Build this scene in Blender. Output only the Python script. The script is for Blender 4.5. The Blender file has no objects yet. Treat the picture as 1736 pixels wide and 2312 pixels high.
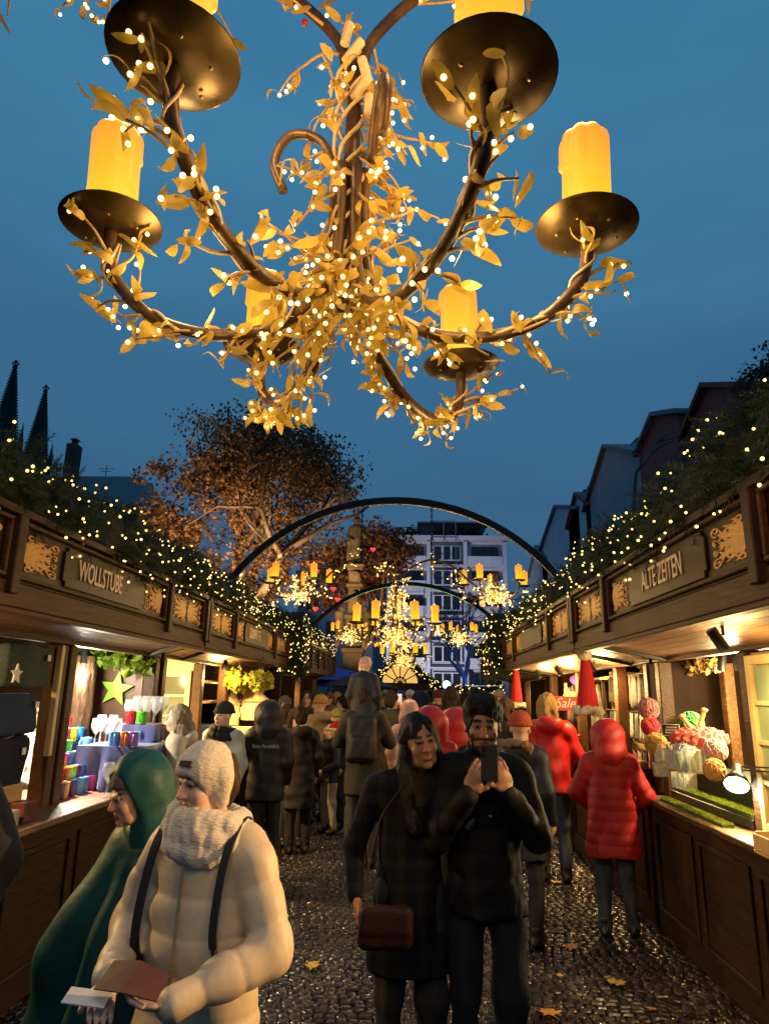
import bpy, bmesh, math, random
import numpy as np
from mathutils import Vector, Matrix, Euler
R_ = math.radians
SC = bpy.context.scene
COL = SC.collection
# ---------------------------------------------------------------- camera
FPX, PW, PH = 1560.0, 1736.0, 2312.0
CAM = Vector((0, 0, 1.73))
YAW, PITCH, ROLL = 2.62, 14.65, 1.0
CROT = Matrix.Rotation(R_(YAW), 3, 'Z') @ Matrix.Rotation(R_(90 + PITCH), 3, 'X') @ Matrix.Rotation(R_(ROLL), 3, 'Z')
cd = bpy.data.cameras.new('camera'); cam = bpy.data.objects.new('camera', cd); COL.objects.link(cam)
cam.matrix_world = Matrix.Translation(CAM) @ CROT.to_4x4()
cd.sensor_fit = 'VERTICAL'; cd.sensor_height = 36; cd.lens = 36 * FPX / PH; cd.clip_start = 0.05; cd.clip_end = 2000
SC.camera = cam
# ---------------------------------------------------------------- sky and exposure
wd = bpy.data.worlds.new('World'); SC.world = wd; wd.use_nodes = True
nt = wd.node_tree; bg = nt.nodes['Background']
sky = nt.nodes.new('ShaderNodeTexSky'); sky.sky_type = 'NISHITA'; sky.sun_disc = False
sky.sun_elevation = R_(-1.0); sky.sun_rotation = R_(200); sky.air_density = 1.0; sky.ozone_density = 3.0; sky.dust_density = .3
tc = nt.nodes.new('ShaderNodeTexCoord'); ns = nt.nodes.new('ShaderNodeTexNoise'); ns.inputs['Scale'].default_value = 2.2; ns.inputs['Detail'].default_value = 5
mp = nt.nodes.new('ShaderNodeMapping'); mp.inputs['Scale'].default_value = (1, 1, 3.5)
sep = nt.nodes.new('ShaderNodeSeparateXYZ')
rp = nt.nodes.new('ShaderNodeValToRGB'); e = rp.color_ramp.elements
e[0].position = 0.0; e[0].color = (.032, .090, .168, 1); e[1].position = .75; e[1].color = (.046, .192, .345, 1)
m_ = e.new(.28); m_.color = (.036, .122, .230, 1)
mx = nt.nodes.new('ShaderNodeMix'); mx.data_type = 'RGBA'; mx.blend_type = 'MULTIPLY'; mx.inputs[0].default_value = 1.0
cr2 = nt.nodes.new('ShaderNodeValToRGB'); cr2.color_ramp.elements[0].position = .3; cr2.color_ramp.elements[0].color = (.82, .86, .9, 1)
cr2.color_ramp.elements[1].position = .7; cr2.color_ramp.elements[1].color = (1.12, 1.1, 1.07, 1)
ad = nt.nodes.new('ShaderNodeMix'); ad.data_type = 'RGBA'; ad.blend_type = 'ADD'; ad.inputs[0].default_value = .035
L = nt.links.new
L(tc.outputs['Generated'], sep.inputs[0]); L(sep.outputs['Z'], rp.inputs[0])
L(tc.outputs['Generated'], mp.inputs[0]); L(mp.outputs[0], ns.inputs['Vector']); L(ns.outputs['Fac'], cr2.inputs[0])
L(rp.outputs[0], mx.inputs[6]); L(cr2.outputs[0], mx.inputs[7]); L(mx.outputs[2], ad.inputs[6]); L(sky.outputs[0], ad.inputs[7])
L(ad.outputs[2], bg.inputs['Color']); bg.inputs['Strength'].default_value = .62
SC.view_settings.view_transform = 'Standard'; SC.view_settings.look = 'None'; SC.view_settings.gamma = 1; SC.view_settings.exposure = 0.7
SC.cycles.use_denoising = True
try:
    SC.cycles.denoiser = 'OPENIMAGEDENOISE'; SC.cycles.denoising_input_passes = 'RGB_ALBEDO_NORMAL'; SC.cycles.denoising_prefilter = 'ACCURATE'
except Exception: pass
SC.cycles.max_bounces = 6; SC.cycles.diffuse_bounces = 3; SC.cycles.glossy_bounces = 2; SC.cycles.transmission_bounces = 5; SC.cycles.transparent_max_bounces = 6
SC.cycles.sample_clamp_indirect = 3.0; SC.cycles.use_light_tree = True; SC.cycles.caustics_reflective = False; SC.cycles.caustics_refractive = False
random.seed(7); RNG = np.random.default_rng(11)
U = random.uniform

def at(px, py, Y):
    d = CROT @ Vector(((px - PW / 2) / FPX, -(py - PH / 2) / FPX, -1)); return CAM + d * (Y / d.y)
def proj(p):
    q = CROT.transposed() @ (Vector(p) - CAM); return (PW / 2 + FPX * q.x / -q.z, PH / 2 - FPX * q.y / -q.z, -q.z)

# ---------------------------------------------------------------- materials
MT = {}
def M(name, col, rough=.6, metal=0., col2=None, scale=6., bump=0., bscale=None, spec=.5, emit=None, es=0., stretch=None, trans=0., alpha=1., attr=None, sss=0., rr=0., sheen=0., coat=0.):
    if name in MT: return MT[name]
    m = bpy.data.materials.new(name); m.use_nodes = True; t = m.node_tree; b = t.nodes['Principled BSDF']; l = t.links.new
    b.inputs['Base Color'].default_value = (*col, 1); b.inputs['Roughness'].default_value = rough; b.inputs['Metallic'].default_value = metal
    b.inputs['Specular IOR Level'].default_value = spec
    if sheen: b.inputs['Sheen Weight'].default_value = sheen
    if coat: b.inputs['Coat Weight'].default_value = coat; b.inputs['Coat Roughness'].default_value = .15
    if emit: b.inputs['Emission Color'].default_value = (*emit, 1); b.inputs['Emission Strength'].default_value = es
    if trans: b.inputs['Transmission Weight'].default_value = trans
    if alpha < 1: b.inputs['Alpha'].default_value = alpha
    if sss: b.inputs['Subsurface Weight'].default_value = sss; b.inputs['Subsurface Scale'].default_value = .03; b.inputs['Subsurface Radius'].default_value = (1, .5, .25)
    if col2 or bump or rr:
        c = t.nodes.new('ShaderNodeTexCoord'); mp = t.nodes.new('ShaderNodeMapping'); l(c.outputs['Object'], mp.inputs[0])
        if stretch: mp.inputs['Scale'].default_value = stretch
        n = t.nodes.new('ShaderNodeTexNoise'); n.inputs['Scale'].default_value = scale; n.inputs['Detail'].default_value = 5; n.inputs['Roughness'].default_value = .62; l(mp.outputs[0], n.inputs['Vector'])
        if col2:
            x = t.nodes.new('ShaderNodeMix'); x.data_type = 'RGBA'; r = t.nodes.new('ShaderNodeValToRGB'); r.color_ramp.elements[0].position = .35; r.color_ramp.elements[1].position = .65
            l(n.outputs['Fac'], r.inputs[0]); l(r.outputs[0], x.inputs[0]); x.inputs[6].default_value = (*col, 1); x.inputs[7].default_value = (*col2, 1); l(x.outputs[2], b.inputs['Base Color'])
        if rr:
            q = t.nodes.new('ShaderNodeMapRange'); q.inputs[1].default_value = .3; q.inputs[2].default_value = .7; q.inputs[3].default_value = max(0, rough - rr); q.inputs[4].default_value = min(1, rough + rr)
            l(n.outputs['Fac'], q.inputs[0]); l(q.outputs[0], b.inputs['Roughness'])
        if bump:
            n2 = t.nodes.new('ShaderNodeTexNoise'); n2.inputs['Scale'].default_value = bscale or scale * 2; n2.inputs['Detail'].default_value = 4; l(mp.outputs[0], n2.inputs['Vector'])
            u = t.nodes.new('ShaderNodeBump'); u.inputs['Strength'].default_value = bump; u.inputs['Distance'].default_value = .02; l(n2.outputs['Fac'], u.inputs['Height']); l(u.outputs[0], b.inputs['Normal'])
    if attr:
        a = t.nodes.new('ShaderNodeAttribute'); a.attribute_name = attr; l(a.outputs['Color'], b.inputs['Base Color'])
    MT[name] = m; return m
def glow(name, col, s, sample=False):
    if name in MT: return MT[name]
    m = M(name, (.8, .7, .5), emit=col, es=s)
    try: m.cycles.emission_sampling = 'FRONT' if sample else 'NONE'
    except Exception: pass
    return m
def leafmat(name, col, col2, rough=.5, tr=.4):
    """thin leaf: diffuse and translucent"""
    if name in MT: return MT[name]
    m = bpy.data.materials.new(name); m.use_nodes = True; t = m.node_tree; b = t.nodes['Principled BSDF']; l = t.links.new
    b.inputs['Roughness'].default_value = rough
    g = t.nodes.new('ShaderNodeNewGeometry'); o = t.nodes.new('ShaderNodeObjectInfo'); s = t.nodes.new('ShaderNodeMath'); s.operation = 'ADD'; fr = t.nodes.new('ShaderNodeMath'); fr.operation = 'FRACT'
    l(g.outputs['Random Per Island'], s.inputs[0]); l(o.outputs['Random'], s.inputs[1]); l(s.outputs[0], fr.inputs[0])
    x = t.nodes.new('ShaderNodeMix'); x.data_type = 'RGBA'; x.inputs[6].default_value = (*col, 1); x.inputs[7].default_value = (*col2, 1); l(fr.outputs[0], x.inputs[0])
    d = t.nodes.new('ShaderNodeBsdfTranslucent'); ms = t.nodes.new('ShaderNodeMixShader'); ms.inputs[0].default_value = tr
    l(x.outputs[2], b.inputs['Base Color']); l(x.outputs[2], d.inputs['Color']); l(b.outputs[0], ms.inputs[1]); l(d.outputs[0], ms.inputs[2]); l(ms.outputs[0], t.nodes['Material Output'].inputs[0])
    MT[name] = m; return m

# ---------------------------------------------------------------- object helpers
def tag(o, label=None, cat=None, group=None, kind=None):
    for k, v in (('label', label), ('category', cat), ('group', group), ('kind', kind)):
        if v: o[k] = v
    return o
def empty(name, loc=(0, 0, 0), rz=0., label=None, cat=None, group=None, parent=None):
    o = bpy.data.objects.new(name, None); COL.objects.link(o); o.location = loc; o.rotation_euler = (0, 0, rz); o.empty_display_size = .1
    if parent: o.parent = parent
    return tag(o, label, cat, group)
def link(name, me, mat=None, parent=None, loc=None, rot=None, scale=None):
    o = bpy.data.objects.new(name, me); COL.objects.link(o)
    if mat is not None:
        if len(me.materials) == 0: me.materials.append(mat)
        elif me.materials[0] is not mat: o.material_slots[0].link = 'OBJECT'; o.material_slots[0].material = mat
    if parent: o.parent = parent
    if loc is not None: o.location = loc
    if rot is not None: o.rotation_euler = rot
    if scale is not None: o.scale = scale
    return o
def copy_tree(o, parent=None):
    c = o.copy(); COL.objects.link(c); c.parent = parent
    for ch in o.children: copy_tree(ch, c)
    return c
def npmesh(name, V, F, smooth=False, mats=None, midx=None):
    """V (n,3); F (m,k) one face size, or list of such arrays"""
    me = bpy.data.meshes.new(name); V = np.asarray(V, np.float32)
    FL = F if isinstance(F, list) else [F]; FL = [np.asarray(f, np.int32) for f in FL if len(f)]
    me.vertices.add(len(V)); me.vertices.foreach_set('co', V.ravel())
    tot = np.concatenate([np.full(len(f), f.shape[1], np.int32) for f in FL]); idx = np.concatenate([f.ravel() for f in FL])
    me.loops.add(len(idx)); me.loops.foreach_set('vertex_index', idx); me.polygons.add(len(tot))
    st = np.zeros(len(tot), np.int32); st[1:] = np.cumsum(tot)[:-1]; me.polygons.foreach_set('loop_start', st)
    try: me.polygons.foreach_set('loop_total', tot)
    except Exception: pass
    if mats:
        for m in mats: me.materials.append(m)
    if midx is not None: me.polygons.foreach_set('material_index', np.asarray(midx, np.int32))
    if smooth: me.polygons.foreach_set('use_smooth', np.ones(len(tot), bool))
    me.update(calc_edges=True); me.validate(); return me
def scatter(tv, tf, mats4):
    """merge many transformed copies of a template: mats4 (n,3,4)"""
    tv = np.asarray(tv, float); n = len(mats4); A = np.asarray(mats4)
    V = np.einsum('nij,vj->nvi', A[:, :, :3], tv) + A[:, None, :, 3]
    tf = np.asarray(tf); F = tf[None] + (np.arange(n) * len(tv))[:, None, None]
    return V.reshape(-1, 3), F.reshape(-1, tf.shape[1])
def rmat(n, rng, smin=1, smax=1, tilt=None):
    """n random rotation*scale 3x3"""
    q = rng.normal(size=(n, 4)); q /= np.linalg.norm(q, axis=1)[:, None]; w, x, y, z = q.T
    m = np.stack([1 - 2 * (y * y + z * z), 2 * (x * y - z * w), 2 * (x * z + y * w), 2 * (x * y + z * w), 1 - 2 * (x * x + z * z), 2 * (y * z - x * w), 2 * (x * z - y * w), 2 * (y * z + x * w), 1 - 2 * (x * x + y * y)], 1).reshape(n, 3, 3)
    return m * rng.uniform(smin, smax, n)[:, None, None]
def withpos(m3, P): return np.concatenate([m3, np.asarray(P)[:, :, None]], 2)
class MB:
    def __init__(s): s.v = []; s.f = []; s.mi = []; s.cur = 0
    def add(s, vs, fs):
        o = len(s.v); s.v += [tuple(v) for v in vs]; s.f += [tuple(i + o for i in f) for f in fs]; s.mi += [s.cur] * len(fs); return s
    def box(s, lo, hi, M4=None):
        (a, b, c), (d, e_, g) = lo, hi
        vs = [(a, b, c), (d, b, c), (d, e_, c), (a, e_, c), (a, b, g), (d, b, g), (d, e_, g), (a, e_, g)]
        if M4 is not None: vs = [M4 @ Vector(v) for v in vs]
        return s.add(vs, [(0, 3, 2, 1), (4, 5, 6, 7), (0, 1, 5, 4), (1, 2, 6, 5), (2, 3, 7, 6), (3, 0, 4, 7)])
    def bar(s, p, q, w, h=None):
        p, q = Vector(p), Vector(q); h = h or w; d = q - p; z = d.normalized(); u = Vector((0, 0, 1)) if abs(z.z) < .95 else Vector((0, 1, 0)); x = z.cross(u).normalized(); y = x.cross(z)
        vs = [b + x * sx * w / 2 + y * sy * h / 2 for b in (p, q) for sx, sy in ((-1, -1), (1, -1), (1, 1), (-1, 1))]
        return s.add(vs, [(3, 2, 1, 0), (4, 5, 6, 7), (0, 1, 5, 4), (1, 2, 6, 5), (2, 3, 7, 6), (3, 0, 4, 7)])
    def tube(s, pts, r, n=8, closed=False, cap=True):
        pts = [Vector(p) for p in pts]; m = len(pts); rs = r if hasattr(r, '__len__') else [r] * m; vs = []; u = None
        for i, p in enumerate(pts):
            d = (pts[(i + 1) % m] - pts[i - 1]) if closed else (pts[min(i + 1, m - 1)] - pts[max(i - 1, 0)]); d.normalize()
            if u is None: u = d.orthogonal().normalized()
            u = (u - d * u.dot(d)).normalized(); w = d.cross(u)
            vs += [p + (u * math.cos(2 * math.pi * k / n) + w * math.sin(2 * math.pi * k / n)) * rs[i] for k in range(n)]
        fs = []
        for i in range(m if closed else m - 1):
            a, b = i * n, ((i + 1) % m) * n
            fs += [(a + k, a + (k + 1) % n, b + (k + 1) % n, b + k) for k in range(n)]
        if cap and not closed: fs += [tuple(range(n - 1, -1, -1)), tuple(range((m - 1) * n, m * n))]
        return s.add(vs, fs)
    def lathe(s, prof, n=24, c=(0, 0, 0), M4=None, jit=None):
        vs = []; c = Vector(c)
        for j, (r, z) in enumerate(prof):
            for k in range(n):
                a = 2 * math.pi * k / n; rr = r * (jit(a, j) if jit else 1); v = Vector((rr * math.cos(a), rr * math.sin(a), z)) + c
                vs.append(M4 @ v if M4 is not None else v)
        fs = [(j * n + k, j * n + (k + 1) % n, (j + 1) * n + (k + 1) % n, (j + 1) * n + k) for j in range(len(prof) - 1) for k in range(n)]
        if prof[0][0] > 1e-4: fs.append(tuple(range(n - 1, -1, -1)))
        if prof[-1][0] > 1e-4: fs.append(tuple(range((len(prof) - 1) * n, len(prof) * n)))
        return s.add(vs, fs)
    def prism(s, poly, h, M4=None):
        n = len(poly); vs = [(x, y, 0) for x, y in poly] + [(x, y, h) for x, y in poly]
        if M4 is not None: vs = [M4 @ Vector(v) for v in vs]
        return s.add(vs, [tuple(range(n - 1, -1, -1)), tuple(range(n, 2 * n))] + [(i, (i + 1) % n, n + (i + 1) % n, n + i) for i in range(n)])
    def ball(s, c, r, n=10, m=6, sq=(1, 1, 1)):
        c = Vector(c); vs = [c + Vector((0, 0, -r * sq[2]))]
        for j in range(1, m):
            t = math.pi * j / m
            vs += [c + Vector((r * sq[0] * math.sin(t) * math.cos(2 * math.pi * k / n), r * sq[1] * math.sin(t) * math.sin(2 * math.pi * k / n), -r * sq[2] * math.cos(t))) for k in range(n)]
        vs.append(c + Vector((0, 0, r * sq[2]))); fs = [(0, 1 + (k + 1) % n, 1 + k) for k in range(n)]
        for j in range(m - 2): fs += [(1 + j * n + k, 1 + j * n + (k + 1) % n, 1 + (j + 1) * n + (k + 1) % n, 1 + (j + 1) * n + k) for k in range(n)]
        e = len(vs) - 1; fs += [(e, 1 + (m - 2) * n + k, 1 + (m - 2) * n + (k + 1) % n) for k in range(n)]
        return s.add(vs, fs)
    def mesh(s, name, mat=None, smooth=False, bevel=0):
        me = bpy.data.meshes.new(name); me.from_pydata(s.v, [], s.f)
        mats = mat if isinstance(mat, (list, tuple)) else [mat]
        for m in mats:
            if m: me.materials.append(m)
        if len(mats) > 1: me.polygons.foreach_set('material_index', s.mi)
        if bevel:
            b = bmesh.new(); b.from_mesh(me); bmesh.ops.bevel(b, geom=[e for e in b.edges if e.calc_face_angle(0) > .5], offset=bevel, segments=1, affect='EDGES', profile=.5); b.to_mesh(me); b.free()
        if smooth: me.polygons.foreach_set('use_smooth', [True] * len(me.polygons))
        me.update(); return me
    def build(s, name, mat, parent=None, smooth=False, bevel=0, loc=None, rot=None):
        o = link(name, s.mesh(name, mat, smooth, bevel), None, parent, loc, rot); return o
def smoothang(o, a=40):
    me = o.data
    try: me.set_sharp_from_angle(angle=R_(a))
    except Exception: pass
    me.polygons.foreach_set('use_smooth', [True] * len(me.polygons)); return o
def box(name, lo, hi, mat, parent=None, bevel=.004): return MB().box(lo, hi).build(name, mat, parent, bevel=bevel)
def lamp(name, loc, power, col=(1, .62, .25), size=.03, parent=None, kind='POINT', rot=None, spot=None, blend=.4):
    d = bpy.data.lights.new(name, kind); d.energy = power; d.color = col
    if kind == 'AREA': d.shape = 'DISK'; d.size = size
    else: d.shadow_soft_size = size
    if kind == 'SPOT': d.spot_size = R_(spot or 70); d.spot_blend = blend
    o = bpy.data.objects.new(name, d); COL.objects.link(o); o.location = loc
    if rot is not None: o.rotation_euler = rot
    if parent: o.parent = parent
    return o
def aim(frm, to): return (Vector(to) - Vector(frm)).to_track_quat('-Z', 'Y').to_euler()
def textmesh(txt, size=1., ex=.004, bold=.0, sx=1.):
    c = bpy.data.curves.new('t', 'FONT'); c.body = txt; c.size = size; c.extrude = ex; c.offset = bold; c.align_x = 'CENTER'; c.align_y = 'CENTER'; c.resolution_u = 3
    o = bpy.data.objects.new('t', c); COL.objects.link(o); dg = bpy.context.evaluated_depsgraph_get(); me = bpy.data.meshes.new_from_object(o.evaluated_get(dg)); bpy.data.objects.remove(o); bpy.data.curves.remove(c)
    me.transform(Matrix.Diagonal((sx, 1, 1, 1))); return me
def catmull(P, n=8):
    P = [Vector(p) for p in P]; Q = [2 * P[0] - P[1]] + P + [2 * P[-1] - P[-2]]; out = []
    for i in range(1, len(Q) - 2):
        a, b, c, d = Q[i - 1:i + 3]
        for k in range(n):
            t = k / n; out.append(.5 * ((2 * b) + (c - a) * t + (2 * a - 5 * b + 4 * c - d) * t * t + (3 * b - a - 3 * c + d) * t ** 3))
    return out + [P[-1]]
# ---------------------------------------------------------------- signed-distance modelling for people and soft things
def _cone(p, a, b, ra, rb, sc=None, q=None):
    a = np.array(a, float); b = np.array(b, float); ab = b - a; L2 = max(ab @ ab, 1e-9); pa = p - a; t = np.clip((pa @ ab) / L2, 0, 1)
    d = pa - t[..., None] * ab; r = ra + (rb - ra) * t
    if q is not None: r = r + q[0] * (np.abs(np.sin(np.pi * (t * q[1] + (q[2] if len(q) > 2 else 0)))) ** .42 - .7)
    if sc is not None: s = np.array(sc, float); return (np.linalg.norm(d / s, axis=-1) - r) * s.min()
    return np.linalg.norm(d, axis=-1) - r
def _ell(p, c, r, Rm=None):
    d = p - np.array(c, float)
    if Rm is not None: d = d @ np.array(Rm)
    r = np.array(r, float); k0 = np.linalg.norm(d / r, axis=-1); k1 = np.linalg.norm(d / (r * r), axis=-1) + 1e-9
    return k0 * (k0 - 1) / k1
def _box(p, c, hs, Rm=None, rd=.0):
    d = p - np.array(c, float)
    if Rm is not None: d = d @ np.array(Rm)
    q = np.abs(d) - (np.array(hs) - rd); return np.linalg.norm(np.maximum(q, 0), axis=-1) + np.minimum(q.max(-1), 0) - rd
def pc(a, b, ra, rb, k=.03, sc=None, q=None, neg=False): return ('c', (a, b, ra, rb, sc, q), k, neg)
def pe(c, r, k=.03, Rm=None, neg=False): return ('e', (c, r, Rm), k, neg)
def pb(c, hs, k=.01, Rm=None, rd=.0, neg=False): return ('b', (c, hs, Rm, rd), k, neg)
def pz(z, slope=0.): return ('z', (z, slope), 0, False)          # cut away all below z so far
def _bb(pr):
    t, a, k, _ = pr
    if t == 'c':
        s = max(a[4]) if a[4] else 1; r = max(a[2], a[3]) * s + (abs(a[5][0]) if a[5] else 0); A = np.array([a[0], a[1]], float); return A.min(0) - r, A.max(0) + r
    if t == 'e': r = max(a[1]); c = np.array(a[0], float); return c - r, c + r
    if t == 'b': r = float(np.linalg.norm(a[1])); c = np.array(a[0], float); return c - r, c + r
    return None
def sdfmesh(name, prims, h, mat=None, disp=None, colf=None, smooth=True):
    bbs = [_bb(p) for p in prims if p[0] != 'z' and not p[3]]; lo = np.min([b[0] for b in bbs], 0) - 3 * h; hi = np.max([b[1] for b in bbs], 0) + 3 * h
    n = np.ceil((hi - lo) / h).astype(int) + 1; ax = [lo[i] + np.arange(n[i]) * h for i in range(3)]; D = np.full(n, 1., np.float32)
    for pr in prims:
        t, a, k, neg = pr
        if t == 'z':
            X, Y, Z = np.meshgrid(*ax, indexing='ij'); D = np.maximum(D, (a[0] + a[1] * X - Z).astype(np.float32)); continue
        bl, bh = _bb(pr); mg = k + 3 * h; i0 = np.clip(np.floor((bl - mg - lo) / h).astype(int), 0, n - 1); i1 = np.clip(np.ceil((bh + mg - lo) / h).astype(int) + 1, 1, n)
        if np.any(i1 <= i0): continue
        sl = tuple(slice(i0[i], i1[i]) for i in range(3)); P = np.stack(np.meshgrid(*[ax[i][sl[i]] for i in range(3)], indexing='ij'), -1)
        d = {'c': _cone, 'e': _ell, 'b': _box}[t](P, *a); S = D[sl]; k = max(k, 1e-4)
        if neg: d = -d; hh = np.clip(.5 - .5 * (S - d) / k, 0, 1); D[sl] = S * (1 - hh) + d * hh + k * hh * (1 - hh)
        else: hh = np.clip(.5 + .5 * (S - d) / k, 0, 1); D[sl] = S * (1 - hh) + d * hh - k * hh * (1 - hh)
    if disp is not None:
        m = np.abs(D) < .06; I = np.argwhere(m); P = lo + I * h; D[m] += disp(P)
    neg = D < 0; c = neg[:-1, :-1, :-1].astype(np.int8)
    tot = sum(neg[i:n[0] - 1 + i, j:n[1] - 1 + j, k:n[2] - 1 + k].astype(np.int8) for i in (0, 1) for j in (0, 1) for k in (0, 1))
    cell = (tot > 0) & (tot < 8); ci = np.argwhere(cell); vid = np.full(cell.shape, -1, np.int32); vid[cell] = np.arange(len(ci))
    acc = np.zeros((len(ci), 3)); cnt = np.zeros(len(ci)); F = []
    for axx in range(3):
        o1, o2 = [(1, 2), (2, 0), (0, 1)][axx]
        for u in (0, 1):
            for v in (0, 1):
                a = ci.copy(); a[:, o1] += u; a[:, o2] += v; b = a.copy(); b[:, axx] += 1
                da = D[a[:, 0], a[:, 1], a[:, 2]]; db = D[b[:, 0], b[:, 1], b[:, 2]]; x = (da < 0) != (db < 0); t = np.where(x, da / np.where(x, da - db, 1), 0)
                p = a + 0.; p[:, axx] += t; acc[x] += p[x]; cnt[x] += 1
        sa = [slice(None)] * 3; sb = [slice(None)] * 3; sa[axx] = slice(0, -1); sb[axx] = slice(1, None)
        A = neg[tuple(sa)]; B = neg[tuple(sb)]; E = np.argwhere(A != B); ok = (E[:, o1] > 0) & (E[:, o2] > 0) & (E[:, o1] < n[o1] - 1) & (E[:, o2] < n[o2] - 1); E = E[ok]
        ins = A[E[:, 0], E[:, 1], E[:, 2]]; q = []
        for u, v in ((1, 1), (0, 1), (0, 0), (1, 0)):
            e_ = E.copy(); e_[:, o1] -= u; e_[:, o2] -= v; q.append(vid[e_[:, 0], e_[:, 1], e_[:, 2]])
        q = np.stack(q, 1); q[~ins] = q[~ins][:, ::-1]; F.append(q[(q >= 0).all(1)])
    V = lo + acc / np.maximum(cnt, 1)[:, None] * h; F = np.concatenate(F)
    me = npmesh(name, V, F, smooth)
    if mat: me.materials.append(mat)
    if colf is not None:
        C = np.ones((len(V), 4), np.float32); C[:, :3] = colf(V); at_ = me.color_attributes.new('Col', 'FLOAT_COLOR', 'POINT'); at_.data.foreach_set('color', C.ravel())
    return me
def wob(amp, s, seed=0, zs=1.):
    g = np.random.default_rng(seed); K = g.normal(size=(7, 3)) * s; K[:, 2] *= zs; ph = g.uniform(0, 6.28, 7)
    return lambda P: (amp * np.sin(P @ K.T + ph).sum(1) / 3).astype(np.float32)
# ---------------------------------------------------------------- ground
def par(o, p):
    o.parent = p; o.matrix_parent_inverse = (Matrix.Translation(p.location) @ p.rotation_euler.to_matrix().to_4x4()).inverted(); return o
MW = M('dark_wood', (.036, .015, .005), .5, col2=(.062, .027, .009), scale=3, stretch=(9, .9, 9), bump=.25, bscale=9, spec=.25)
MW2 = M('beam_wood', (.095, .041, .011), .55, col2=(.05, .021, .006), scale=4, stretch=(8, .8, 8), bump=.35, bscale=7, spec=.25)
MSOF = M('soffit_wood', (.23, .135, .07), .42, col2=(.15, .085, .042), scale=4, stretch=(12, .7, 12), bump=.25, bscale=6)
MPAN = M('panel_paint', (.036, .016, .006), .4, col2=(.024, .011, .004), scale=5, stretch=(3, 1, 3), bump=.08, spec=.3)
MGOLD = M('gilt', (.80, .42, .085), .42, col2=(.68, .32, .06), scale=20, bump=.1)
MLET = M('letter_paint', (.85, .62, .36), .5, col2=(.72, .5, .28), scale=30)
MBLK = M('black_metal', (.012, .012, .013), .4, spec=.5)
MCREAM = M('cream_paint', (.72, .56, .26), .5, col2=(.6, .45, .2), scale=5, bump=.1)
MINT = M('interior_wood', (.026, .012, .006), .6, col2=(.018, .008, .004), scale=4, stretch=(2, 2, .5), spec=.08)
MSTONE = None
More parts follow.
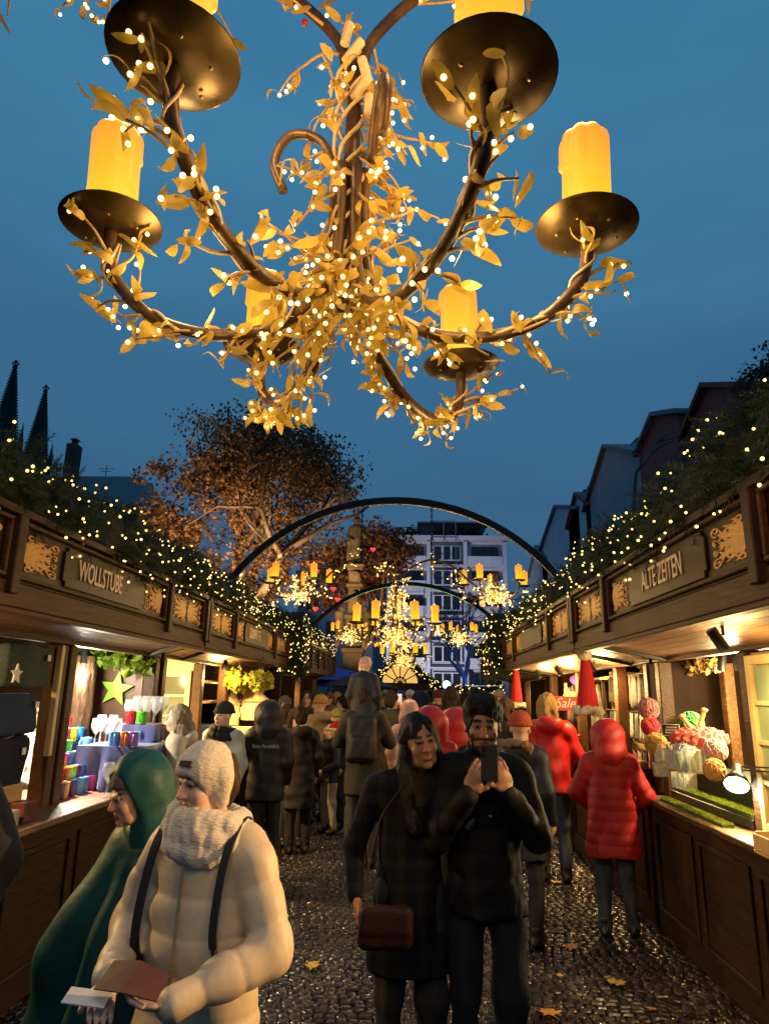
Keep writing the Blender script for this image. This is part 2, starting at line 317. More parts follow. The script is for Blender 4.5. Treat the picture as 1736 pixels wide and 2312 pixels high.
def ground():
    m = M('ground_dirt', (.02, .015, .011), .6, col2=(.03, .023, .016), scale=12, bump=.6, bscale=40)
    g = MB().add([(-300, -60, -.022), (300, -60, -.022), (300, 500, -.022), (-300, 500, -.022)], [(0, 1, 2, 3)]).build('ground', m); tag(g, 'dark wet paved ground of the market square', 'ground', kind='structure')
    # wet setts
    s = bpy.data.materials.new('wet_sett'); s.use_nodes = True; t = s.node_tree; b = t.nodes['Principled BSDF']; l = t.links.new
    ge = t.nodes.new('ShaderNodeNewGeometry'); oi = t.nodes.new('ShaderNodeObjectInfo'); su = t.nodes.new('ShaderNodeMath'); fr = t.nodes.new('ShaderNodeMath'); fr.operation = 'FRACT'
    l(ge.outputs['Random Per Island'], su.inputs[0]); l(oi.outputs['Random'], su.inputs[1]); l(su.outputs[0], fr.inputs[0])
    r = t.nodes.new('ShaderNodeValToRGB'); r.color_ramp.elements[0].color = (.014, .010, .008, 1); r.color_ramp.elements[1].color = (.048, .036, .026, 1); l(fr.outputs[0], r.inputs[0]); l(r.outputs[0], b.inputs['Base Color'])
    n = t.nodes.new('ShaderNodeTexNoise'); n.inputs['Scale'].default_value = 38; n.inputs['Detail'].default_value = 4; l(ge.outputs['Position'], n.inputs['Vector'])
    n3 = t.nodes.new('ShaderNodeTexNoise'); n3.inputs['Scale'].default_value = 2.2; l(ge.outputs['Position'], n3.inputs['Vector'])
    q = t.nodes.new('ShaderNodeMapRange'); q.inputs[1].default_value = .35; q.inputs[2].default_value = .65; q.inputs[3].default_value = .07; q.inputs[4].default_value = .3; l(n3.outputs['Fac'], q.inputs[0]); l(q.outputs[0], b.inputs['Roughness'])
    u = t.nodes.new('ShaderNodeBump'); u.inputs['Strength'].default_value = .5; u.inputs['Distance'].default_value = .012; l(n.outputs['Fac'], u.inputs['Height']); l(u.outputs[0], b.inputs['Normal'])
    rng = np.random.default_rng(3); P = []
    y = 1.7; j = 0
    while y < 15.5:
        dep = .062 if y < 8 else .085; x = -2.5 + (j % 2) * .04 + rng.uniform(-.01, .01)
        while x < 2.25:
            w = rng.uniform(.054, .082) * (1 if y < 8 else 1.3); arc = .05 * math.sin((x + 2.5) * 2.6); P.append((x + w / 2, y + arc + rng.uniform(-.004, .004), w, dep)); x += w
        y += dep; j += 1
    P = np.array(P)
    def stone(w, d, k=None):
        g = .0035; a, c = w / 2 - g, d / 2 - g; i = .009; jj = rng.uniform(-.004, .004, (4, 2)); B = [(-a, -c), (a, -c), (a, c), (-a, c)]
        V = [(x_, y_, -.03) for x_, y_ in B] + [(x_ + e[0], y_ + e[1], -.007) for (x_, y_), e in zip(B, jj)] + [(x_ * (1 - i / a) + e[0], y_ * (1 - i / c) + e[1], rng.uniform(-.002, .003)) for (x_, y_), e in zip(B, jj)] + [(rng.uniform(-.01, .01), rng.uniform(-.01, .01), .004)]
        F = [(p, (p + 1) % 4, 4 + (p + 1) % 4, 4 + p) for p in range(4)] + [(4 + p, 4 + (p + 1) % 4, 8 + (p + 1) % 4, 8 + p) for p in range(4)] + [(8 + p, 8 + (p + 1) % 4, 12, 12) for p in range(4)]
        return V, F
    near = []; 
    for i, (x, y, w, d) in enumerate(P):
        px, py, dz = proj((x, y, 0))
        if -10 < px < 1746 and 1850 < py < 2330:
            hid = (260 < px < 700) or (850 < px < 1190) or (px < 330 and py < 2180)
            near.append((0 if hid else 1, w * d / dz ** 2, i))
    near.sort(reverse=True); pick = set(i for _, _, i in near[:300]); var = []
    for k in range(14):
        V, F = stone(.068, .062); me = bpy.data.meshes.new('cobblestone'); me.from_pydata(V, [], [tuple(dict.fromkeys(f)) for f in F]); me.materials.append(s); var.append(me)
    VV = []; FF = []; TT = []; o = 0
    for i, (x, y, w, d) in enumerate(P):
        dz = rng.uniform(-.005, .003); tx, ty = rng.normal(0, .045, 2); rz = rng.normal(0, .05)
        if i in pick:
            ob = link('cobblestone', var[i % 14], None, g, (x, y, dz), (tx, ty, rz), (w / .068, d / .062, 1)); continue
        V, F = stone(w, d); V = np.array(V); V[:, 2] += V[:, 0] * -ty + V[:, 1] * tx + dz; V[:, 0] += x; V[:, 1] += y
        VV.append(V); F = np.array(F) + o; FF.append(F[:8]); TT.append(F[8:, :3]); o += 13
    st = link('cobblestones', npmesh('cobblestones', np.concatenate(VV), [np.concatenate(FF), np.concatenate(TT)], mats=[s]), None, g); st['kind'] = 'stuff'
    return s
MSETT = ground()

# ---------------------------------------------------------------- ornament carved in strokes
def stroke(V, F, pts, w, h=.006, tip=.15):
    pts = catmull([(x, y, 0) for x, y in pts], 5); n = len(pts); o = len(V)
    for i, p in enumerate(pts):
        d = (pts[min(i + 1, n - 1)] - pts[max(i - 1, 0)]).normalized(); nn = Vector((-d.y, d.x, 0)); t = i / (n - 1); ww = w * (math.sin(math.pi * min(1, t * .85 + tip)) ** .8 + .04) * (1 + .25 * math.cos(t * 19))
        V += [tuple(p + nn * ww), (p.x, p.y, h), tuple(p - nn * ww)]
    for i in range(n - 1):
        a = o + i * 3; F += [(a, a + 1, a + 4, a + 3), (a + 1, a + 2, a + 5, a + 4)]
def spiral(V, F, c, r, a0, turns, w, sgn=1):
    P = []
    for i in range(12):
        t = i / 11; a = a0 + sgn * turns * 2 * math.pi * t; rr = r * (1 - .75 * t); P.append((c[0] + rr * math.cos(a), c[1] + rr * math.sin(a)))
    stroke(V, F, P, w, tip=.1)
def acanthus(seed=0):
    """half ornament in x 0..1, y -.5...5, springing from (0,0)"""
    V, F = [], []
    for sg in (1, -1):
        for a, ln, cv in ((.12, .74, .10), (.48, .80, .16), (.88, .66, .2), (1.25, .5, .12)):
            p = [(0.06, 0)]; x, y, an = .06, 0., a
            for k in range(5): x += ln / 5 * math.cos(an); y += ln / 5 * math.sin(an); an += -cv * (1 if k < 3 else -3.2); p.append((x, min(.47, y)))
            p = [(q[0], q[1] * sg) for q in p]; stroke(V, F, p, .055)
            for k in (2, 3, 4):
                q = p[k]; stroke(V, F, [q, (q[0] + .05, q[1] + sg * .06), (q[0] + .13, q[1] + sg * .075)], .028); stroke(V, F, [q, (q[0] + .07, q[1] - sg * .03), (q[0] + .13, q[1] - sg * .06)], .024)
        spiral(V, F, (.86, .33 * sg), .13, -1.9 * sg, 1.25, .03, sg); spiral(V, F, (.17, .36 * sg), .1, -.6 * sg, 1.1, .026, sg); spiral(V, F, (.9, .08 * sg), .07, 2.8, 1., .022, -sg)
        stroke(V, F, [(.06, .08 * sg), (.2, .25 * sg), (.32, .42 * sg)], .035); stroke(V, F, [(.5, .16 * sg), (.66, .2 * sg), (.75, .36 * sg)], .035)
    return V, F
AC = acanthus()
def ornament_mesh(w, h, mirror):
    V, F = AC; V = np.array(V); F = np.array(F); V[:, 1] = .5 * np.tanh(V[:, 1] * 1.9) / np.tanh(1.05); V[:, 0] = np.clip(V[:, 0], .0, 1.03); V = V * (w if not mirror else w / 2, h * .94, 1)
    if mirror:
        V2 = V * (-1, 1, 1); F2 = F[:, ::-1] + len(V); V = np.concatenate([V, V2]); F = np.concatenate([F, F2])
    return npmesh('ornament', V, F, mats=[MGOLD])
ORN = {}
def orn(w, h, mir):
    k = (round(w, 2), round(h, 2), mir)
    if k not in ORN: ORN[k] = ornament_mesh(w, h, mir)
    return ORN[k]
def frame4(mb, y0, y1, z0, z1, x, s, w=.02, pr=.018):
    a, b = x, x + s * pr; lo, hi = min(a, b), max(a, b)
    mb.box((lo, y0, z0), (hi, y1, z0 + w)); mb.box((lo, y0, z1 - w), (hi, y1, z1)); mb.box((lo, y0, z0 + w), (hi, y0 + w, z1 - w)); mb.box((lo, y1 - w, z0 + w), (hi, y1, z1 - w))
def basis(s, x, y, z):
    d = -s                                                    # left stall (s=-1) faces +X
    return Matrix(((0, 0, d, x), (d, 0, 0, y), (0, 1, 0, z), (0, 0, 0, 1)))

# ---------------------------------------------------------------- market stalls
SIDE = {-1: dict(xf=-1.99, xp=-2.38, xc=-2.12, xb=-4.1), 1: dict(xf=1.37, xp=2.0, xc=1.80, xb=3.7)}
def stall(s, y0, y1, sign, label, posts, zb=2.11, zt=2.56, xo=0., plain=False, back=True, nar=1.02, solid=()):
    c = SIDE[s]; xf, xp, xc, xb = (c[k] + s * xo for k in ('xf', 'xp', 'xc', 'xb')); f = -s      # f: direction facing the aisle
    root = empty('market_stall', (xp, (y0 + y1) / 2, 0), 0, label, 'market stall', 'wooden stalls along the lane')
    def B(name, mb, mat, bevel=.004, up=None):
        o = mb.build(name, mat, None, bevel=bevel); par(o, root)
        if up: o.parent = up; o.matrix_parent_inverse = Matrix.Identity(4)
        return o
    bx = lambda x0, x1, a, b, z0, z1: MB().box((min(x0, x1), a, z0), (max(x0, x1), b, z1))
    g = .012
    # fascia: beam, backing, rails, pilasters, panels
    B('fascia_beam', bx(xf, xf - f * .07, y0 + g, y1 - g, zb, zb + .125), MW2, .006)
    B('drip_moulding', bx(xf + f * .012, xf - f * .06, y0 + g, y1 - g, zb - .03, zb - .004), MW2)
    bk = B('fascia_board', bx(xf - f * .02, xf - f * .05, y0 + g, y1 - g, zb + .128, zt), MPAN)
    B('top_rail', bx(xf + f * .02, xf - f * .05, y0 + g, y1 - g, zt + .003, zt + .045), MW)
    cuts = [y0 + .03, y0 + .03 + nar, y1 - .03 - nar, y1 - .03] if not plain else list(np.linspace(y0 + .03, y1 - .03, 6))
    for y in cuts: B('pilaster', bx(xf + f * .035, xf - f * .018, y - .035, y + .035, zb + .06, zt + .002), MW, .006)
    for i in range(len(cuts) - 1):
        a, b = cuts[i] + .055, cuts[i + 1] - .055; z0, z1 = zb + .14, zt - .012; fr = MB(); frame4(fr, a, b, z0, z1, xf - f * .017, f, .022, .03)
        fo = B('panel', fr, MW2, .005); h = (z1 - z0 - .07)
        def put(y, w, mir, flip=1):
            o = link('ornament', orn(w, h, mir)); o.matrix_world = basis(s, xf - f * .016, y, (z0 + z1) / 2) @ Matrix.Diagonal((flip, 1, 1, 1)); o.parent = fo; o.matrix_parent_inverse = Matrix.Identity(4)
        if plain:
            fr2 = MB(); frame4(fr2, a + .12, b - .12, z0 + .07, z1 - .07, xf - f * .017, f, .02, .02); B('inner_panel', fr2, MW2, .003, fo)
        elif i == 1:
            w = .36; put(a + .045, w, False, -s); put(b - .045, w, False, s)
            p0, p1 = a + .46, b - .46; n = .03; zz0, zz1 = z0 + .035, z1 - .035
            poly = [(p0 + n, zz0), (p1 - n, zz0), (p1 - n, zz0 + n), (p1, zz0 + n), (p1, zz1 - n), (p1 - n, zz1 - n), (p1 - n, zz1), (p0 + n, zz1), (p0 + n, zz1 - n), (p0, zz1 - n), (p0, zz0 + n), (p0 + n, zz0 + n)]
            m4 = Matrix(((0, 0, f, xf - f * .0185), (1, 0, 0, 0), (0, 1, 0, 0), (0, 0, 0, 1)))
            B('name_board', MB().prism(poly, .014, m4), MPAN, .003, fo)
            if sign:
                me = textmesh(sign, .168, .003, .002, .66); me.materials.append(MLET); o = link('lettering', me); o.matrix_world = basis(s, xf - f * .0005, (a + b) / 2 - (.12 if s < 0 else 0), (z0 + z1) / 2); o.parent = fo; o.matrix_parent_inverse = Matrix.Identity(4)
        else: put((a + b) / 2, b - a - .09, True)
    # soffit planks
    n = 7; xs = np.linspace(xf - f * .075, xp - f * .1, n + 1); zs = np.linspace(zb + .02, zb - .085, n + 1)
    for i in range(n):
        d = .004; x0, x1 = xs[i], xs[i + 1]; mb = MB(); vs = []
        for yy in (y0 + .02, y1 - .02):
            vs += [(x0 - f * d, yy, zs[i]), (x1 + f * d, yy, zs[i + 1]), (x1 + f * d, yy, zs[i + 1] + .018), (x0 - f * d, yy, zs[i] + .018)]
        mb.add(vs, [(0, 1, 2, 3), (7, 6, 5, 4), (0, 4, 5, 1), (1, 5, 6, 2), (2, 6, 7, 3), (3, 7, 4, 0)]); B('plank', mb, MSOF, 0)
    zi = zb - .085
    B('soffit_brace', MB().bar((xf - f * .08, y1 - .35, zb + .012), (xp, y1 - .35, zi - .004), .03, .03), MBLK)
    B('soffit_brace', MB().bar((xf - f * .08, y0 + .5, zb + .012), (xp, y0 + .5, zi - .004), .03, .03), MBLK)
    # roof slab
    B('roof', MB().add([(xf - f * .06, y0 + .01, zt - .02), (xf - f * .06, y1 - .01, zt - .02), (xb, y1 - .01, 3.0), (xb, y0 + .01, 3.0), (xf - f * .06, y0 + .01, zt + .03), (xf - f * .06, y1 - .01, zt + .03), (xb, y1 - .01, 3.05), (xb, y0 + .01, 3.05)], [(0, 1, 2, 3), (4, 7, 6, 5), (0, 4, 5, 1), (1, 5, 6, 2), (2, 6, 7, 3), (3, 7, 4, 0)]), MBLK, 0)
    # body
    B('lintel', bx(xp, xp - f * .09, y0 + .02, y1 - .02, zi - .01, zi + .1), MW)
    for y in posts: B('post', bx(xp, xp - f * .11, y - .05, y + .05, .0, zi - .012), MW, .008)
    if back: B('back_wall', bx(xb, xb + s * .05, y0, y1, 0, 3.0), MINT)
    B('end_wall', bx(xp - f * .115, xb, y0 + .001, y0 + .04, 0, 2.5), MINT); B('end_wall', bx(xp - f * .115, xb, y1 - .04, y1 - .001, 0, 2.5), MINT)
    B('counter_top', bx(xc, xp - f * .55, y0 + .02, y1 - .02, .935, .975), MSOF if s < 0 else MW2, .006)
    front = B('counter_front', bx(xc - f * .1, xc - f * .14, y0 + .03, y1 - .03, 0, .932), MW)
    k = int((y1 - y0) / .85); e = np.linspace(y0 + .08, y1 - .08, k + 1)
    for i in range(k):
        fr = MB(); frame4(fr, e[i] + .05, e[i + 1] - .05, .16, .82, xc - f * .097, f, .035, .018); B('front_panel', fr, MW, .006, front)
    for (a, b) in solid: B('front_wall', bx(xp - f * .03, xp - f * .07, a, b, .98, zi), MINT)
    return root, B
def spotlight(p, to, power, label, col=(1, .72, .38), spot=95):
    root = empty('spotlight', p, 0, label, 'spotlight', 'spot lamps under the stall roofs'); q = (Vector(to) - Vector(p)).to_track_quat('-Z', 'Y').to_matrix().to_4x4()
    o = MB().lathe([(.028, .12), (.03, .115), (.03, 0), (.026, -.0), (.026, .02)], 14, M4=q).build('housing', MBLK, root); smoothang(o)
    MB().lathe([(.001, .012), (.025, .012)], 14, M4=q).build('lamp_face', glow('lamp_face_glow', (1, .82, .5), 14), root)
    MB().bar((0, 0, .07), (0, 0, .19), .012).build('bracket', MBLK, root)
    dv = (Vector(to) - Vector(p)).normalized()
    lamp('light', dv * .03, power, col, .025, root, 'SPOT', aim(p, to), spot, .6)
    if spot > 60: lamp('added_fill', dv * .06 - Vector((0, 0, .05)), power * .45, col, .06, root)  # added point fill under the lamp, brightening soffit and back wall
    return root
SL1, BL1 = stall(-1, 2.25, 6.58, 'WOLLSTUBE', 'dark wooden stall with the WOLLSTUBE name board, mugs on its counter', [2.35, 4.72, 4.86, 6.5])
SL2, BL2 = stall(-1, 6.62, 11.0, 'GLASHÜTTE', 'second stall on the WOLLSTUBE side, with cream lattice window and hanging greenery', [6.7, 7.95, 9.0, 9.75, 10.4, 10.9])
SR1, BR1 = stall(1, 1.72, 6.06, 'ALTE ZEITEN', 'dark wooden stall with the ALTE ZEITEN name board and wool display', [1.9, 4.42, 5.95])
SR2, BR2 = stall(1, 6.1, 10.75, None, 'stall beyond the ALTE ZEITEN stall with red knitted hats under its eaves', [6.25, 7.2, 8.9, 10.6])
SL3, BL3 = stall(-1, 12.2, 17.2, None, 'far stall with plain panels on the WOLLSTUBE side, by the blue umbrella', [12.4, 14.6, 17.0], plain=True, xo=-.05)
SR3, BR3 = stall(1, 12.4, 17.6, None, 'far stall with plain panels on the ALTE ZEITEN side, behind the crowd', [12.6, 15, 17.4], plain=True, xo=.3)
# ---------------------------------------------------------------- fir garlands with fairy lights
MNEED = leafmat('fir_needles', (.012, .03, .007), (.03, .052, .012), .55, .15)
MCORE = M('garland_core', (.006, .012, .004), .9)
MFAIRY = glow('fairy_bulb', (1, .66, .17), 2.6)
def sprig():
    V = []; F = []; n = 34
    for i in range(n):
        t = i / n; z = t * .17; a = i * 2.4; l = .062 * (1 - .45 * t); d = Vector((math.cos(a), math.sin(a), .75)).normalized(); p = Vector((0, 0, z)); s = d.cross(Vector((0, 0, 1))).normalized() * .0036
        V += [p - s, p + s, p + d * l]; F.append((3 * i, 3 * i + 1, 3 * i + 2))
    V += [(-.003, 0, 0), (.003, 0, 0), (0, 0, .2)]; F.append((3 * n, 3 * n + 1, 3 * n + 2)); return np.array([tuple(v) for v in V]), np.array(F)
SPV, SPF = sprig()
def icob(r, sd=1):
    b = bmesh.new(); bmesh.ops.create_icosphere(b, subdivisions=sd, radius=r); b.verts.ensure_lookup_table(); V = np.array([v.co[:] for v in b.verts]); F = np.array([[v.index for v in f.verts] for f in b.faces]); b.free(); return V, F
def lookat(D):
    D = D / np.linalg.norm(D, axis=1)[:, None]; r = np.cross(D, np.array([.3, .5, .81])); r /= np.linalg.norm(r, axis=1)[:, None] + 1e-9; u = np.cross(D, r); return np.stack([r, u, D], 2)
def garland(name, path, rad, nspr, nbulb, label, seed=0, bulb=.0105, cat='garland', hang=0., flat=1., scale=1., ball=None):
    rng = np.random.default_rng(seed); path = [Vector(p) for p in path]; root = empty(name, path[0], 0, label, cat, 'fir garlands with fairy lights')
    P = np.array([p[:] for p in catmull(path, 10)]); L = np.r_[0, np.cumsum(np.linalg.norm(np.diff(P, axis=0), axis=1))]
    def samp(n):
        s = rng.uniform(0, L[-1], n); i = np.clip(np.searchsorted(L, s) - 1, 0, len(P) - 2); f = ((s - L[i]) / (L[i + 1] - L[i]))[:, None]; return P[i] * (1 - f) + P[i + 1] * f, s
    c, s = samp(nspr); T = (P[-1] - P[0]) / np.linalg.norm(P[-1] - P[0]); d = rng.normal(size=(nspr, 3)); d -= (d @ T)[:, None] * T * .8; d /= np.linalg.norm(d, axis=1)[:, None]; d[:, 2] *= flat
    R0 = rad * (1 + .22 * np.sin(s * 5.3 + seed) + .15 * np.sin(s * 12.7)); p = c + d * (R0 * np.sqrt(rng.uniform(.25, 1, nspr)) * .75)[:, None]
    dd = d + rng.normal(size=d.shape) * .85; dd[:, 2] -= .2
    V, F = scatter(SPV, SPF, withpos(lookat(dd) * rng.uniform(.8, 1.35, nspr)[:, None, None] * scale, p)); o = link('needles', npmesh('needles', V, F, mats=[MNEED]), None); par(o, root); o['kind'] = 'stuff'
    mb = MB(); k = max(6, int(L[-1] / .12)); ss = np.linspace(0, L[-1], k); ii = np.clip(np.searchsorted(L, ss) - 1, 0, len(P) - 2); ff = ((ss - L[ii]) / (L[ii + 1] - L[ii]))[:, None]; CP = P[ii] * (1 - ff) + P[ii + 1] * ff
    mb.tube([Vector(x) for x in CP], [rad * (.7 + .1 * math.sin(i * 1.7 + seed) + rng.uniform(-.05, .05)) for i in range(k)], 9); o = mb.build('core', MCORE, None); par(o, root)
    if nbulb:
        c, s = samp(nbulb); d = rng.normal(size=(nbulb, 3)); d -= (d @ T)[:, None] * T; d /= np.linalg.norm(d, axis=1)[:, None]; d[:, 2] *= flat
        p = c + d * (rad * rng.uniform(.82, 1.12, nbulb))[:, None]; p[:, 2] -= hang * rng.uniform(0, 1, nbulb) ** 2
        bv, bf = icob(bulb); V, F = scatter(bv, bf, withpos(rmat(nbulb, rng, .75, 1.25), p)); o = link('fairy_lights', npmesh('fairy_lights', V, F, True, mats=[MFAIRY]), None); par(o, root); o['kind'] = 'stuff'
    return root
def roofgar(s, y0, y1, n, nb, label, seed, x=None, r=.25):
    xf = SIDE[s]['xf'] if x is None else x; xs = xf + s * .17; ys = np.linspace(y0 + .05, y1 - .05, 7); rng = np.random.default_rng(seed)
    garland('fir_garland', [(xs + rng.uniform(-.05, .05), y, 2.74 + rng.uniform(-.05, .05)) for y in ys], r, int(n * 1.9), int(nb * 2.1), label, seed, hang=.12, scale=.68, bulb=.0074)
    for y in np.linspace(y0 + .7, y1 - .7, 3): lamp('fairy_glow', (xf - s * .38, y, 2.8), .9, (1, .56, .16), .25)
roofgar(-1, 2.3, 6.58, 1500, 190, 'thick fir garland with fairy lights above the WOLLSTUBE board', 1, r=.27)
roofgar(-1, 6.62, 11.0, 1300, 240, 'fir garland with fairy lights above the second stall, WOLLSTUBE side', 2)
roofgar(1, 1.8, 6.06, 1500, 190, 'thick fir garland with fairy lights above the ALTE ZEITEN board', 3, r=.27)
roofgar(1, 6.1, 10.75, 1300, 240, 'fir garland with fairy lights above the red hats stall', 4)
roofgar(-1, 12.2, 17.2, 700, 240, 'fir garland with dense fairy lights on the far stall, WOLLSTUBE side', 5, -2.04, .3)
roofgar(1, 12.4, 17.6, 700, 240, 'fir garland with dense fairy lights on the far stall, ALTE ZEITEN side', 6, 1.67, .3)
for s, x, y, sd in ((-1, -1.95, 11.2, 21), (1, 1.33, 10.95, 22)):
    garland('hanging_garland', [(x, y, 2.95), (x, y + .1, 2.5), (x, y + .12, 2.0)], .24, 420, 150, 'fir garland with lights hanging at the corner of the %s stall' % ('greenery' if s < 0 else 'red hats'), sd)
# ---------------------------------------------------------------- arches over the lane
MIRON = M('arch_steel', (.016, .015, .014), .35, metal=.6, spec=.5)
def arch(Y, label, x0=-2.42, x1=1.92, z0=3.0, zt=4.16, led=None):
    root = empty('steel_arch', ((x0 + x1) / 2, Y, z0), 0, label, 'arch', 'steel arches spanning the lane'); xm = (x0 + x1) / 2; a = (x1 - x0) / 2; n = 48; hgt = zt - z0; R = (a * a + hgt * hgt) / (2 * hgt); th = math.asin(a / R); mb = MB(); mu = MB()
    pts = [(R * math.sin(-th + 2 * th * i / n), 0, R * math.cos(-th + 2 * th * i / n) - (R - hgt)) for i in range(n + 1)]
    for i in range(n):
        mb.bar(pts[i], pts[i + 1], .06, .085)
    mb.build('rail', MIRON, root)
    for p, q in zip(pts[:-1], pts[1:]): mu.bar((p[0], -.0, p[2] - .046), (q[0], -.0, q[2] - .046), .05, .006)
    mu.build('light_strip' if led else 'flange', glow('green_led', (.02, .5, .1), .35) if led else M('flange', (.3, .2, .08), .35, metal=.7), root)
    for x in (x0, x1): MB().box((x - xm - .05, -.05, -.5), (x - xm + .05, .05, .02)).build('post', MIRON, root)
    return root
arch(8.7, 'black steel arch over the lane, the nearer and wider of two'); arch(15.8, 'farther black steel arch with green lit underside', x0=-2.45, x1=2.1, led=True)
def chain(mb, p, q, ln=.045, r=.006):
    p, q = Vector(p), Vector(q); n = max(2, int((q - p).length / (ln * .8)))
    for i in range(n):
        c = p + (q - p) * ((i + .5) / n); a = Vector((1, 0, 0)) if i % 2 else Vector((0, 1, 0))
        mb.tube([c + Vector((0, 0, ln / 2 * math.cos(t))) + a * (ln * .28 * math.sin(t)) for t in np.linspace(0, 2 * math.pi, 9)[:-1]], r, 4, closed=True)
# ---------------------------------------------------------------- chandeliers
MARM = M('chandelier_iron', (.10, .052, .02), .42, metal=.35, col2=(.05, .025, .01), scale=18, bump=.15)
MDISH = M('dish_bronze', (.05, .03, .012), .33, metal=.8, col2=(.09, .055, .02), scale=7, bump=.05, rr=.12)
MLEAF = leafmat('gilt_leaf', (.56, .37, .06), (.38, .25, .04), .42, .42)
MTWIG = M('wrapped_twig', (.42, .27, .09), .6, col2=(.28, .16, .05), scale=25)
MBULB = glow('twig_bulb', (1, .70, .22), 2.6)
MCABLE = M('pale_cable', (.5, .36, .18), .5)
def waxmat():
    m = bpy.data.materials.new('candle_wax'); m.use_nodes = True; t = m.node_tree; b = t.nodes['Principled BSDF']; l = t.links.new; tc = t.nodes.new('ShaderNodeTexCoord'); sp = t.nodes.new('ShaderNodeSeparateXYZ'); l(tc.outputs['Object'], sp.inputs[0])
    r = t.nodes.new('ShaderNodeValToRGB'); e = r.color_ramp.elements; e[0].position = 0; e[0].color = (1, .60, .012, 1); e[1].position = 1; e[1].color = (1, .25, .012, 1); k = e.new(.5); k.color = (1, .41, .014, 1)
    mr = t.nodes.new('ShaderNodeMapRange'); mr.inputs[1].default_value = 0; mr.inputs[2].default_value = .24; l(sp.outputs['Z'], mr.inputs[0]); l(mr.outputs[0], r.inputs[0]); l(r.outputs[0], b.inputs['Emission Color']); b.inputs['Emission Strength'].default_value = .78
    b.inputs['Base Color'].default_value = (.12, .05, .01, 1); b.inputs['Roughness'].default_value = .45
    try: m.cycles.emission_sampling = 'NONE'
    except Exception: pass
    return m
MWAX = waxmat()
def candle_mesh(seed, n=44, r=.0465, H=.235):
    rng = np.random.default_rng(seed); dr = rng.uniform(.25, .85, 9); zs = [0, .01] + list(np.linspace(.03, H - .02, 30)) + [H - .01, H - .003, H, H - .008]; mb = MB(); pr = []
    rs = [r, r] + [r] * 30 + [r * .96, r * .86, r * .66, .001]
    def jit(a, j):
        z = zs[j]; k = int(a / (2 * math.pi) * 9) % 9; ph = a / (2 * math.pi) * 9 - k; w = max(0, math.sin(math.pi * ph)) ** .8; ex = .13 * w if z > H * dr[k] else 0
        if abs(z - H * dr[k]) < .012: ex *= 1.15
        return 1 + ex + .012 * math.sin(3 * a + seed)
    mb.lathe(list(zip(rs, zs)), n, jit=jit); me = mb.mesh('candle', MWAX, True); return me
CANDLES = [candle_mesh(i) for i in range(4)]
mb = MB(); mb.lathe([(.001, .0), (.006, .004), (.007, .012), (.003, .026), (.0005, .036)], 8); FLAME = mb.mesh('flame', glow('flame', (1, .62, .12), 2.5), True)
mb = MB(); mb.lathe([(.001, .0), (.03, .0), (.075, .006), (.099, .02), (.1015, .021), (.1, .0225), (.074, .0095), (.03, .004), (.001, .004)], 36); DISH = mb.mesh('dish', MDISH, True)
mb = MB()
for a in range(6): mb.ball((.06 * math.cos(a * 1.05 + .3), .06 * math.sin(a * 1.05 + .3), .0038), .0042, 6, 4, (1, 1, .5))
DISHHOLES = mb.mesh('rivets', M('rivet', (.25, .17, .06), .3, metal=.8), True)
def leaf_mesh(k):
    rng = np.random.default_rng(k); L, W = [(.046, .0175), (.040, .0195), (.052, .015), (.034, .016)][k]; V = []; n = 7
    for i in range(n + 1):
        t = i / n; w = W / 2 * math.sin(math.pi * t ** .8) ** .8 * (1 + (.12 if k == 1 and i % 2 else 0)) + .0008; z = .02 * math.sin(2.6 * t + k * 1.7) * (1.2 - .15 * k); V += [(-w, L * t, z + .22 * w), (0, L * t, z), (w, L * t, z + .25 * w)]
    F = []
    for i in range(n): a = 3 * i; F += [(a, a + 1, a + 4, a + 3), (a + 1, a + 2, a + 5, a + 4)]
    return np.array(V), np.array(F)
LEAFT = [leaf_mesh(k) for k in range(4)]; LEAFM = [npmesh('leaf', v, f, True, mats=[MLEAF]) for v, f in LEAFT]
bv, bf = icob(.0044, 2); BULBM = npmesh('bulb', bv, bf, True, mats=[MBULB])
def orient(y, up):
    """matrix whose local Y is along y"""
    y = Vector(y).normalized(); x = y.cross(Vector(up)); x = x.normalized() if x.length > 1e-4 else y.orthogonal().normalized(); z = x.cross(y); return Matrix((x, y, z)).transposed()
def arm_path(a, R=.49, zd=.0, s=1.):
    P = [(.03, .30), (.035, .12), (.06, .0), (.14, -.085), (.26, -.115), (.38, -.09), (.46, -.02), (.485, .035), (R, .105 + zd)]
    return [Vector((r * s * math.cos(a), r * s * math.sin(a), z * s)) for r, z in P]
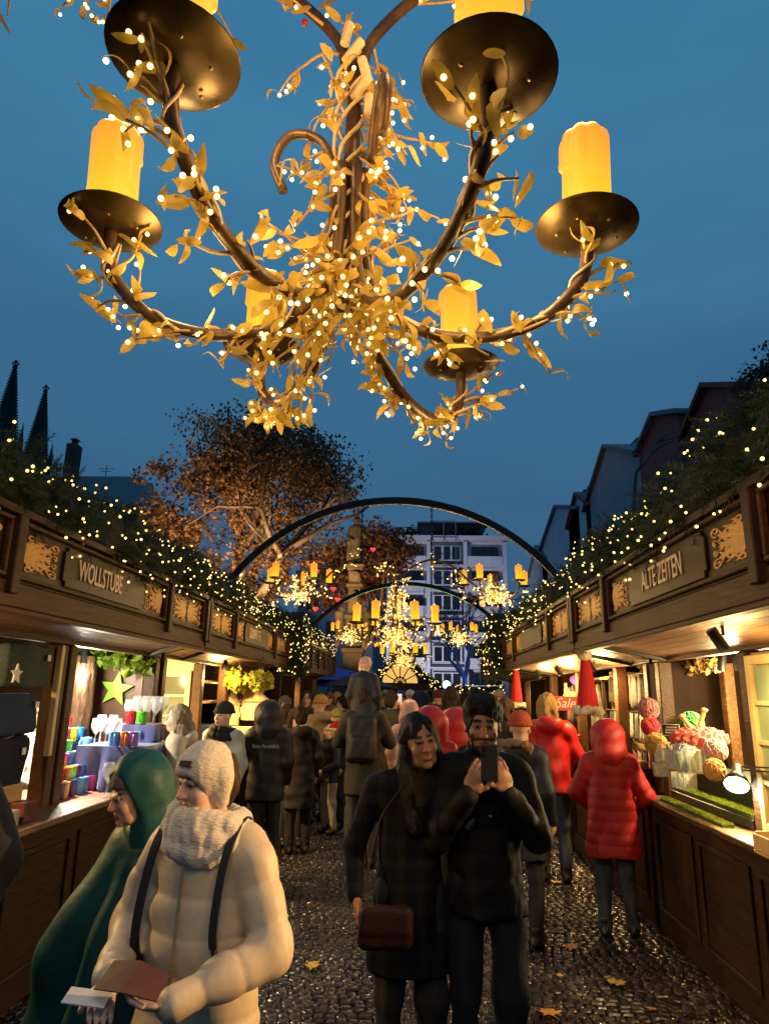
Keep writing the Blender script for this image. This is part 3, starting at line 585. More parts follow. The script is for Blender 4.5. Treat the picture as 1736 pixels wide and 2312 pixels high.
class Leafer:
    """twigs with leaves and bulbs; detail: every twig, leaf and bulb is a piece of its own"""
    def __init__(s, root, detail, seed): s.root = root; s.det = detail; s.r = random.Random(seed); s.tw = MB(); s.lm = [[] for _ in range(4)]; s.bp = []; s.nl = 0
    def leafat(s, p, d, parent, sc):
        k = s.r.randrange(4); m = orient(d, (s.r.uniform(-1, 1), s.r.uniform(-1, 1), s.r.uniform(-.2, 1)))
        if s.det and s.nl < 300:
            o = link('leaf', LEAFM[k], None, parent); o.matrix_basis = Matrix.Translation(p) @ m.to_4x4() @ Matrix.Scale(sc, 4); s.nl += 1
        else: s.lm[k].append(np.array([[*(m[i] * sc), p[i]] for i in range(3)]))
    def twig(s, p, d, ln, nl, sc=1., droop=.3, bulbs=1.):
        p = Vector(p); d = Vector(d).normalized(); pts = [p.copy()]; q = p.copy()
        for i in range(4):
            d = (d + Vector((s.r.uniform(-.35, .35), s.r.uniform(-.35, .35), s.r.uniform(-.3, .3) - droop * .3))).normalized(); q = q + d * ln / 4; pts.append(q.copy())
        cp = catmull(pts, 2); par_ = s.root
        if s.det:
            par_ = MB().tube(cp, [.0045 - .0025 * i / (len(cp) - 1) for i in range(len(cp))], 5).build('twig', MTWIG, s.root, True)
        else: s.tw.tube(cp, .0035, 3, cap=False)
        for i in range(nl):
            t = s.r.uniform(.2, 1) if i else 1.; a = cp[min(int(t * (len(cp) - 1)), len(cp) - 1)]; dd = d * .7 + Vector((s.r.uniform(-1, 1), s.r.uniform(-1, 1), s.r.uniform(-1, .7))) * .8; s.leafat(a, dd, par_, sc * s.r.uniform(.7, 1.15))
            if s.r.random() < .62 * bulbs:
                bp = a + dd.normalized() * s.r.uniform(.01, .03) + Vector((s.r.uniform(-1, 1), s.r.uniform(-1, 1), s.r.uniform(-1, 1))) * .008
                if s.det: link('bulb', BULBM, None, par_, bp)
                else: s.bp.append(bp)
    def finish(s):
        if s.tw.v: s.tw.build('twigs', MTWIG, s.root)['kind'] = 'stuff'
        VV = []; FF = []; o = 0
        for k in range(4):
            if s.lm[k]: V, F = scatter(*LEAFT[k], s.lm[k]); VV.append(V); FF.append(F + o); o += len(V)
        if VV: link('leaves', npmesh('leaves', np.concatenate(VV), np.concatenate(FF), True, mats=[MLEAF]), None, s.root)['kind'] = 'stuff'
        if s.bp:
            n = len(s.bp); V, F = scatter(*icob(.0085), withpos(rmat(n, np.random.default_rng(1)), np.array([p[:] for p in s.bp]))); link('bulbs', npmesh('bulbs', V, F, True, mats=[MBULB]), None, s.root)['kind'] = 'stuff'
def bowl(root, lf, o, angs, detail, s=1., cseed=0, lean=(0, 0), zd=None, rs=None):
    """one ring of arms with candles, centred on local point o"""
    o = Vector(o); tilt = Euler((lean[0], lean[1], 0)).to_matrix()
    for j, a in enumerate(angs):
        P = [o + tilt @ p for p in arm_path(a, s=s * (rs[j] if rs else 1))]; P = [p + Vector((0, 0, (zd[j] if zd else 0) * min(1, max(0, (i - 2) / 4)))) for i, p in enumerate(P)]; C = catmull(P, 7); MB().tube(C, .0125 * s, 10 if detail else 6).build('arm', MARM, root, True); e = P[-1]
        if detail: MB().tube(catmull([q + Vector((math.cos(i * 1.3), math.sin(i * 1.3), .4 * math.cos(i * 2.1))) * .0165 for i, q in enumerate(C[8:-3:3])], 4), .0034, 5).build('cable', MCABLE, root, True)
        tl = Euler((lean[0] + U(-.05, .05), lean[1] + U(-.05, .05), U(0, 6))); d = link('dish', DISH, None, root, e - Vector((0, 0, .003)), tl, (s, s, s))
        if detail: link('rivets', DISHHOLES, None, d, (0, 0, -.006))['kind'] = 'stuff'
        c = link('candle', CANDLES[(j + cseed) % 4], None, root, e + tl.to_matrix() @ Vector((0, 0, .0045 * s)), tl, (s, s, s)); link('flame', FLAME, None, c, (0, 0, .225))
        C = C[10:]; nt = 22 if detail else 5
        for i in range(nt):
            k = int((i + .5) / nt * (len(C) - 6)); p = C[k]; tg = (C[min(k + 2, len(C) - 1)] - C[k]).normalized(); sd = tg.orthogonal().normalized() * lf.r.uniform(-1, 1) + tg.cross(tg.orthogonal()).normalized() * lf.r.uniform(-1, 1); big = i > nt - 4
            lf.twig(p, tg * .9 + sd * (.9 if big else .6) + Vector((0, 0, -.25)), lf.r.uniform(.06, .17 if big else .11) * s, (3 if big else 4) if detail else 5, s)
def chandelier(loc, label, detail=False, seed=1, rz=0., sides=True, ztop=None, lean=(0, 0), power=1.):
    root = empty('chandelier', loc, rz, label, 'chandelier', 'candle chandeliers hung along the lane'); lf = Leafer(root, detail, seed)
    angs = [R_(a) for a in (355, 58, 124, 187, 242, 300)]
    st = MB(); st.tube([(0, 0, -.02), (0, 0, .3), (.005, 0, .62)], [.02, .017, .017], 10); st.ball((0, 0, -.02), .03, 10, 6); st.build('stem', MARM, root, True)
    bowl(root, lf, (0, 0, 0), angs, detail, 1., 0, lean, (0, -.075, -.03, .01, .02, -.035) if detail else None, (1, 1.02, .98, 1, 1, 1.02) if detail else None)
    scr = []
    for sg in (-1, 1):
        P = [(.01 * sg, 0, .55), (.05 * sg, 0, .68), (.2 * sg, 0, .83), (.45 * sg, 0, .93), (.72 * sg, 0, .84), (.95 * sg, 0, .64), (1.2 * sg, 0, .5), (1.5 * sg, 0, .52)]; P = P if sides else P[:4] + [(.72 * sg, 0, .97), (1.0 * sg, 0, .93)]; C = catmull(P, 7); scr.append(C); MB().tube(C, .013, 8).build('scroll', MARM, root, True)
        Q = [(.03 * sg, .02, .3), (.07 * sg, .02, .40), (.14 * sg, .02, .42), (.175 * sg, .02, .35), (.15 * sg, .02, .27)]; Q = Q if sg < 0 else [(.04 + q[0] * .25, -q[0] * .9, q[2]) for q in Q]; MB().tube(catmull(Q, 6), .0105, 8).build('hook', MARM, root, True)
        for i in range(26 if not detail else 16):
            k = lf.r.randrange(2, len(C) - 2); lf.twig(C[k], Vector((lf.r.uniform(-1, 1), lf.r.uniform(-1, 1), lf.r.uniform(-1, .6))), lf.r.uniform(.1, .2), 4, 1.)
        if sides:
            o = (1.25 * sg, 0, .53); sa = [R_(a + 20) for a in (0, 72, 144, 216, 288)]; bowl(root, lf, o, sa, False, .82, 1)
            for i in range(42): lf.twig(Vector(o) + Vector((lf.r.uniform(-.12, .12), lf.r.uniform(-.12, .12), lf.r.uniform(-.12, .15))), Vector((lf.r.uniform(-1, 1), lf.r.uniform(-1, 1), lf.r.uniform(-1, .5))), .14, 5, .9)
        if ztop: ch = MB(); chain(ch, (.45 * sg, 0, .93), (.45 * sg, 0, ztop - loc[2])); ch.build('chain', MIRON, root)
    if detail:
        for i in range(7): lf.twig((.93 + .03 * i, -.05, .86 - .01 * i), (lf.r.uniform(-1, .4), -.4, -.7), .13, 3)
    for i in range(80 if detail else 120):            # foliage wound round the stem
        z = lf.r.uniform(-.06, .55) if i % 3 else lf.r.uniform(-.05, .08); a = lf.r.uniform(0, 6.28); lf.twig((.022 * math.cos(a), .022 * math.sin(a), z), (math.cos(a), math.sin(a), lf.r.uniform(-.9, .5)), lf.r.uniform(.09, .2), 4 if detail else 5, 1., .5)
    lf.finish()
    if detail:                                     # wound supply cables
        for k in range(4):
            pts = [(.03 * math.cos(i * 1.1 + k * 1.6) + lf.r.uniform(-.012, .012), .03 * math.sin(i * 1.1 + k * 1.6), -.05 + i * .05) for i in range(14)]; MB().tube(catmull(pts, 4), .0045, 5).build('cable', MCABLE, root, True)
        for k in range(5): MB().tube([(lf.r.uniform(-.04, .04), -.03, .42 + k * .05), (lf.r.uniform(-.04, .04), -.035, .47 + k * .05)], .011, 8).build('cable_plug', M('plug', (.55, .43, .25), .5), root)
        o = MB().ball((-.11, -.05, .66), .008, 8, 6).build('berry', M('berry', (.2, .01, .01), .3), root)
    # the light its bulbs and candles give off
    cc = (1, .68, .26)
    if detail:
        for (x, y, z, w) in ((0.2, -.2, -.04, 2.4), (-.2, -.2, .0, 2.4), (.2, -.1, .25, 2), (-.18, -.12, .42, 2), (.36, -.05, .05, 2.4), (-.36, 0, .05, 2.4), (.05, .36, -.1, 2.2), (0, -.4, -.02, 2.4), (.15, -.15, .6, 1.6), (-.25, -.3, -.22, 2.4), (.25, .3, -.25, 2.4), (.3, -.3, -.2, 2.4), (-.3, .25, -.2, 2.4)): lamp('bulb_light', (x, y, z), w * power * .75, cc, .04, root)
        for a in angs: lamp('candle_light', (.49 * math.cos(a), .49 * math.sin(a), .4), 5 * power, (1, .48, .12), .06, root)
    else:
        for (x, y, z, w) in ((0, -.2, -.2, 9), (.1, -.1, .35, 8), (1.25, -.2, .45, 8), (-1.25, -.2, .45, 8)): lamp('bulb_light', (x, y, z), w * power, cc, .1, root)
    return root
chandelier((-.145, 1.27, 2.53), 'huge gilded leaf chandelier with six glowing candles, close overhead', True, 5, ztop=4.2, sides=False, power=.75)
chandelier((-.235, 8.7, 2.45), 'middle candle chandelier with two scroll arms, hung from the wide arch', False, 6, ztop=4.08)
chandelier((-.23, 15.8, 2.45), 'small far candle chandelier above the crowd', False, 8, ztop=4.08, power=1.3)
# ---------------------------------------------------------------- far buildings
def atx(px, py, X):
    d = CROT @ Vector(((px - PW / 2) / FPX, -(py - PH / 2) / FPX, -1)); return CAM + d * (X / d.x)
MSLATE = M('slate', (.11, .112, .13), .6, col2=(.15, .152, .17), scale=2, bump=.2)
MGLASSD = M('dark_glass', (.012, .016, .022), .08, spec=.8)
MWARMW = glow('lit_window', (1, .5, .14), 1.1)
def spire(px, py, Y, h, rb, label):
    tip = at(px, py, Y); root = empty('church_spire', (tip.x, tip.y, 0), 0, label, 'spire', 'twin gothic church spires'); m = M('sooty_stone', (.015, .015, .017), .9); zt = tip.z
    MB().lathe([(rb, zt - h), (rb * .12, zt - h * .09)], 8, M4=Matrix.Rotation(.39, 4, 'Z')).build('spire_cone', m, root)
    n = 26
    for k in range(8):
        mb = MB(); a = k * math.pi / 4
        for i in range(n):
            t = (i + .5) / n; r = rb * (1 - t) + rb * .12 * t; z = zt - h + h * .91 * t; s = rb * .085 * (1 - .55 * t); c = Vector((r * math.cos(a), r * math.sin(a), z)); mb.ball(c + Vector((math.cos(a), math.sin(a), .4)) * s, s * 1.25, 5, 4)
        mb.build('crockets', m, root)['kind'] = 'stuff'
    f = MB(); z = zt - h * .1
    for zz, rr, th in ((.02, .18, .02), (.05, .3, .018), (.075, .12, .012)):
        for k in range(4): a = k * math.pi / 2 + .4; f.ball((rb * rr * .7 * math.cos(a), rb * rr * .7 * math.sin(a), z + h * zz), rb * .1, 6, 4)
    f.lathe([(rb * .1, z), (rb * .06, z + h * .05), (rb * .08, z + h * .085), (rb * .02, zt)], 6); f.build('finial', m, root)
    MB().box((-rb, -rb, 0), (rb, rb, zt - h)).build('tower', m, root)
    for k in range(4):
        a = k * math.pi / 2 + math.pi / 4; MB().lathe([(rb * .22, zt - h * 1.15), (rb * .2, zt - h * .95), (.01, zt - h * .72)], 6, (1.3 * rb * math.cos(a), 1.3 * rb * math.sin(a), 0)).build('pinnacle', m, root)
spire(38, 812, 300, 42, 5.8, 'taller dark gothic church spire with crockets, at the left edge'); spire(106, 868, 330, 42, 5.6, 'shorter dark gothic church spire, beside the chimney')
def windows(root, wall, X, s, ys, zs, w, h, lit=(), arched=False, frame=(.2, .19, .17)):
    fm = M('window_frame_%s' % str(frame), frame, .6); k = 0
    for z in zs:
        for y in ys:
            fr = MB(); t = .12; xx = X; lo, hi = xx - .09, xx + .02
            fr.box((lo, y - w / 2 - t, z - t), (hi, y + w / 2 + t, z)); fr.box((lo, y - w / 2 - t, z + h), (hi, y + w / 2 + t, z + h + t)); fr.box((lo, y - w / 2 - t, z), (hi, y - w / 2, z + h)); fr.box((lo, y + w / 2, z), (hi, y + w / 2 + t, z + h)); fr.box((lo + .04, y - .04, z), (hi, y + .04, z + h)); fr.box((lo + .045, y - w / 2, z + h * .55), (hi - .004, y + w / 2, z + h * .55 + .06))
            if arched: fr.tube([(xx - .05, y + (w / 2 + .1) * math.cos(a), z + h + .12 + (w / 2) * math.sin(a)) for a in np.linspace(0, math.pi, 9)], .1, 5)
            o = fr.build('window', fm, None); par(o, root); p = MB().box((xx - .03, y - w / 2, z), (xx + .01, y + w / 2, z + h)).build('pane', MWARMW if k in lit else MGLASSD, None); p.parent = o; k += 1
def gable(name, Y0, Y1, X, zap, ze, wall, label, depth=11, roofm=None, zs=(), ys=None, lit=(), chimney=None, arched=False, dormer=False):
    root = empty(name, (X, (Y0 + Y1) / 2, 0), 0, label, 'house', 'gabled houses behind the stalls'); ym = (Y0 + Y1) / 2; D = X + depth
    mb = MB(); mb.add([(X, Y0, 0), (X, Y1, 0), (X, Y1, ze), (X, ym, zap), (X, Y0, ze), (D, Y0, 0), (D, Y1, 0), (D, Y1, ze), (D, ym, zap), (D, Y0, ze)], [(0, 4, 3, 2, 1), (5, 6, 7, 8, 9), (0, 5, 9, 4), (1, 2, 7, 6)]); par(mb.build('wall', wall), root)
    rf = MB(); t = .25; o = .3
    for sg, ya in ((-1, Y0), (1, Y1)):
        a = Vector((X - o, ya + sg * .25, ze - .2)); b = Vector((X - o, ym, zap + .02)); c = Vector((D, ym, zap + .02)); d = Vector((D, ya + sg * .25, ze - .2)); up = Vector((0, 0, t)); v = [a, b, c, d, a + up, b + up, c + up, d + up]
        rf.add(v, [(0, 1, 2, 3), (7, 6, 5, 4), (0, 4, 5, 1), (1, 5, 6, 2), (2, 6, 7, 3), (3, 7, 4, 0)])
    par(rf.build('roof', roofm or MSLATE), root)
    w = (Y1 - Y0) / 4.6
    if zs: windows(root, wall, X, 1, ys or [Y0 + (Y1 - Y0) * f for f in (.2, .4, .6, .8)], zs, w * .5, 1.5, lit, arched)
    if chimney:
        y, x, h = chimney; z = zap - abs(y - ym) * (zap - ze) / (ym - Y0); c = MB(); c.box((x - .45, y - .4, z - .6), (x + .45, y + .4, z + h)); c.box((x - .55, y - .5, z + h + .003), (x + .55, y + .5, z + h + .2)); par(c.build('chimney', M('chimney_brick', (.07, .035, .025), .9)), root)
        for k in (-.2, .2): par(MB().lathe([(.12, z + h + .2), (.11, z + h + .65)], 8, (x, y + k, 0)).build('chimney_pot', M('pot', (.1, .06, .04), .8)), root)
    if dormer:
        par(MB().box((X + 1.2, ym - 2.6, ze + .9), (X + 2.9, ym - 1.2, ze + 2.4)).build('dormer', MSLATE), root); par(MB().box((X + 1.17, ym - 2.4, ze + 1.1), (X + 1.19, ym - 1.4, ze + 2.2)).build('skylight', M('pale_glass', (.3, .35, .42), .2), None), root)
    return root
MRED = M('dark_red_plaster', (.34, .06, .045), .8, col2=(.27, .048, .036), scale=1.5); MGREYW = M('blue_grey_plaster', (.32, .33, .38), .8, col2=(.27, .28, .32), scale=1.5); MWHITEW = M('pale_plaster', (.55, .56, .58), .8, col2=(.45, .46, .48), scale=1); MTILE = M('red_tile', (.22, .06, .04), .8, bump=.3, bscale=6)
XH = 13.0
def zy(px, py): p = atx(px, py, XH); return p.y, p.z
for (nm, ap, ev, wall, lab, kw) in (
    ('gabled_house', (1594, 876), (1545, 985), MRED, 'dark red house with tall gable roof, nearest behind the ALTE ZEITEN garland', dict(zs=(6, 8.5), arched=True, roofm=MTILE)),
    ('gabled_house', (1478, 941), (1441, 1022), MRED, 'dark red plaster house with arched windows and slate roof, between two gables', dict(zs=(5, 7.9, 10.2), arched=True, chimney=(44, XH + 6, .9))),
    ('gabled_house', (1368, 1011), (1322, 1150), MGREYW, 'blue grey gabled house with skylight, its windows partly lit', dict(zs=(3.6, 7.0, 9.6), lit=(8, 5), dormer=True)),
    ('gabled_house', (1303, 1118), (1283, 1190), MWHITEW, 'narrow pale house with steep red gable, beside the blue grey house', dict(zs=(6, 9), roofm=MTILE)),
    ('gabled_house', (1256, 1146), (1222, 1240), MWHITEW, 'cream fronted house with steep slate roof and chimney', dict(zs=(5, 8, 11), chimney=(62, XH + 3, 1.4))),
    ('gabled_house', (1212, 1236), (1196, 1300), MWHITEW, 'far pale house at the end of the gabled row, above the fairy lights', dict(zs=(5, 9)))):
    y, z = zy(*ap); ye, ze = zy(*ev); hw = max(1.5, ye - y); gable(nm, y - hw, y + hw - .05, XH, z, ze, wall, lab, **kw)
def left_house():
    a = at(168, 1044, 42); b = at(288, 1041, 42); z = a.z; root = empty('dark_house', ((a.x + b.x) / 2, 46, 0), 0, 'black silhouetted house roof with chimney and aerial beside the spires', 'house'); D = MSLATE; mb = MB(); x0, x1 = a.x - 9, b.x
    mb.add([(x0, 42, 0), (x1 + 1.5, 42, 0), (x1 + 1.5, 50, 0), (x0, 50, 0), (x0, 42, z - 4), (x1 + 1.6, 42, z - 4), (x1 + 1.6, 50, z - 4), (x0, 50, z - 4)], [(0, 1, 5, 4), (1, 2, 6, 5), (2, 3, 7, 6), (3, 0, 4, 7)]); par(mb.build('wall', MGREYW), root)
    rf = MB(); rf.add([(x0, 41.5, z - 4.05), (x1 + 2.2, 41.5, z - 4.05), (x1 + 2.2, 50.5, z - 4.05), (x0, 50.5, z - 4.05), (x0, 45, z), (x1 - .2, 45, z), (x1 - .2, 47, z), (x0, 47, z)], [(0, 1, 5, 4), (1, 2, 6, 5), (2, 3, 7, 6), (3, 0, 4, 7), (4, 5, 6, 7), (3, 2, 1, 0)]); r = rf.build('roof', D); par(r, root)
    c0 = at(146, 1040, 44); c1 = at(172, 1000, 44); par(MB().box((c0.x, 44, z - 2), (c1.x, 45, c1.z)).build('chimney', M('chimney_brick', (.07, .035, .025), .9)), root)
    for k in (.25, .5, .75): par(MB().lathe([(.09, c1.z), (.08, c1.z + .35)], 8, (c0.x + (c1.x - c0.x) * k, 44.5, 0)).build('chimney_pot', M('pot', (.1, .06, .04), .8)), root)
    par(MB().box((c0.x + .08, 44.2, c1.z + .36), (c1.x - .08, 44.8, c1.z + .42)).build('chimney_cap', MBLK), root)
    p = at(236, 1040, 45); t = MB(); t.bar((p.x, 45.5, z - .1), (p.x, 45.5, z + 1.0), .04); t.bar((p.x - .6, 45.5, z + .7), (p.x + .6, 45.5, z + .72), .03); t.bar((p.x - .4, 45.5, z + .5), (p.x + .4, 45.5, z + .52), .03); par(t.build('aerial', MBLK), root)
left_house()
def apartment():
    Y = 75.; a = at(876, 1212, Y); b = at(1142, 1212, Y); x0, x1, zt = a.x, b.x, a.z; W = x1 - x0; root = empty('apartment_block', ((x0 + x1) / 2, Y, 0), 0, 'white modern apartment block with recessed loggias and roof terrace', 'building')
    wm = M('white_render', (.60, .60, .66), .7, col2=(.52, .52, .58), scale=.6); dk = MGLASSD
    def B(n, lo, hi, m, up=None):
        o = MB().box(lo, hi).build(n, m); par(o, root)
        if up: o.parent = up; o.matrix_parent_inverse = Matrix.Identity(4)
        return o
    B('wall', (x0 + .2, Y + 1.6, 0), (x1 - .2, Y + 12, zt - .3), wm); B('roof_slab', (x0 - .2, Y - .3, zt - .3), (x1 + .2, Y + 12.4, zt + .15), wm)
    ph = at(945, 1184, Y + 2).z; B('penthouse', (x0 + W * .26, Y + 2, zt + .15), (x0 + W * .8, Y + 9, ph), M('penthouse_grey', (.07, .075, .085), .5)); B('penthouse_roof', (x0 + W * .25, Y + 1.2, ph), (x0 + W * .86, Y + 9.5, ph + .18), MSLATE)
    fl = 2.75; zz = [zt - .3 - fl * (i + 1) for i in range(6)]
    for i, z in enumerate(zz):
        B('floor_slab', (x0, Y, z - .18), (x1, Y + 1.6, z), wm)
        for f in (0, .33, .64, .97): B('pier', (x0 + W * f, Y + .02, z + .003), (x0 + W * f + W * .03, Y + 1.6, z + fl - .183), wm)
        for f0, f1, dd in ((.035, .325, .35), (.675, .965, .35)):
            B('balcony_front', (x0 + W * f0, Y + .03, z + .004), (x0 + W * f1, Y + .12, z + .95), wm); w = B('window', (x0 + W * (f0 + .04), Y + 1.5, z + .004), (x0 + W * (f1 - .02), Y + 1.57, z + 2.3), M('win_frame_dark', (.05, .05, .055), .5))
            n = 4
            for k in range(n): c0 = x0 + W * (f0 + .04) + (W * (f1 - f0 - .06)) * k / n; B('pane', (c0 + .06, Y + 1.46, z + .1), (c0 + W * (f1 - f0 - .06) / n - .06, Y + 1.49, z + 2.2), MWARMW if (i == 2 and k == 1 and f0 > .5) else dk, w)
        w = B('window', (x0 + W * .38, Y + .5, z + .5), (x0 + W * .62, Y + 1.59, z + 2.2), wm)
        for k in range(3): B('pane', (x0 + W * (.395 + .075 * k), Y + .44, z + .62), (x0 + W * (.455 + .075 * k), Y + .49, z + 2.08), MWARMW if (i == 3 and k == 0) else dk, w)
    sc = MB(); sx0, sx1 = x0 + W * .37, x0 + W * .57; sz0, sz1 = zz[1], zt + 1.6
    for k in range(3): x = sx0 + (sx1 - sx0) * k / 2; sc.bar((x, Y - 1, sz0), (x, Y - 1, sz1), .09)
    for k in range(4): z = sz0 + (sz1 - sz0) * k / 3; sc.bar((sx0, Y - 1, z), (sx1, Y - 1, z), .07)
    par(sc.build('lattice', M('lattice', (.12, .13, .15), .5)), root)
    rng = np.random.default_rng(2); n = 500; cl = np.array([[x0 + W * f, Y + 1.5, zt + .7] for f in (.12, .2, .45, .62, .7, .75)])[rng.integers(0, 6, n)] + rng.normal(0, .45, (n, 3)) * (1.2, .5, .7)
    V, F = scatter([(-.2, 0, 0), (.2, 0, 0), (0, 0, .4)], [(0, 1, 2)], withpos(rmat(n, rng), cl)); o = link('roof_shrubs', npmesh('roof_shrubs', V, F, mats=[leafmat('dark_leaf', (.02, .03, .012), (.035, .045, .02))])); par(o, root); o['kind'] = 'stuff'
    rl = MB(); rl.bar((x0, Y, zt + 1.1), (x0 + W * .26, Y, zt + 1.1), .06)
    for k in range(7): rl.bar((x0 + W * .26 * k / 6, Y, zt + .15), (x0 + W * .26 * k / 6, Y, zt + 1.1), .05)
    par(rl.build('roof_railing', MBLK), root)
    root2 = empty('grey_block', (x0 - 6, Y + 14, 0), 0, 'grey tower block half hidden behind the statue column', 'building'); z2 = at(850, 1225, Y + 14).z
    par(MB().box((x0 - 12, Y + 14, 0), (x0 + 3, Y + 24, z2)).build('wall', MGREYW), root2)
    for i in range(4):
        for k in range(5): par(MB().box((x0 - 11 + k * 2.7, Y + 13.93, z2 - 3 - i * 3), (x0 - 9.4 + k * 2.7, Y + 13.99, z2 - 1.4 - i * 3)).build('pane', dk), root2)
apartment()
# ---------------------------------------------------------------- trees
def leafcard():
    V = [(0, 0, 0), (-.045, .05, .01), (-.07, .03, .0), (-.06, .1, .012), (-.02, .11, 0), (0, .16, -.02), (.02, .11, 0), (.06, .1, .012), (.07, .03, 0), (.045, .05, .01)]; return np.array(V), np.array([(0, 1, 4, 5), (0, 5, 6, 9), (1, 2, 3, 4), (9, 6, 7, 8)])
def blobs(rng, n, cc, cr):
    k = 170; d = rng.normal(size=(k, 3)); d /= np.linalg.norm(d, axis=1)[:, None]; b = d * (rng.uniform(.35, 1.0, k) ** .6)[:, None] * cr * .93 + cc; r = rng.uniform(.25, .55, k); i = rng.integers(0, k, n); e = rng.normal(size=(n, 3)); e /= np.linalg.norm(e, axis=1)[:, None]
    return b[i] + e * (r[i] * rng.uniform(.5, 1.05, n))[:, None]
def tree(loc, h, crown_c, crown_r, label, seed, nleaf, leafm, lsc=1., bark=None, name='plane_tree', depth=5, bare=False, wood=None, clump=1.0, fill=0.):
    root = empty(name, loc, 0, label, 'tree', 'trees on the square'); r = random.Random(seed); rng = np.random.default_rng(seed); tips = []; mb = MB(); cc = Vector(crown_c); cr = Vector(crown_r)
    def grow(p, d, ln, rad, lv):
        pts = [p]; q = p.copy(); n = 3
        for i in range(n):
            d = (d + Vector((r.gauss(0, .16), r.gauss(0, .16), r.gauss(.04, .1)))).normalized(); q = q + d * ln / n; pts.append(q.copy())
        mb.tube(pts, [rad * (1 - .3 * i / n) for i in range(n + 1)], 7 if lv < 2 else (5 if lv < 4 else 3), cap=False)
        if lv >= depth: tips.append(q); return
        if lv >= depth - 2: tips.append(q)
        for i in range(r.choice((2, 3, 3) if lv else (4, 5))):
            a = r.uniform(0, 6.28); sp = r.uniform(.45, .95); o = d.orthogonal().normalized(); o2 = d.cross(o); dd = (d + (o * math.cos(a) + o2 * math.sin(a)) * sp).normalized(); e = q + dd * ln * .75 - cc
            if (e.x / cr.x) ** 2 + (e.y / cr.y) ** 2 + (e.z / cr.z) ** 2 > 1.25 and lv > 0: dd = (dd - e.normalized() * 1.3).normalized()
            grow(q, dd, ln * r.uniform(.62, .82), rad * .6, lv + 1)
    grow(Vector((0, 0, 0)), Vector((0, 0, 1)), h * .42, h * .032, 0)
    mb.build('trunk', bark or M('bark', (.13, .10, .065), .85, col2=(.07, .055, .04), scale=3, bump=.4), root, True)
    if not bare:
        T = np.array([t[:] for t in tips]); c = T[rng.integers(0, len(T), nleaf)] + rng.normal(0, .34 * clump, (nleaf, 3)); nf = int(nleaf * fill); c = np.concatenate([c, blobs(rng, nf, np.array(cc), np.array(cr))]) if nf else c; q = (c - np.array(cc)) / np.array(cr); ln = np.linalg.norm(q, axis=1); ok = ln < 1.18 + .1 * np.sin(7 * np.arctan2(q[:, 0], q[:, 2])); c = c[ok]
        V, F = scatter(*leafcard(), withpos(rmat(len(c), rng, .75 * lsc, 1.3 * lsc), c)); cr_ = link('crown', npmesh('crown', V, F, mats=[leafm]), None, root); cr_['kind'] = 'stuff'
    return root
MAUT = leafmat('autumn_leaf', (.17, .075, .022), (.075, .065, .02), .6, .4); MAUT2 = leafmat('autumn_leaf_brown', (.13, .05, .02), (.09, .05, .02), .6, .35)
c = at(540, 1140, 25); tree((c.x - .2, 25, 0), 10.5, (.25, 0, c.z - .3), (4.4, 3.2, 3.9), 'large autumn plane tree with orange lit lower crown, behind the WOLLSTUBE stalls', 4, 12000, MAUT, .85, clump=1.25, fill=.85)
c = at(800, 1275, 38); tree((c.x, 38, 0), 8.5, (0, 0, c.z), (3.2, 2.6, 2.6), 'smaller autumn tree with brown leaves behind the statue', 9, 6000, MAUT2, 1.5, depth=5)
c = at(1745, 835, 21); tree((c.x + .3, 21, 0), 10.4, (0, 0, c.z - .5), (1.3, 1.3, 1.5), 'sparse brown tree above the ALTE ZEITEN garland, at the right edge', 12, 7000, MAUT2, .8, depth=5, clump=.6)
c = at(1040, 1370, 48); tree((c.x, 48, 0), 6.5, (0, 0, c.z), (3.5, 3, 3), 'bare tree lit blue in front of the white apartment block', 18, 0, MAUT, bare=True, depth=6)
tree((at(320, 1150, 33).x, 33, 0), 10.5, (0, 0, 7), (3.5, 3, 3.2), 'dark brown tree behind the large plane tree', 23, 6000, MAUT2, 1.4)
def floodlight(p, to, power, col, label, spot=80):
    root = empty('floodlight', p, 0, label, 'floodlight'); q = (Vector(to) - Vector(p)).to_track_quat('-Z', 'Y').to_matrix().to_4x4(); MB().box((-.15, -.1, 0), (.15, .1, .12), q).build('housing', MBLK, root); MB().box((-.13, -.08, -.006), (.13, .08, -.002), q).build('lens', glow('flood_lens', (1, .8, .5), 3), root); MB().bar((0, 0, -.25), (0, 0, 0), .04).build('bracket', MBLK, root)
    lamp('light', (Vector(to) - Vector(p)).normalized() * .05, power, col, .15, root, 'SPOT', aim(p, to), spot, .7)
b0 = at(545, 1140, 25)
floodlight((b0.x + 1.2, 19.5, .6), (b0.x + .2, 25.3, 5.4), 7000, (1, .56, .24), 'floodlight on the ground lighting the large plane tree', 70)
floodlight((b0.x - 2.4, 21, .6), (b0.x - 1.0, 25.3, 6.4), 5500, (1, .56, .24), 'second floodlight under the large plane tree, behind the WOLLSTUBE stall', 75)
b1 = at(800, 1275, 38); floodlight((b1.x + 1, 34, .6), (b1.x, 38, 6), 2500, (1, .5, .16), 'floodlight lighting the brown tree behind the statue')
b2 = at(1040, 1370, 48); floodlight((b2.x + 1, 44.5, .6), (b2.x, 49, 5), 1500, (.06, .16, 1), 'blue floodlight below the bare tree', 95)
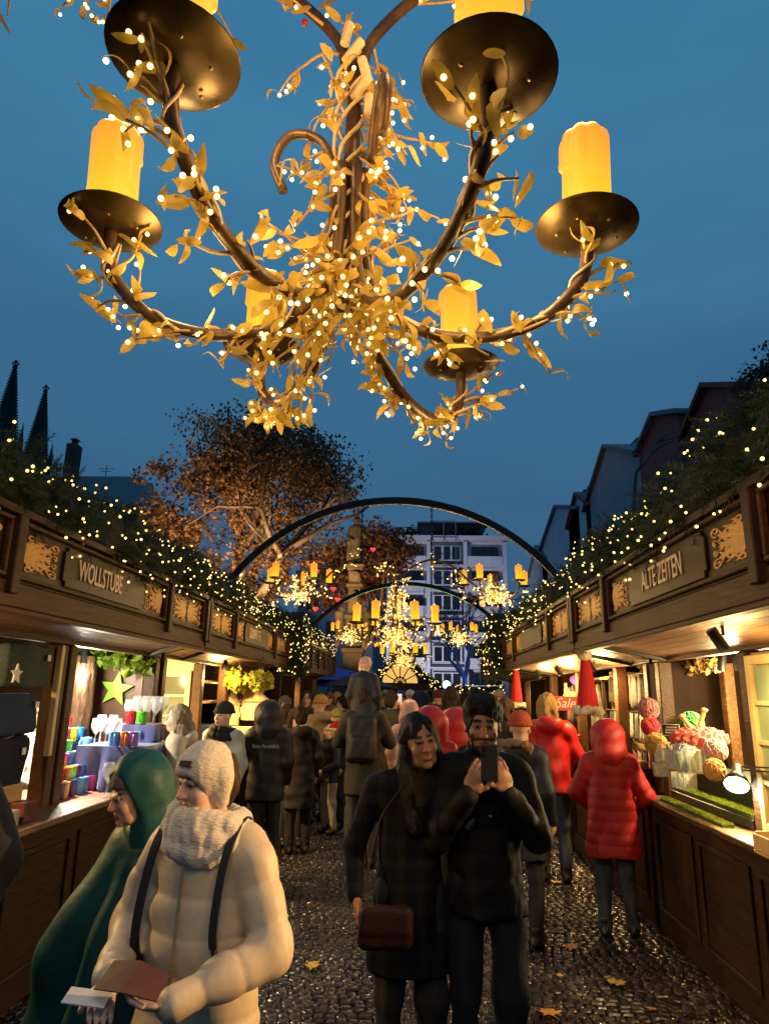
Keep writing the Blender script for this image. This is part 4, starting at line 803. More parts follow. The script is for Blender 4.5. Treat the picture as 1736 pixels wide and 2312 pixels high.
# ---------------------------------------------------------------- monument
def monument():
    Y = 30.; b = at(803, 1276, Y); x, z = b.x, b.z; root = empty('statue_monument', (x, Y, 0), 0, 'stone fountain column with a hatted statue on top', 'monument'); m = M('carved_stone', (.17, .13, .075), .85, col2=(.09, .07, .04), scale=2.5, bump=.5, bscale=9); md = M('statue_stone', (.07, .055, .035), .8, col2=(.035, .03, .02), scale=3, bump=.4)
    def blk(n, w, z0, z1, ch=.0):
        w *= .66
        mb = MB(); mb.lathe([(w * 1.414, z0), (w * 1.414, z1)], 4, M4=Matrix.Rotation(math.pi / 4, 4, 'Z')); mb.build(n, m, root, bevel=.03)
    for n, w, a, c in (('cornice', .62, -.12, .0), ('cornice', .52, -.26, -.123), ('capital', .42, -.85, -.263), ('moulding', .56, -1.0, -.853), ('shaft', .40, -2.2, -1.003), ('moulding', .62, -2.38, -2.203), ('pedestal', .5, -3.6, -2.383), ('moulding', .72, -3.8, -3.603), ('base', .62, -z + .9, -3.803), ('basin', 1.6, -z, -z + .897)): blk(n, w, z + a, z + c)
    for sx in (-1, 1):
        p = [pe((sx * .5, -.3, z - 2.0), (.14, .14, .17)), pc((sx * .6, -.35, z - 2.2), (sx * .55, -.35, z - 2.9), .2, .16, .06), pc((sx * .5, -.42, z - 2.3), (sx * .75, -.5, z - 2.6), .07, .06, .04), pc((sx * .58, -.4, z - 2.9), (sx * .66, -.5, z - 3.5), .14, .11, .06)]; link('side_figure', sdfmesh('side_figure', p, .04, m), None, root)
        link('side_figure', sdfmesh('side_figure', [pe((sx * .5, -.5, z - 4.6), (.2, .2, .25)), pc((sx * .5, -.5, z - 4.8), (sx * .55, -.5, z - 5.9), .32, .3, .1)], .05, m), None, root)
    link('crest', sdfmesh('crest', [pe((0, -.44, z - .55), (.26, .08, .24)), pe((0, -.45, z - 1.5), (.2, .08, .3))], .03, m), None, root)
    L = .1; P = [pc((-.1, 0, .1), (-.09, 0, .55), .085, .1, .04), pc((.1, -.06, .1), (.1, -.03, .55), .085, .1, .04), pe((-.12, -.06, .06), (.09, .16, .06)), pe((.12, -.1, .06), (.09, .16, .06)), pc((0, 0, .55), (0, 0, .95), .2, .19, .06), pc((0, 0, 1.0), (0, 0, 1.42), .2, .23, .08, (1.15, .8, 1)), pc((-.24, 0, 1.45), (-.36, -.02, 1.1), .09, .075, .05), pc((-.36, -.02, 1.1), (-.2, -.2, .95), .07, .06, .04), pc((.24, 0, 1.45), (.34, -.05, 1.15), .09, .075, .05), pc((.34, -.05, 1.15), (.2, -.26, 1.25), .07, .06, .04), pc((0, .1, 1.4), (0, .16, .35), .2, .3, .08, (1.2, .5, 1)), pc((0, 0, 1.5), (0, -.01, 1.62), .07, .07, .04), pe((0, -.02, 1.72), (.105, .12, .14)), pe((0, -.01, 1.80), (.24, .22, .035), .02), pe((.02, .02, 1.87), (.12, .12, .1), .03), pc((.15, .05, 1.85), (.25, .2, 1.75), .05, .02, .03)]
    s = link('statue', sdfmesh('statue', P, .022, md), None, root, (0, 0, z), (0, 0, .3), (1.13, 1.13, 1.13))
monument()
ap = at(1000, 1500, 60); floodlight((ap.x - 3, 60, .6), (ap.x, 75, 9), 5200, (.95, .93, 1), 'added pale floodlight brightening the white apartment block, hidden behind the crowd', 70)  # unseen floodlight, added to lighten the apartment facade
m0 = at(803, 1276, 30); floodlight((m0.x + .6, 26.5, 1.2), (m0.x, 30, m0.z - 1.2), 520, (1, .62, .25), 'floodlight lighting the statue column', 60)
# ---------------------------------------------------------------- red hearts hung in the trees
def heart(px, py, Y, i):
    pts = []
    for k in range(28):
        t = 2 * math.pi * k / 28; pts.append((16 * math.sin(t) ** 3 / 16 * .095, (13 * math.cos(t) - 5 * math.cos(2 * t) - 2 * math.cos(3 * t) - math.cos(4 * t)) / 16 * .095))
    p = at(px, py, Y); root = empty('heart_lantern', p, 0, ('glowing red heart lantern ' + i), 'lantern', 'red hearts hung in the trees'); mb = MB(); M4 = Euler((math.pi / 2, 0, U(-.6, .6))).to_matrix().to_4x4(); n = len(pts)
    vs = [M4 @ Vector((x, y, 0)) for x, y in pts] + [M4 @ Vector((x * .55, y * .55, .05)) for x, y in pts] + [M4 @ Vector((x * .55, y * .55, -.05)) for x, y in pts]
    mb.add(vs, [(k, (k + 1) % n, n + (k + 1) % n, n + k) for k in range(n)] + [((k + 1) % n, k, 2 * n + k, 2 * n + (k + 1) % n) for k in range(n)] + [tuple(range(n, 2 * n)), tuple(range(3 * n - 1, 2 * n - 1, -1))]); mb.build('heart', glow('red_glow', (1, .02, .015), .9), root, True); MB().bar((0, 0, .1), (0, 0, .9), .01).build('cord', MBLK, root)
for q, i in (((842, 1241), 'beside the statue'), ((632, 1254), 'highest in the plane tree'), ((715, 1290), 'above the middle of the plane tree branches'), ((752, 1330), 'nearest the column on the tree side'), ((827, 1335), 'just beside the column shaft'), ((712, 1375), 'lower of a pair under the far arch'), ((734, 1386), 'lowest of all, under the far arch'), ((762, 1354), 'close to the stone side figure'), ((543, 1297), 'at the foot of the wide arch')): heart(*q, 22.5, i)
# ---------------------------------------------------------------- chalet and umbrellas at the end of the lane
def chalet():
    Y = 24.; a = at(903, 1490, Y); l = at(833, 1545, Y); r = at(985, 1545, Y); root = empty('gable_hut', (a.x, Y, 0), 0, 'dark gabled market hut with lit fan window at the end of the lane', 'hut')
    par(MB().add([(l.x, Y, 0), (r.x, Y, 0), (r.x, Y, l.z), (a.x, Y, a.z), (l.x, Y, l.z), (l.x, Y + 4, 0), (r.x, Y + 4, 0), (r.x, Y + 4, l.z), (a.x, Y + 4, a.z), (l.x, Y + 4, l.z)], [(0, 1, 2, 3, 4), (9, 8, 7, 6, 5), (0, 4, 9, 5), (1, 6, 7, 2)]).build('wall', MW), root)
    rf = MB(); 
    for q in (l, r): rf.bar((a.x, Y - .35, a.z + .1), (q.x * 1.0 + (q.x - a.x) * .15, Y - .35, q.z - .1), .1, .14); rf.add([(a.x, Y - .4, a.z + .05), (q.x + (q.x - a.x) * .15, Y - .4, q.z - .15), (q.x + (q.x - a.x) * .15, Y + 4, q.z - .15), (a.x, Y + 4, a.z + .05)], [(0, 1, 2, 3)])
    par(rf.build('roof', MBLK), root)
    w = at(903, 1543, Y); R = .62; gl = MB(); n = 16; fan = MB()
    gl.add([(w.x, Y - .03, w.z)] + [(w.x + R * math.cos(math.pi * k / n), Y - .03, w.z + R * math.sin(math.pi * k / n)) for k in range(n + 1)], [(0, k + 1, k + 2) for k in range(n)]); wo = fan; 
    for k in range(7): t = math.pi * k / 6; fan.bar((w.x, Y - .05, w.z), (w.x + R * math.cos(t), Y - .05, w.z + R * math.sin(t)), .035)
    for rr in (.33, 1): fan.tube([(w.x + R * rr * math.cos(t), Y - .05, w.z + R * rr * math.sin(t)) for t in np.linspace(0, math.pi, 13)], .025, 5)
    wo = fan.build('window', MW); par(wo, root); g = gl.build('pane', glow('fan_glass', (1, .55, .12), .55)); g.parent = wo
    par(MB().box((a.x - 1.4, Y - .04, 0), (a.x + 1.4, Y - .01, l.z - .35)).build('serving_hatch', M('hatch_glow', (.03, .015, .008), .6, emit=(1, .35, .06), es=.03)), root)  # faint warm glow put into the hatch board, no lamp behind it
    garland('gable_garland', [(l.x - .2, Y - .5, l.z - .1), ((l.x + a.x) / 2, Y - .5, (l.z + a.z) / 2 + .05), (a.x, Y - .5, a.z + .15), ((r.x + a.x) / 2, Y - .5, (r.z + a.z) / 2 + .05), (r.x + .2, Y - .5, r.z - .1), (r.x + 2.2, Y - .5, r.z - .15)], .14, 400, 260, 'lit fir garland outlining the gable of the dark hut', 31, bulb=.016)
chalet()
def umbrella(px, py, Y, col, label, rw=1.4):
    p = at(px, py, Y); root = empty('umbrella', (p.x, Y, 0), 0, label, 'umbrella'); mb = MB(); n = 8; z = p.z
    vs = [(0, 0, z)]; ring = []
    for j, (f, dz) in enumerate(((.5, -.12), (1., -.36))):
        for k in range(n * 2): a = math.pi * k / n; q = rw * f * (1 - (.06 * f if k % 2 else 0)); vs.append((q * math.cos(a), q * math.sin(a), z + dz * rw / 1.4))
    m = n * 2; mb.add(vs, [(0, 1 + k, 1 + (k + 1) % m) for k in range(m)] + [(1 + k, 1 + m + k, 1 + m + (k + 1) % m, 1 + (k + 1) % m) for k in range(m)]); mb.build('canopy', M('umbrella_%.2f' % col[2], col, .6), root, True); MB().tube([(0, 0, 0), (0, 0, z + .05)], .025, 8).build('pole', MBLK, root)
    for k in range(n): a = 2 * math.pi * k / n; MB().bar((0, 0, z - .04), (rw * math.cos(a), rw * math.sin(a), z - .38 * rw / 1.4), .015).build('rib', MBLK, root)
umbrella(744, 1505, 19, (.02, .06, .45), 'blue market umbrella beside the far stall'); umbrella(792, 1522, 18.4, (.012, .012, .016), 'black umbrella in front of the blue one', 1.2)
def lantern():
    p = at(1008, 1546, 21); root = empty('street_lamp', (p.x, 21, 0), 0, 'white glowing globe lamp above the crowd', 'lamp'); MB().tube([(0, 0, 0), (0, 0, p.z)], .03, 8).build('pole', MBLK, root); MB().ball((0, 0, p.z), .12, 14, 10).build('globe', glow('white_globe', (.85, .95, 1), 1.6), root, True)
lantern()
# ---------------------------------------------------------------- stall lamps
WARM = (1, .62, .22)
for p, to, w, lab, col, sp in (
    ((-2.75, 5.55, 1.93), (-2.7, 5.3, .95), 110, 'spot lamp above the rows of mugs', (1, .86, .66), 120), ((-2.9, 6.1, 1.93), (-2.8, 6.0, 1.0), 60, 'spot lamp above the wine glasses', (1, .86, .66), 110),
    ((-2.75, 3.3, 1.93), (-2.2, 3.3, 1.0), 50, 'spot lamp behind the hanging sweaters', WARM, 130), ((-2.75, 7.2, 1.95), (-2.7, 7.3, .9), 150, 'spot lamp before the cream lattice window', WARM, 140),
    ((-2.3, 8.5, 1.97), (-2.6, 9.2, 1.2), 55, 'spot lamp above the ceramic lanterns', WARM, 140), ((-2.85, 10.1, 1.95), (-2.9, 10.2, .9), 60, 'spot lamp near the end of the greenery stall', WARM, 140),
    ((2.42, 4.78, 1.93), (2.5, 4.95, 1.0), 75, 'black spot lamp above the pink yarn ball', (1, .74, .34), 125), ((2.38, 5.3, 1.93), (2.45, 5.3, 1.0), 60, 'black spot lamp above the chunky knitting', (1, .74, .34), 125), ((2.3, 5.42, 1.93), (2.2, 5.6, 1.0), 22, 'black spot lamp paired over the moss strip', (1, .74, .34), 120),
    ((2.3, 2.55, 1.93), (-.6, 2.3, 1.2), 290, 'added spot lamp beside the cream window, aimed at the cream puffer woman', (1, .58, .22), 52), ((1.78, 7.1, 1.97), (2.2, 7.2, 1.3), 60, 'spot lamp above the hanging scarves', WARM, 140), ((1.78, 8.7, 1.97), (2.2, 8.9, 1.3), 75, 'spot lamp above the sale sign', WARM, 140), ((1.78, 10.1, 1.97), (2.2, 10, 1.3), 50, 'spot lamp at the far end of the red hats stall', WARM, 140),  # the narrow first spot is added to warm the cream puffer coat
    ((1.62, 3.75, 1.98), (2.0, 3.8, 1.4), 26, 'added spot lamp under the eaves, brightening the cream window', WARM, 120),  # lamp added to light the window frame from the lane side
    ((-2.9, 14.2, 1.95), (-2.6, 14.2, .9), 110, 'spot lamp in the far stall, WOLLSTUBE side', WARM, 150), ((2.9, 14.8, 1.95), (2.6, 14.8, .9), 110, 'spot lamp in the far stall, ALTE ZEITEN side', WARM, 150)):
    spotlight(p, to, w, lab, col, sp)
def pane_window(B, root_s, x0, y0, z0, x1, y1, z1, nc, nr, label=None, glass=None, th=.05):
    """lattice window in a vertical plane from (x0,y0) to (x1,y1)"""
    a, b = Vector((x0, y0, 0)), Vector((x1, y1, 0)); d = b - a; ln = d.length; u = d / ln; n = Vector((-u.y, u.x, 0)); M4 = Matrix(((u.x, n.x, 0, x0), (u.y, n.y, 0, y0), (0, 0, 1, 0), (0, 0, 0, 1))); f = .055
    mb = MB(); mb.box((0, -th / 2, z0), (f, th / 2, z1), M4); mb.box((ln - f, -th / 2, z0), (ln, th / 2, z1), M4); mb.box((f, -th / 2, z0), (ln - f, th / 2, z0 + f), M4); mb.box((f, -th / 2, z1 - f), (ln - f, th / 2, z1), M4)
    for i in range(1, nc): x = f + (ln - 2 * f) * i / nc; mb.box((x - .014, -th / 2 + .004, z0 + f), (x + .014, th / 2 - .004, z1 - f), M4)
    for j in range(1, nr): z = z0 + f + (z1 - z0 - 2 * f) * j / nr; mb.box((f, -th / 2 + .006, z - .013), (ln - f, th / 2 - .006, z + .013), M4)
    w = B('window', mb, MCREAM, .003)
    for i in range(nc):
        for j in range(nr):
            xa = f + (ln - 2 * f) * i / nc + .01; xb = f + (ln - 2 * f) * (i + 1) / nc - .01; za = z0 + f + (z1 - z0 - 2 * f) * j / nr + .01; zb = z0 + f + (z1 - z0 - 2 * f) * (j + 1) / nr - .01
            B('pane', MB().box((xa, -.004, za), (xb, .004, zb), M4), glass, 0, w)
GLS = M('window_glass', (.10, .12, .09), .12, spec=.7); GREENGLS = M('frosted_green_glass', (.30, .40, .22), .35, col2=(.2, .3, .16), scale=3)
# cream walls and windows
BL2('end_panel', MB().box((-3.6, 7.93, .0), (-2.42, 7.97, 2.3)), MCREAM); pane_window(BL2, SL2, -3.35, 7.9, .95, -2.5, 7.9, 1.93, 3, 4, glass=GLS)
BR1('window_wall', MB().box((2.03, 3.1, .98), (2.06, 4.36, 2.0)), MCREAM); pane_window(BR1, SR1, 2.0, 3.2, 1.0, 2.0, 4.33, 1.98, 2, 4, glass=GREENGLS)
# door with green star
dr = MB(); dr.box((-3.02, 6.50, .9), (-2.5, 6.535, 1.98)); BL1('door', dr, M('door_wood', (.11, .045, .016), .45, col2=(.075, .03, .011), scale=4, stretch=(6, 6, .6)), .004)
fr = MB(); fr.box((-3.02, 6.475, .9), (-2.95, 6.499, 1.98)); fr.box((-2.57, 6.475, .9), (-2.5, 6.499, 1.98)); fr.box((-2.948, 6.476, 1.9), (-2.572, 6.498, 1.98)); BL1('door_frame', fr, M('door_frame_wood', (.09, .035, .013), .45), .003)
BL1('door_jamb', MB().box((-2.495, 6.47, .9), (-2.44, 6.53, 2.0)), MCREAM)
st = at(262, 1556, 6.45); pts = [((.165 if k % 2 == 0 else .07) * math.sin(k * math.pi / 5 + .12), (.165 if k % 2 == 0 else .07) * math.cos(k * math.pi / 5 + .12)) for k in range(10)]
tag(MB().prism(pts, .02, Matrix.Translation((st.x, 6.47, st.z)) @ Matrix.Rotation(math.pi / 2, 4, 'X')).build('star', M('lime_star', (.22, .55, .02), .45), bevel=.003), 'lime green five pointed star on the brown door', 'star')
def barkpost(px, Y, r, label, z0=0, z1=2.0):
    p = at(px, 1560, Y); root = empty('tree_trunk', (p.x, Y, z0), 0, label, 'tree trunk'); rng = np.random.default_rng(5); n = 28; ph = rng.uniform(0, 6, 30)
    MB().lathe([(r, z) for z in np.linspace(0, z1 - z0, 30)], n, jit=lambda a, j: 1 + .09 * math.sin(9 * a + .35 * j + math.sin(j * .7)) + .05 * math.sin(17 * a - j * .5 + ph[j])).build('bark', M('shaggy_bark', (.16, .085, .035), .9, col2=(.05, .026, .012), scale=14, stretch=(3, 3, .5), bump=1., bscale=22), root, True)
barkpost(180, 6.2, .12, 'shaggy bark trunk beside the brown door')
def vines(name, pts, n, sc, mat, label, spread=.06, cat='vine', seed=1, stemm=None):
    root = empty(name, pts[0], 0, label, cat); rng = np.random.default_rng(seed); P = np.array([p[:] for p in catmull(pts, 8)]); c = P[rng.integers(0, len(P), n)] + rng.normal(0, spread, (n, 3)); v, f = leafcard()
    V, F = scatter(v, f, withpos(rmat(n, rng, sc * .7, sc * 1.2), c)); o = link('leaves', npmesh('leaves', V, F, mats=[mat])); par(o, root); o['kind'] = 'stuff'; par(MB().tube([Vector(p) for p in P], .01, 5).build('stem', MTWIG), root); return root
MVINE = leafmat('vine_leaf', (.22, .30, .02), (.08, .16, .02), .5, .3); MGOLDL = leafmat('eucalyptus_gold', (.52, .34, .1), (.38, .24, .07), .5, .25); MYEL = leafmat('yellow_green_leaf', (.42, .38, .04), (.22, .26, .03), .5, .3)
vines('leaf_vine', [at(165, 1480, 6.3), at(240, 1486, 6.3), at(330, 1494, 6.3)], 130, .75, MVINE, 'green and yellow vine leaves hanging above the brown door', .045)
# hanging greenery baskets of the second stall
for px, lab, sd in ((533, 'yellow green leaf basket hanging beside the young man in black beanie', 1), (590, 'yellow green leaf basket hanging above the black hooded man', 2)):
    p = at(px, 1535, 9.0); root = empty('hanging_basket', p, 0, lab, 'hanging plant', 'hanging leaf baskets'); rng = np.random.default_rng(sd); n = 260; d = rng.normal(size=(n, 3)); d /= np.linalg.norm(d, axis=1)[:, None]
    V, F = scatter(*leafcard(), withpos(rmat(n, rng, .35, .6), d * (rng.uniform(.6, 1.05, n) * .15)[:, None] * (1, 1, .8))); link('leaves', npmesh('leaves', V, F, mats=[MYEL]), None, root)['kind'] = 'stuff'; MB().lathe([(.03, -.09), (.1, -.03), (.12, .02), (.11, .02), (.02, -.07)], 12).build('basket', MTWIG, root, True)
    for k in range(3): MB().bar((.1 * math.cos(k * 2.1), .1 * math.sin(k * 2.1), .02), (0, 0, .3), .004).build('cord', MBLK, root)
# ---------------------------------------------------------------- mugs on stepped shelves
def mug_mesh():
    mb = MB(); mb.lathe([(.001, .0), (.033, .0), (.036, .004), (.041, .09), (.0425, .096), (.0395, .096), (.0375, .088), (.0335, .01), (.001, .01)], 20); return mb
MG = mug_mesh().mesh('mug_body', M('mug_base', (.5, .5, .5), .18, spec=.6), True); hd = MB(); hd.tube(catmull([(.037, 0, .078), (.062, 0, .074), (.066, 0, .05), (.055, 0, .028), (.036, 0, .024)], 4), .0055, 6); MGH = hd.mesh('handle', MT['mug_base'], True); sw = MB(); sw.tube(catmull([(-.0405, -.008, .03), (-.0395, -.014, .05), (-.0398, .004, .06), (-.0405, .012, .045)], 4), .0022, 4); MSW = sw.mesh('swirl', M('white_print', (.8, .8, .8), .4), True)
COLS = dict(red=(.60, .02, .025), yellow=(.78, .55, .01), blue=(.02, .22, .62), green=(.10, .50, .02), lime=(.42, .62, .02), pink=(.75, .10, .35), orange=(.70, .24, .04), navy=(.03, .03, .22), tan=(.72, .42, .10), violet=(.35, .2, .55), sky=(.12, .38, .75), darkred=(.25, .02, .03))
MR = [[(425, 1315, 'navy'), (462, 1290, 'tan'), (512, 1272, 'navy'), (572, 1275, 'sky'), (608, 1250, 'blue'), (668, 1243, 'pink')],
      [(443, 1160, 'red'), (485, 1152, 'yellow'), (520, 1142, 'lime'), (553, 1135, 'darkred'), (588, 1128, 'blue'), (640, 1115, 'red'), (698, 1103, 'green')],
      [(455, 1050, 'pink'), (543, 1030, 'sky'), (610, 1012, 'yellow'), (665, 1000, 'blue')], [(490, 945, 'green'), (640, 915, 'sky')], [(483, 850, 'red'), (532, 848, 'yellow'), (580, 840, 'blue')], [(490, 760, 'red')]]
RN = ['lowest row on the counter', 'second row from the counter', 'third row', 'fourth row', 'fifth row', 'top shelf']; NUM = ['first', 'second', 'third', 'fourth', 'fifth', 'sixth', 'seventh']
def mug(loc, col, label, rz, sc=1.12):
    m = M('mug_' + col, COLS[col], .2, spec=.6); root = empty('mug', loc, rz, label, 'mug', 'coloured mugs on the display steps'); root.scale = (sc,) * 3
    link('mug_body', MG, m, root); link('handle', MGH, m, root); link('swirl', MSW, None, root)
shelf = empty('display_steps', (-2.7, 5.2, .975), 0, 'dark blue cloth covered steps carrying the coloured mugs', 'shelf'); MNAVY = M('navy_cloth', (.02, .025, .07), .7, col2=(.03, .035, .09), scale=5, bump=.2)
for r, row in enumerate(MR):
    X = -2.45 - .085 * r; ps = [atx(x * .301, 1420 + y * .301, X) for x, y, c in row]; zm = float(np.mean([p.z for p in ps])); zm = .979 if r == 0 else zm
    y0, y1 = min(p.y for p in ps) - .1, max(p.y for p in ps) + .1
    if r: par(MB().box((X - .042, y0, .98), (X + .042, y1 + .25, zm - .003)).build('step', MNAVY, bevel=.006), shelf)
    for i, (p, (x, y, c)) in enumerate(zip(ps, row)): mug((X, p.y, zm), c, '%s mug, %s from the stall post in the %s' % (c, NUM[i], RN[r]), U(-2, -.8))
par(MB().box((-2.5, 4.5, .9765), (-2.395, 5.75, .9782)).build('pink_runner', M('pink_cloth', (.75, .12, .2), .7)), shelf)
# glass display: draped table, wine glasses, small mugs
def drape(name, lo, hi, zt, zb, mat, label, amp=.025, cat='cloth', seed=0):
    n = 44; V = []; F = []; c = ((lo[0] + hi[0]) / 2, (lo[1] + hi[1]) / 2); rng = np.random.default_rng(seed); ph = rng.uniform(0, 6, 4); lv = 6
    def rect(t):
        t = (t % 1) * 4; k = int(t); f = t - k; return [(lo[0] + (hi[0] - lo[0]) * f, lo[1]), (hi[0], lo[1] + (hi[1] - lo[1]) * f), (hi[0] - (hi[0] - lo[0]) * f, hi[1]), (lo[0], hi[1] - (hi[1] - lo[1]) * f)][k]
    for j in range(lv):
        for i in range(n):
            x, y = rect(i / n); d = Vector((x - c[0], y - c[1], 0)).normalized(); f = j / (lv - 1); w = amp * f * (1.4 + math.sin(i * 1.9 + ph[0]) + .6 * math.sin(i * .9 + ph[1])); V.append((x + d.x * w, y + d.y * w, zt + (zb - zt) * f - .02 * f * math.sin(i * 1.1 + ph[2])))
    for j in range(lv - 1): F += [(j * n + i, (j + 1) * n + i, (j + 1) * n + (i + 1) % n, j * n + (i + 1) % n) for i in range(n)]
    F.append(tuple(range(n))); o = MB().add(V, F).build(name, mat, smooth=False); smoothang(o, 50); return tag(o, label, cat)
gp = at(285, 1680, 5.75); MSAT = M('blue_satin', (.07, .09, .24), .32, sheen=.3)
drape('satin_drape', (gp.x - .28, 5.5), (gp.x + .24, 6.1), gp.z, .98, MSAT, 'dark blue satin cloth draped over the glass display table', .04)
drape('satin_drape', (gp.x - .2, 5.95), (gp.x + .15, 6.3), gp.z + .14, gp.z, MSAT, 'smaller blue satin covered block behind the wine glasses', .012, seed=2)
wg = MB(); wg.lathe([(.001, 0), (.034, .001), (.034, .003), (.006, .008), (.004, .075), (.012, .085), (.034, .115), (.038, .15), (.03, .2), (.0285, .2), (.0365, .15), (.032, .117), (.001, .09)], 16); WGM = wg.mesh('wine_glass', M('clear_glass', (.92, .95, .97), .04, alpha=.2, spec=1.), True)
k = 0
for (gx, gy, z, sc) in [(-.2 + .085 * i, 5.62, gp.z, 1) for i in range(3)] + [(-.15 + .08 * i, 6.1, gp.z + .14, 1) for i in range(4)] + [(-.12 + .08 * i, 6.2, gp.z + .14, 1.15) for i in range(4)] + [(-.24, 5.8, gp.z, 1.1), (-.16, 5.84, gp.z, 1.1)]:
    o = link('wine_glass', WGM, None, None, (gp.x + gx, gy, z), None, (sc,) * 3); tag(o, 'clear stemmed glass among the wine glasses on the blue satin', 'glass', 'wine glasses on the blue satin'); k += 1
g0 = at(243, 1772, 5.2); o = link('wine_glass', WGM, None, None, (g0.x, 5.2, .979), None, (1.15,) * 3); tag(o, 'single wine glass standing on the counter beside the mugs', 'glass')
for i, (x, c, l) in enumerate(((258, 'sky', 'pale blue mug at the front of the satin table'), (283, 'orange', 'orange mug between two mugs on the satin table'), (300, 'violet', 'violet mug beside the orange one on the satin table'))): p = at(x, 1680, 5.56); mug((p.x, 5.56, gp.z + .001), c, l, -1.2, 1.1)
for i, (x, y, c, l) in enumerate(((287, 1635, 'red', 'red mug on the block behind the wine glasses'), (312, 1632, 'green', 'green mug on the block behind the wine glasses'), (316, 1652, 'blue', 'blue mug below the green one by the post'), (310, 1672, 'green', 'green mug nearest the post on the satin table'))): p = at(x, y, 6.0); mug((p.x + .03, 6.0, gp.z + (.142 if i < 2 else .001)), c, l, -1.5, 1.1)
# hanging sweaters at the left edge
def knit(name, y0, y1, z0, z1, X, col, label, s=-1, th=.05, cat='sweater'):
    P = [pb((X, (y0 + y1) / 2, (z0 + z1) / 2), (th, (y1 - y0) / 2, (z1 - z0) / 2), .01, None, .03)]; me = sdfmesh(name, P, .02, M('knit_%s' % str(col), col, .95, bump=.8, bscale=60, stretch=(1, 1, 3)), wob(.012, 14, int(z0 * 100), .5)); return tag(link(name, me), label, cat, 'knitwear hung on the stall front')
sweat = [(4.05, 4.55, 1.72, 1.99, (.07, .10, .10), 'grey green knitted sweater hanging at the top, left edge'), (4.0, 4.48, 1.45, 1.70, (.03, .055, .12), 'blue knitted sweater hanging below the grey green one'), (3.9, 4.4, 1.1, 1.43, (.012, .016, .035), 'black navy knitted sweater lowest of the three')]
for y0, y1, z0, z1, c, l in sweat:
    o = knit('knitted_sweater', y0, y1, z0, z1, -2.42, c, l); tg = MB().box((-2.362, y1 - .09, z1 - .1), (-2.358, y1 - .05, z1 - .06)).build('price_tag', M('tag_white', (.8, .8, .75), .6)); tg.parent = o
BL1('batten', MB().box((-2.37, 4.58, 1.3), (-2.33, 4.62, 2.0)), MCREAM)
ss = MB(); pts5 = [((.06 if k % 2 == 0 else .026) * math.sin(k * math.pi / 5), (.06 if k % 2 == 0 else .026) * math.cos(k * math.pi / 5)) for k in range(10)]; ss.prism(pts5, .01, basis(-1, -2.35, 4.1, 1.8)); tag(ss.build('star', M('tag_white', (.8, .8, .75), .6)), 'white star pinned to the grey green sweater', 'star')
bb = at(52, 1790, 4.15); tag(MB().box((-2.36, 3.95, .98), (-2.34, 4.35, 1.17)).build('bamboo_board', M('bamboo', (.60, .36, .12), .5, col2=(.5, .28, .09), scale=3, stretch=(8, 1, 8)), bevel=.01), 'bamboo board standing on the counter at the left edge', 'board')
for i, (y, h, c, l) in enumerate(((3.85, .1, (.4, .15, .18), 'small red picture box before the bamboo board'), (4.02, .085, (.5, .45, .4), 'white box before the bamboo board'), (4.2, .11, (.14, .03, .03), 'dark red box at the end of the bamboo board'))): tag(MB().box((-2.30, y - .07, .977), (-2.2, y + .07, .977 + h)).build('gift_box', M('box_%d' % i, c, .5, col2=tuple(q * .4 for q in c), scale=20), bevel=.004), l, 'box')
# ceramic lanterns and shelf goods of the second stall
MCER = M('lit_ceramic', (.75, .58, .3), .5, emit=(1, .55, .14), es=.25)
def lanternhouse(px, py, Y, w, h, label, roof='cone'):
    p = at(px, py, Y); root = empty('ceramic_lantern', p, 0, label, 'lantern', 'ceramic lanterns in the greenery stall'); MB().lathe([(w * .5, 0), (w * .5, h * .55), (w * .46, h * .56)], 12).build('body', MCER, root); MB().lathe([(w * .62, h * .56), (w * .4, h * .68), (w * .12, h * .88), (w * .05, h)], 12).build('roof', M('lantern_roof', (.55, .4, .2), .5), root)
    for k in range(4): a = k * math.pi / 2 + .4; MB().box((-.02, -.006, -.03), (.02, .006, .03), Matrix.Translation((w * .5 * math.cos(a), w * .5 * math.sin(a), h * .3)) @ Matrix.Rotation(a + math.pi / 2, 4, 'Z')).build('opening', glow('lantern_flame', (1, .5, .1), 2.), root)
for px, py, w, h, l in ((520, 1640, .22, .5, 'tall ceramic house lantern beside the young man'), (575, 1625, .36, .42, 'wide bell shaped lantern behind the black hood')): lanternhouse(px, py, 9.35, w, h, l)
tag(MB().box((-2.95, 9.12, .977), (-2.3, 9.6, 1.29)).build('display_block', MNAVY, bevel=.01), 'dark block carrying the ceramic lanterns', 'block'); tag(MB().box((-2.6, 8.9, .977), (-2.2, 9.1, 1.11)).build('display_block', MNAVY, bevel=.01), 'low dark step under the block candles', 'block')
for i in range(10):
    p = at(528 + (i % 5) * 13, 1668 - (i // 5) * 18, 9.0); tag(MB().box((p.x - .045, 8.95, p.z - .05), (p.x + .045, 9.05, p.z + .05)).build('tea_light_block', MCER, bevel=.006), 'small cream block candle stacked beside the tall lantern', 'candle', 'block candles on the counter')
for z in (1.55, 1.82): BL2('shelf', MB().box((-3.3, 9.2, z), (-2.75, 10.9, z + .03)), MCREAM)
